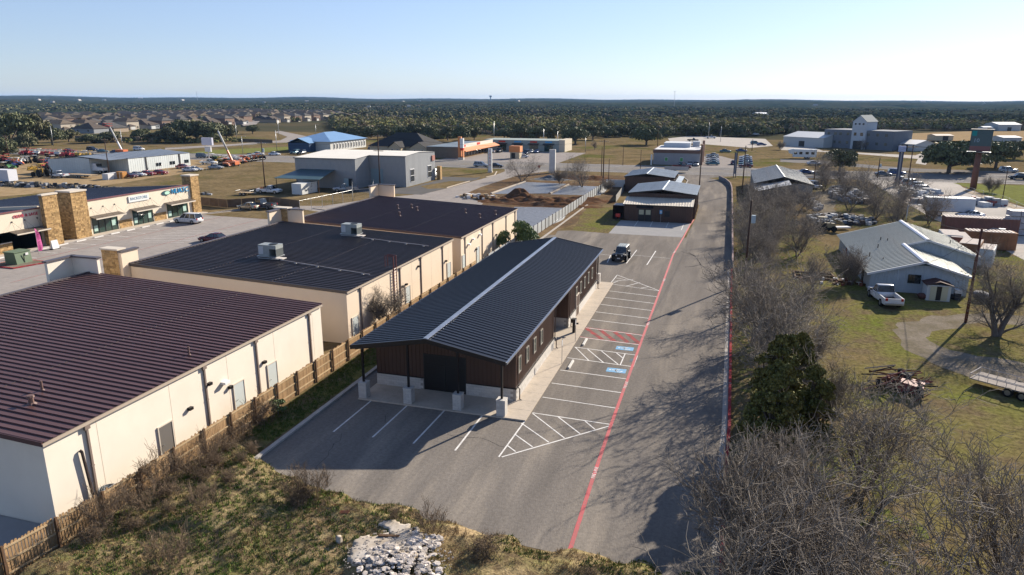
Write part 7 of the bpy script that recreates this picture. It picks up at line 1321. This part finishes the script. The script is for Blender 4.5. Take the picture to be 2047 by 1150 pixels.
tufts(6000, (2.4, 16, 12, 60), .03, .08, M_gg, 'lawn_grass', 'green grass of the side lawn under the bare trees', 7, 25, .02, .45, .18, lambda x, y: 0*x); tufts(5000, (2.4, 16, 10, 46), .03, .12, M_gb, 'dead_undergrowth', 'brown undergrowth and dead leaves under the bare trees', 7, 26, .014, .4, .25, lambda x, y: 0*x)
def bushat(i, x, y, s_, lb, nm='bramble', cat='bush', group='brambles on the bank'):
    t = thing(nm, lb, cat, (x, y, float(bankz(np.array([x]), np.array([y]))[0])), x*2, group); t.scale = (s_, s_, s_); kind(place(bush[i][0], 'stem', t), 'stuff'); place(bush[i][1], 'twigs', t)
rs = random.Random(77)
BU = [(-27.6, 22.4), (-27.0, 24.0), (-26.2, 25.6), (-27.3, 26.8), (-25.6, 27.3), (-26.6, 28.8), (-25.0, 28.8), (-27.2, 30.4), (-25.9, 31.0), (-27.6, 32.2), (-26.5, 32.8), (-24.2, 30.2), (-22.6, 29.4), (-20.4, 28.6), (-17.4, 27.8), (-15.9, 28.2), (-14.6, 28.3), (-13.2, 27.4), (-11.8, 27.6), (-9.4, 27.2), (-7.6, 27.4), (-5.9, 26.4), (-4.4, 26.8), (-2.2, 26.2), (-.6, 26.6), (.4, 24.6), (-22, 26.2), (-19.5, 24.8), (-24, 24.6), (-12, 24.8), (-8.2, 24.6), (-21, 22.6), (-16.9, 23.6), (-5, 24.2), (-10, 22.8)]
for k, (x, y) in enumerate(BU[:11]+BU[13:25:3]): bushat(k % 2, x, y, rs.uniform(.55, 1.0), 'leafless brown bramble on the foreground bank, %s counting right from the fence' % ords(sorted(BU).index((x, y))))
TW = [(-27.8, 23.6), (-27.4, 25.4), (-27.9, 27.4), (-27.5, 29.0), (-27.8, 31.2), (-28.0, 34.0), (-28.1, 36.4), (-20.8, 29.0), (-19.8, 29.2), (-12.4, 27.9), (-27.1, 30.0), (-24.5, 26.4), (-23.0, 22.0)]
for k, (x, y) in enumerate(TW): bushat(2, x, y, rs.uniform(.9, 1.5), 'tall dead seed-headed weed along the fence side, %s from the front' % ords(sorted(TW, key=lambda q: q[1]).index((x, y))), 'tall_dead_weed', 'weed', 'tall dead weeds along the fence')
# ================================================================ rubble, scrap, containers, poles
rs = random.Random(9)
def rock(seed, s=1):
    r = random.Random(seed); b = B(); R = []
    for z, q in ((-.3, .5), (0, 1), (.35, .75)): R.append([(q*s*r.uniform(.7, 1.2)*math.cos(a), q*s*r.uniform(.6, 1.1)*math.sin(a), z*s*r.uniform(.8, 1.2)) for a in np.linspace(0, 2*PI, 7)[:-1]])
    return b.rings(R)
x, y = G(792, 1128); z0 = float(bankz(np.array([x]), np.array([y]))[0])
RP = thing('rubble_pile', 'heap of broken white rubble stones and pale powder on the foreground bank', 'rubble', (x, y, z0)); RP.scale = (1.08, 1.08, .62); stm = mat('rubble_stone', (.54, .49, .44), (.30, .26, .23), 2, .95, rnd=.45, bump=.5); sm = [rock(k).mesh('stone', stm) for k in range(6)]
def mound(x, y): return .55*math.exp(-((x/1.7)**2+(y/1.4)**2))
b = B(); n_ = 22
for a in range(n_): pass
g_x = np.linspace(-3.6, 2.8, 60); g_y = np.linspace(-2.6, 3.2, 56); XX, YY = np.meshgrid(g_x, g_y); rr = np.hypot((XX+.5)/2.6, (YY-.35)/2.2)+(vnoise(XX+9, YY+9, 1.2, 3)-.5)*.6+(vnoise(XX+9, YY+9, 4.5, 6)-.5)*.3; ZZ = np.where(rr < .62, .06+.50*np.exp(-((XX-.4)/1.3)**2-((YY+.7)/1.1)**2)+.05*vnoise(XX, YY, 3, 8), -2.5)
i = (np.arange(55)[:, None]*60+np.arange(59)[None]).ravel(); place(nmesh('powder', np.stack([XX, YY, ZZ], -1).reshape(-1, 3), np.stack([i, i+1, i+61, i+60], 1), mat('white_powder', (.50, .45, .39), (.33, .27, .20), 1.1, .95, bump=.5), True), 'powder', RP)
for k in range(260):
    a, q = rs.uniform(0, 2*PI), rs.random()**.7; px_, py_ = .6+1.9*q*math.cos(a), -.8+1.3*q*math.sin(a); s_ = rs.uniform(.08, .22)
    if k > 200: px_, py_ = rs.uniform(.1, 1.6), rs.uniform(.5, 1.5)
    o = place(sm[rs.randrange(6)], 'stone', RP, (px_, py_, .06+.55*math.exp(-((px_-.4)/1.3)**2-((py_+.7)/1.1)**2)+.03)); o.scale = (s_, s_, s_*rs.uniform(.7, 1.1)); o.rotation_euler = (rs.uniform(-.6, .6), rs.uniform(-.6, .6), rs.uniform(0, 6))
b = B()
for k in range(500):
    a, q = rs.uniform(0, 2*PI), rs.random()**.5; px_, py_ = .3+2.4*q*math.cos(a), -.4+2.0*q*math.sin(a); s_ = rs.uniform(.015, .05); zz = .08+.55*math.exp(-((px_-.4)/1.3)**2-((py_+.7)/1.1)**2); b.obox(px_, py_, zz-.02, zz+s_, s_*2, s_*1.4, rs.uniform(0, 3))
kind(b.obj('small_fragments', stm, RP), 'stuff'); B().hexa([(-1.2, .7, .15), (-.3, .9, .12), (-.3, 1.05, .12), (-1.2, .85, .15), (-1.2, .7, .22), (-.3, .9, .2), (-.3, 1.05, .2), (-1.2, .85, .22)]).obj('grey_board', M_woodd, RP)
x, y = G(690, 1035); t = thing('rusty_metal_sheets', 'bent rusty metal sheets lying in a dark hollow of the bank', 'scrap metal', (x, y, .3))
for k in range(7): a = rs.uniform(-.5, .5); L = rs.uniform(.7, 1.5); zz = rs.uniform(.05, .3); B().hexa([(-L/2, -.12+k*.12-.4, zz), (L/2, -.1+k*.12-.4+a*.3, zz+a*.3), (L/2, .1+k*.12-.4+a*.3, zz+a*.3+.05), (-L/2, .1+k*.12-.4, zz+.05), (-L/2, -.12+k*.12-.4, zz+.02), (L/2, -.1+k*.12-.4+a*.3, zz+a*.3+.02), (L/2, .1+k*.12-.4+a*.3, zz+a*.3+.07), (-L/2, .1+k*.12-.4, zz+.07)]).obj('metal_sheet', M_rust, t)
kind(sheet('hollow', [(x-1.3, y-.6), (x+1.2, y-.7), (x+1.4, y+.3), (x+.3, y+.8), (x-1.0, y+.5)], .34, mat('dark_brown_soil', (.05, .035, .025), (.08, .05, .035), 1, .95), .2, .5, 3), 'structure')  # flat dark brown sheet standing in for the hollow
# rusty farm scrap on the lawn
x, y = G(1795, 778); t = thing('scrap_heap', 'heap of rusty red farm machinery with a black wheel on the lawn', 'scrap metal', (x, y, 0), -.3); rmx = [M_rust, pm('dull_red_scrap', (.20, .055, .05), rough=.7), pm('pale_scrap', (.36, .31, .27)), pm('dark_scrap', (.04, .035, .035))]
for k in range(46):
    a = rs.uniform(-1.4, 1.4); L = rs.uniform(.8, 2.6); cx, cy, cz = rs.uniform(-1.7, 1.9), rs.uniform(-1.8, 1.6), rs.uniform(.15, 1.1); B().tube((cx-L/2*math.cos(a), cy-L/2*math.sin(a), cz-.2), (cx+L/2*math.cos(a), cy+L/2*math.sin(a), cz+rs.uniform(-.1, .5)), .05, .05, 5).obj('beam', rmx[k % 3 if k % 5 else 3], t)
for cx, cy, lx, ly, zt, m in ((.8, -.4, 1.7, 1.1, .9, 1), (-.4, .3, 1.2, .8, .8, 0), (.3, .8, .8, .6, 1.1, 3), (1.2, .6, .9, .7, .7, 1)): b = B(); b.hexa([(cx-lx/2, cy-ly/2, .15), (cx+lx/2, cy-ly/2, .2), (cx+lx/2, cy+ly/2, .2), (cx-lx/2, cy+ly/2, .15), (cx-lx/2*.8, cy-ly/2*.8, zt), (cx+lx/2, cy-ly/2, zt-.15), (cx+lx/2, cy+ly/2, zt-.1), (cx-lx/2*.9, cy+ly/2, zt)]); b.obj('metal_housing', rmx[m], t)
for cx, cy, rr_ in ((.0, 1.5, .55), (-1.2, -1.0, .4), (1.5, -1.1, .45)): B().tube((cx-.15, cy, rr_), (cx+.15, cy, rr_+.1), rr_, rr_, 14).obj('wheel', M_tyre, t)
def heap(name, px, py, rx, ry, n, smin, smax, mats_, lb, cat, z=0, hmx=.6):
    x, y = G(px, py); b = B()
    for k in range(n):
        a, q = rs.uniform(0, 2*PI), rs.random()**.6; cx, cy = x+rx*q*math.cos(a), y+ry*q*math.sin(a); s_ = rs.uniform(smin, smax); zz = hmx*(1-q)*rs.random(); b.obox(cx, cy, zz, zz+s_*rs.uniform(.4, 1.2), s_*rs.uniform(.5, 1.6), s_, rs.uniform(0, 3), rs.randrange(len(mats_)))
    return kind(tag(b.obj(name, mats_), lb, cat), 'stuff')
jm = [pm('junk_white', (.55, .55, .55)), pm('junk_grey', (.25, .26, .28)), pm('junk_blue', (.16, .19, .23)), pm('junk_brown', (.10, .075, .06)), pm('junk_dark', (.04, .04, .045)), M_galv]
heap('junk_field', 1698, 392, 4, 14, 420, .25, 1.1, jm, 'dense field of white and grey scrap beside the gravel track', 'scrap'); heap('junk_field', 1682, 440, 6, 6, 260, .15, .7, jm, 'scattered white and blue scrap before the thicket', 'scrap'); heap('junk_field', 1650, 440, 3, 4, 90, .15, .6, jm, 'small scatter of scrap behind the bare trees', 'scrap'); heap('junk_field', 1625, 410, 1.5, 9, 90, .2, .7, jm[:2]+[M_conc3], 'row of grey scrap left of the gravel track', 'scrap')
heap('scrap_row', 1910, 408, 9, 3, 130, .3, 1.4, [pm('dull_red_scrap', (.2, .055, .05)), jm[1], jm[0]], 'red and grey scrap pile at the edge of the bright concrete', 'scrap', hmx=1.2); heap('junk_field', 1840, 392, 4, 8, 160, .3, 1.3, jm[:3], 'white and blue machines crowded behind the thicket', 'scrap', hmx=1.2)
heap('salvage_row', 130, 376, 45, 2.2, 420, .2, .9, [jm[4], jm[1], M_gravel], 'long low row of dark salvage along the yard edge', 'scrap'); heap('timber_scatter', 1680, 566, 4.5, 1.6, 60, .1, .4, [M_woodd, jm[0], M_rust], 'loose timber and tins inside the wooden frame', 'scrap', hmx=.2)
# timber frame garden bed
x0, y0 = G(1590, 556); x1, y1 = G(1672, 560); t = thing('timber_frame', 'weathered rectangular timber frame lying on the grass by the bare trees', 'timber frame', (x0, y0, 0))
for a in ((0, 0, x1-x0, 0), (0, 3.0, x1-x0-.3, 3.0), (0, 0, 0, 3.0), (x1-x0, 0, x1-x0-.3, 3.0), (0, 1.4, x1-x0, 1.5)): L = math.hypot(a[2]-a[0], a[3]-a[1]); B().obox((a[0]+a[2])/2, (a[1]+a[3])/2, 0, .22, L, .14, math.atan2(a[3]-a[1], a[2]-a[0])).obj('timber', M_woodd, t)
x, y = G(1648, 463); t = thing('old_tractor', 'rust orange old tractor half hidden by bare trees', 'tractor', (x, y, 0), .4); machine(t, 'khaki', 1); x, y = G(1682, 459); tag(B().obox(x, y, .3, .5, 2.6, 1.2, .4).obj('pale_door_panel', jm[0]), 'white panel lying flat on the grass right of the old tractor', 'panel')
# dirt mounds in the lot
def mounds(name, pts, m, lb):
    V_ = []; 
    for k, (px, py, rx, ry, h) in enumerate(pts):
        x, y = G(px, py); gx_ = np.linspace(-1.6, 1.6, 34); XX, YY = np.meshgrid(gx_, gx_); R2 = XX**2+YY**2; ZZ = h*np.exp(-R2*1.6)*(1+.9*(vnoise(XX*rx+20, YY*ry+20, .9, k)-.5))+.16*h*(vnoise(XX*rx+40, YY*ry+40, 2.2, k)-.5)-.08*h-.02; V = np.stack([x+XX*rx, y+YY*ry, ZZ], -1).reshape(-1, 3); i = (np.arange(33)[:, None]*34+np.arange(33)[None]).ravel()
        tag(place(nmesh(name, V, np.stack([i, i+1, i+35, i+34], 1), m, False), name), lb[k], 'dirt mound' if m is not M_gravel else 'gravel heap')
M_dirt = mat('red_brown_dirt', (.12, .065, .038), (.08, .048, .03), .6, .95, world=True, c3=(.19, .125, .08), s3=.5, t3=(.55, .7), bump=1, bscale=3)
mounds('dirt_mound', [(1035, 398, 4, 3.2, 2.2), (1070, 404, 7, 3, 1.3), (1120, 405, 7, 3, 1.1), (1165, 402, 6, 3, 1.0), (1005, 403, 5, 3, .9), (1100, 411, 9, 2.5, .9), (1150, 355, 6, 3, .8), (1185, 358, 6, 4, .9)], M_dirt, ['highest red brown dirt mound between the building pads', 'dirt mound just right of the highest one', 'dirt mound in the middle of the dark earth strip', 'dirt mound at the right end of the earth strip', 'dirt mound at the left end of the earth strip', 'long low dirt ridge along the nearer pad', 'dirt mound beside the wide bare tree', 'dirt mound by the pole near the highway'])
mounds('gravel_heap', [(1100, 359, 4.4, 2.6, 1.1)], mat('dark_grey_gravel', (.13, .14, .155), (.10, .11, .12), 3, .95, bump=.6), ['dark grey gravel heap below the blank white pylon'])
heap('construction_debris', 955, 396, 5, 3, 60, .2, .9, [jm[0], M_woodp, M_dirt], 'pale boards and debris at the corner of the dirt lot', 'debris', hmx=.3)
# containers and brick stacks at the right
def container(px, py, a, L, m, lb, h=2.6):
    x, y = G(px, py); t = thing('shipping_container', lb, 'container', (x, y, 0), a, 'containers and crates behind the white house'); B().box(-L/2, -1.2, .1, L/2, 1.2, h).obj('body', m, t)
    b = B()
    for k in range(int(L/.45)): b.box(-L/2+.1+k*.45, -1.24, .2, -L/2+.3+k*.45, -1.203, h-.15)
    kind(b.obj('side_corrugation', m, t), 'stuff'); b = B()
    for k in range(int(L/.5)): b.box(-L/2+k*.5, -1.15, h, -L/2+.32+k*.5, 1.15, h+.06)
    kind(b.obj('roof_rib', pm('pale_rust_top', (.48, .42, .38)), t), 'stuff')
rc = mat('container_red', (.18, .07, .05), (.13, .055, .04), 1, .6); oc = mat('crate_brown', (.26, .13, .07), (.19, .10, .055), 1, .85); wc = mat('container_pale', (.46, .50, .54), (.36, .38, .40), 1, .6)
container(1955, 466, -.02, 10.5, rc, 'long red shipping container on the bright concrete'); container(1975, 497, -.03, 6.2, oc, 'brown container in front of the long red one'); container(1895, 502, 1.45, 5, wc, 'pale blue faced container by the house roof', 2.7); container(1910, 505, 1.45, 5, rc, 'dark red container squeezed beside the pale one'); container(1935, 525, 1.2, 4.6, oc, 'brown crate stack behind the house ridge', 2.9); container(1962, 528, 1.2, 4.6, wc, 'pale container at the foot of the brown crates', 2.4)
x, y = G(2045, 470); t = thing('palletised_stack', 'tall shrink wrapped grey pallet stack at the right edge', 'pallet stack', (x, y, 0), .1)
for i_ in range(4):
    for j in range(4):
        B().box(-2.6+i_*1.4, -1, .15+j*1.0, -1.3+i_*1.4, 1, 1.0+j*1.0).obj('wrapped_pallet', mat('wrapped_grey', (.36, .36, .39), (.26, .26, .29), 2, .4), t)
# litter by the house, bins
for k, (px, py, s_, m, lb) in enumerate(((1728, 553, .9, pm('tarp_blue', (.06, .16, .30)), 'blue tarpaulin bundle against the house side wall'), (1733, 562, .6, jm[0], 'white bundle below the blue tarpaulin'), (1845, 598, .8, pm('junk_redbrown', (.12, .06, .05)), 'dark red brown heap left of the garden shed'), (1905, 598, .7, jm[4], 'dark barrel grill right of the garden shed'), (1700, 520, .9, jm[4], 'dark cabinet against the house side wall'), (1960, 600, 1.1, jm[1], 'grey covered quad beside the house corner'))):
    x, y = G(px, py); t = rock(k+30, s_); o = tag(t.obj('yard_bundle', m, None, True, (x, y, s_*.4)), lb, 'bundle')
x, y = G(1912, 600); t = thing('barrel_grill', 'white lidded cooker on legs at the right of the garden shed', 'grill', (x, y, 0)); B().box(-.35, -.3, .8, .35, .3, 1.2).obj('lid', jm[0], t); B().box(-.3, -.25, 0, .3, .25, .8).obj('stand', jm[4], t)
for k, (px, py) in enumerate(((217, 359), (230, 357))): x, y = G(px, py); tag(B().box(-1, -1, 0, 1, 1, 1.6).obj('pale_crate', jm[0], None, False, (x, y, 0)), ['left pale crate at the yard fence below the workshop', 'right pale crate at the yard fence below the workshop'][k], 'crate')
x, y = G(244, 357); tag(B().box(-1.1, -.8, 0, 1.1, .8, 1.9).obj('orange_crate', pm('crate_orange', (.42, .2, .06)), None, False, (x, y, 0)), 'orange wooden crate at the yard fence', 'crate')
# yard sign
x, y = G(419, 325); t = thing('yard_sign', 'two tier white pole sign at the machinery yard', 'sign', (x, y, 0)); B().tube((0, 0, 0), (0, 0, 4), .2, .2, 6).obj('pole', M_galv, t); B().box(-1.2, -.3, 3.6, 1.2, .3, 5.4).obj('lower_panel', jm[0], t); B().box(-2.1, -.4, 5.9, 2.1, .4, 8.4).obj('upper_panel', pm('lilac_panel', (.5, .5, .58)), t)
# tall dark double pylon (right) and monument by drive
x, y = G(1793, 372); t = thing('tall_dark_sign', 'tall narrow dark double post sign topped by a blue cabinet', 'sign', (x, y, 0)); B().box(-.5, -.2, 0, -.2, .2, 8.6).obj('post', pm('dark_blue_post', (.05, .06, .10)), t); B().box(.2, -.2, 0, .5, .2, 8.6).obj('post', MATS['dark_blue_post'], t); B().box(-.2, -.1, .5, .2, .1, 8.4).obj('panel_strip', jm[1], t); B().box(-.8, -.4, 8.6, .8, .4, 10).obj('cabinet', pm('cabinet_lilac', (.28, .33, .48)), t)
x, y = G(1468, 355); t = thing('dark_sign', 'dark double post sign beside the drive entrance', 'sign', (x, y, 0)); B().box(-.4, -.2, 0, -.2, .2, 7).obj('post', pm('dark_blue_post', (.05, .06, .10)), t); B().box(.2, -.2, 0, .4, .2, 7).obj('post', MATS['dark_blue_post'], t); B().box(-.2, -.1, 1, .2, .1, 6.8).obj('panel_strip', jm[1], t)
x, y = G(1072, 352); t = thing('stop_sign', 'small red stop sign at the side street mouth', 'sign', (x, y+3, 0)); B().tube((0, 0, 0), (0, 0, 2.1), .04, .04, 5).obj('pole', M_galv, t); b = B(); b.tube((0, -.02, 2.4), (0, .02, 2.4), .4, .4, 8); b.obj('stop_plate', pm('sign_red', (.5, .05, .03)), t)
# ---------------------------------------------------------------- poles and wires
POLES = {}
def pole(key, x, y, h, lb, arm=0, tr=False, m=None, lamp=0, r=.15, arma=0):
    t = thing('utility_pole' if not lamp == 2 else 'street_lamp', lb, 'pole' if lamp != 2 else 'street lamp', (x, y, 0)); m = m or M_pole; B().tube((0, 0, 0), (0, 0, h), r, r*.7, 8).obj('shaft', m, t, True)
    if arm:
        c, s_ = math.cos(arma), math.sin(arma); B().obox(0, 0, h-.6, h-.45, 2.4, .12, arma).obj('crossarm', M_woodp, t)
        for q in (-1.1, -.4, .4, 1.1): B().tube((q*c, q*s_, h-.45), (q*c, q*s_, h-.25), .04, .03, 5).obj('insulator', M_galv, t)
    if tr: B().tube((.38, 0, h-2.6), (.38, 0, h-1.7), .26, .26, 10).obj('transformer', pm('transformer_pale', (.35, .42, .46)), t)
    if lamp: b = B(); b.path([(0, 0, h-.3), (.9, 0, h+.1), (1.5, 0, h+.05)], .035, 5); b.obj('lamp_arm', M_galv, t); B().box(1.4, -.12, h-.02, 1.9, .12, h+.1).obj('lamp_head', M_galv, t)
    POLES[key] = Vector((x, y, h)); return t
pole('A', 3.3, 85.6, 9.8, 'dark pole with a pale transformer in the bare trees by the wall', 0, True); x, y = G(1483, 388); pole('B', x, y, 11, 'tall dark pole beside the grey shed', 1); x, y = G(1398, 373); pole('C', x, y, 9.8, 'leaning dark pole at the corner of the brown building', 0); x, y = G(1209, 377); pole('D', x-.5, y, 11.8, 'tall brown pole at the pale panel fence', 1)
x, y = G(1202, 352); pole('E', x, y, 8.2, 'thin brown pole behind the tall one in the dirt lot', r=.12); x, y = G(1216, 375); pole('F', x, y, 7, 'short thin pole right of the tall fence pole', r=.1); x, y = G(530, 375); pole('G', x, y, 11.2, 'tall dark pole in the dry field left of the warehouse', 1, True); x, y = G(760, 380); pole('H', x, y, 13.2, 'tall pole with two crossarms in front of the grey warehouse', 1, r=.17); B().box(-1.3, -.06, 9.2, 1.3, .06, 9.35).obj('lower_crossarm', M_woodp, [o for o in COL.objects if o.get('label', '').startswith('tall pole with two')][0])
x, y = G(219, 351); pole('I', x, y, 10.5, 'dark pole in front of the workshop open bay', 1); x, y = G(107, 292); pole('J', x, y, 9, 'bare grey leaning pole beyond the yard on the left', m=M_galv); x, y = G(57, 302); pole('K', x, y, 5, 'short pole behind the red machine row'); x, y = G(19, 322); pole('K2', x, y, 9, 'pole at the left cluster of machines', 1)
x, y = G(1930, 645); pole('L', x, y, 9.3, 'reddish brown pole with a lamp standing by the gravel drive', 0, False, mat('red_brown_pole', (.13, .05, .035), (.09, .04, .03), 2, .85), lamp=1); x, y = G(1813, 380); pole('M', x, y, 10.8, 'brown pole in front of the highway left of the billboard', 1); x, y = G(1754, 356); pole('N', x, y, 5.6, 'shorter brown pole with a pale box at the highway', 0, True); x, y = G(1627, 362); pole('O', x, y, 4.8, 'short brown pole at the thicket end by the highway')
x, y = G(2004, 398); pole('P', x, y, 6.6, 'thin dark pole in the roadside grass at the right', lamp=1, r=.1); x, y = G(1808, 462); pole('Q', x, y, 4.4, 'small lamp post above the white house roof', lamp=1, r=.07, m=M_galv); x, y = G(1503, 302); pole('R', x, y, 5, 'pole beyond the restaurant field'); x, y = G(1023, 290); pole('S', x-9, y, 11, 'grey pole behind the orange store', m=M_galv); x, y = G(1314, 300); pole('T', x, y, 9, 'pole behind the restaurant roof'); x, y = G(1245, 331); pole('U', x, y, 6.8, 'thin dark pole on the far side of the highway', r=.1); x, y = G(1280, 338); pole('V', x, y, 6, 'thin dark pole at the near side of the highway', r=.1); x, y = G(1103, 293); pole('W', x-4, y, 8, 'pole behind the strip mall roof', m=M_galv)
for k, (px, py, h) in enumerate(((558, 277, 11), (474, 285, 10), (632, 274, 7), (486, 309, 7), (554, 305, 9), (1416, 278, 9), (1440, 284, 8), (246, 302, 9), (1114, 300, 8), (1170, 305, 6))): x, y = G(px, py); pole('z%d' % k, x, y, h, 'distant street light or pole beyond the highway, %s from the left' % ords(sorted([558, 474, 632, 486, 554, 1416, 1440, 246, 1114, 1170]).index(px)), lamp=2 if k < 6 else 0, m=M_galv, r=.12)
def wire(a, b_, sag, lb, off=0, r=.018):
    A_, B_ = (POLES[a] if isinstance(a, str) else Vector(a))+Vector((0, off, -.3)), (POLES[b_] if isinstance(b_, str) else Vector(b_))+Vector((0, off, -.3)); pts = [A_.lerp(B_, t)-Vector((0, 0, sag*4*t*(1-t))) for t in np.linspace(0, 1, 11)]; b = B(); b.path([tuple(p) for p in pts], r, 4); tag(b.obj('overhead_wire', M_wire), lb, 'wire')
wire('A', 'B', 1.5, 'overhead wire from the transformer pole to the tall pole by the shed', 0, .018); wire('B', 'C', 1, 'overhead wire across the drive entrance'); wire('G', 'H', 1.4, 'overhead wire in front of the grey warehouse'); wire('H', 'D', 1.8, 'overhead wire from the warehouse pole across the side street', 0, .018); wire('I', 'G', 1.8, 'overhead wire over the dry field'); wire('I', 'K2', 1.2, 'overhead wire over the machinery yard'); wire('M', (140, 185, 10.2), 1.6, 'overhead wires crossing before the billboard', 0, .018); wire('M', (140, 183, 8.5), 1.6, 'lower overhead wire crossing before the billboard', -2, .03); wire('L', (22.1, 85.6, 3.9), .4, 'service wire from the reddish pole to the house gable'); wire('L', 'Q', .8, 'service wire from the reddish pole to the small lamp post'); wire('M', 'O', 1.0, 'overhead wire along the thicket'); wire('B', 'O', 1.2, 'overhead wire over the grey shed roof'); wire('D', 'C', 1.2, 'overhead wire above the brown buildings'); wire('J', (-420, 240, 9), 1.5, 'overhead wire at the left edge oaks')
# chain-link fence by the warehouse
def chain(pts, h, lb, post=3.0):
    P_ = GP(pts); t = thing('chain_fence', lb, 'fence', (*P_[0], 0)); lo = t.location; pm_ = place
    pmh = B().tube((0, 0, 0), (0, 0, h), .045, .045, 6).mesh('post', M_galv); me = mat_mesh
    for (xa, ya), (xb, yb) in zip(P_, P_[1:]):
        L = math.hypot(xb-xa, yb-ya); n = max(1, int(L/post))
        for k in range(n+1): place(pmh, 'post', t, Vector((xa+(xb-xa)*k/n, ya+(yb-ya)*k/n, 0))-lo)
        for z in (h-.05,): b = B(); b.tube((xa, ya, z), (xb, yb, z), .018, .018, 5); fin(b, 'top_rail', M_galv, t)
        b = B(); nn = int(L/.9)
        for k in range(nn):
            for s_ in (0, 1): q0, q1 = k/nn, (k+1)/nn; b.tube((xa+(xb-xa)*q0, ya+(yb-ya)*q0, .05 if s_ else h-.1), (xa+(xb-xa)*q1, ya+(yb-ya)*q1, h-.1 if s_ else .05), 0.004, .004, 3, 0, False)
        kind(fin(b, 'wire_mesh', M_galv, t), 'stuff')
mat_mesh = None
chain([(600, 426), (705, 402), (745, 398), (748, 378), (705, 378), (705, 402)], 2.4, 'galvanised chain link fence between the warehouse grass and the shop car park')
chain([(240, 359), (365, 346), (500, 332), (530, 328)], 1.9, 'long chain link fence along the machinery yard edge', 4)
chain([(2047+150, 500), (2047, 422), (2003, 402), (1930, 383)], 1.2, 'low wire fence beside the roadside grass at the right', 4)
kind(sheet('dead_weed_strip', GP([(1930, 380), (2003, 400), (2047, 420), (2200, 495), (2200, 510), (2047, 428), (2000, 408), (1925, 383)]), .05, M_gb, .5, 1), 'structure')
# ---------------------------------------------------------------- haze
hb = B(); hb.box(-11600, -11600, -18, 11600, 11600, 88); hm = bpy.data.materials.new('haze_air'); hm.use_nodes = True; ht = hm.node_tree; ht.nodes.remove(ht.nodes['Principled BSDF']); pv = ht.nodes.new('ShaderNodeVolumePrincipled'); pv.inputs['Density'].default_value = HAZE; pv.inputs['Color'].default_value = (.30, .56, 1.0, 1); pv.inputs['Anisotropy'].default_value = 0
ht.links.new(pv.outputs[0], ht.nodes['Material Output'].inputs['Volume']); ho = hb.obj('haze', hm); kind(ho, 'stuff')
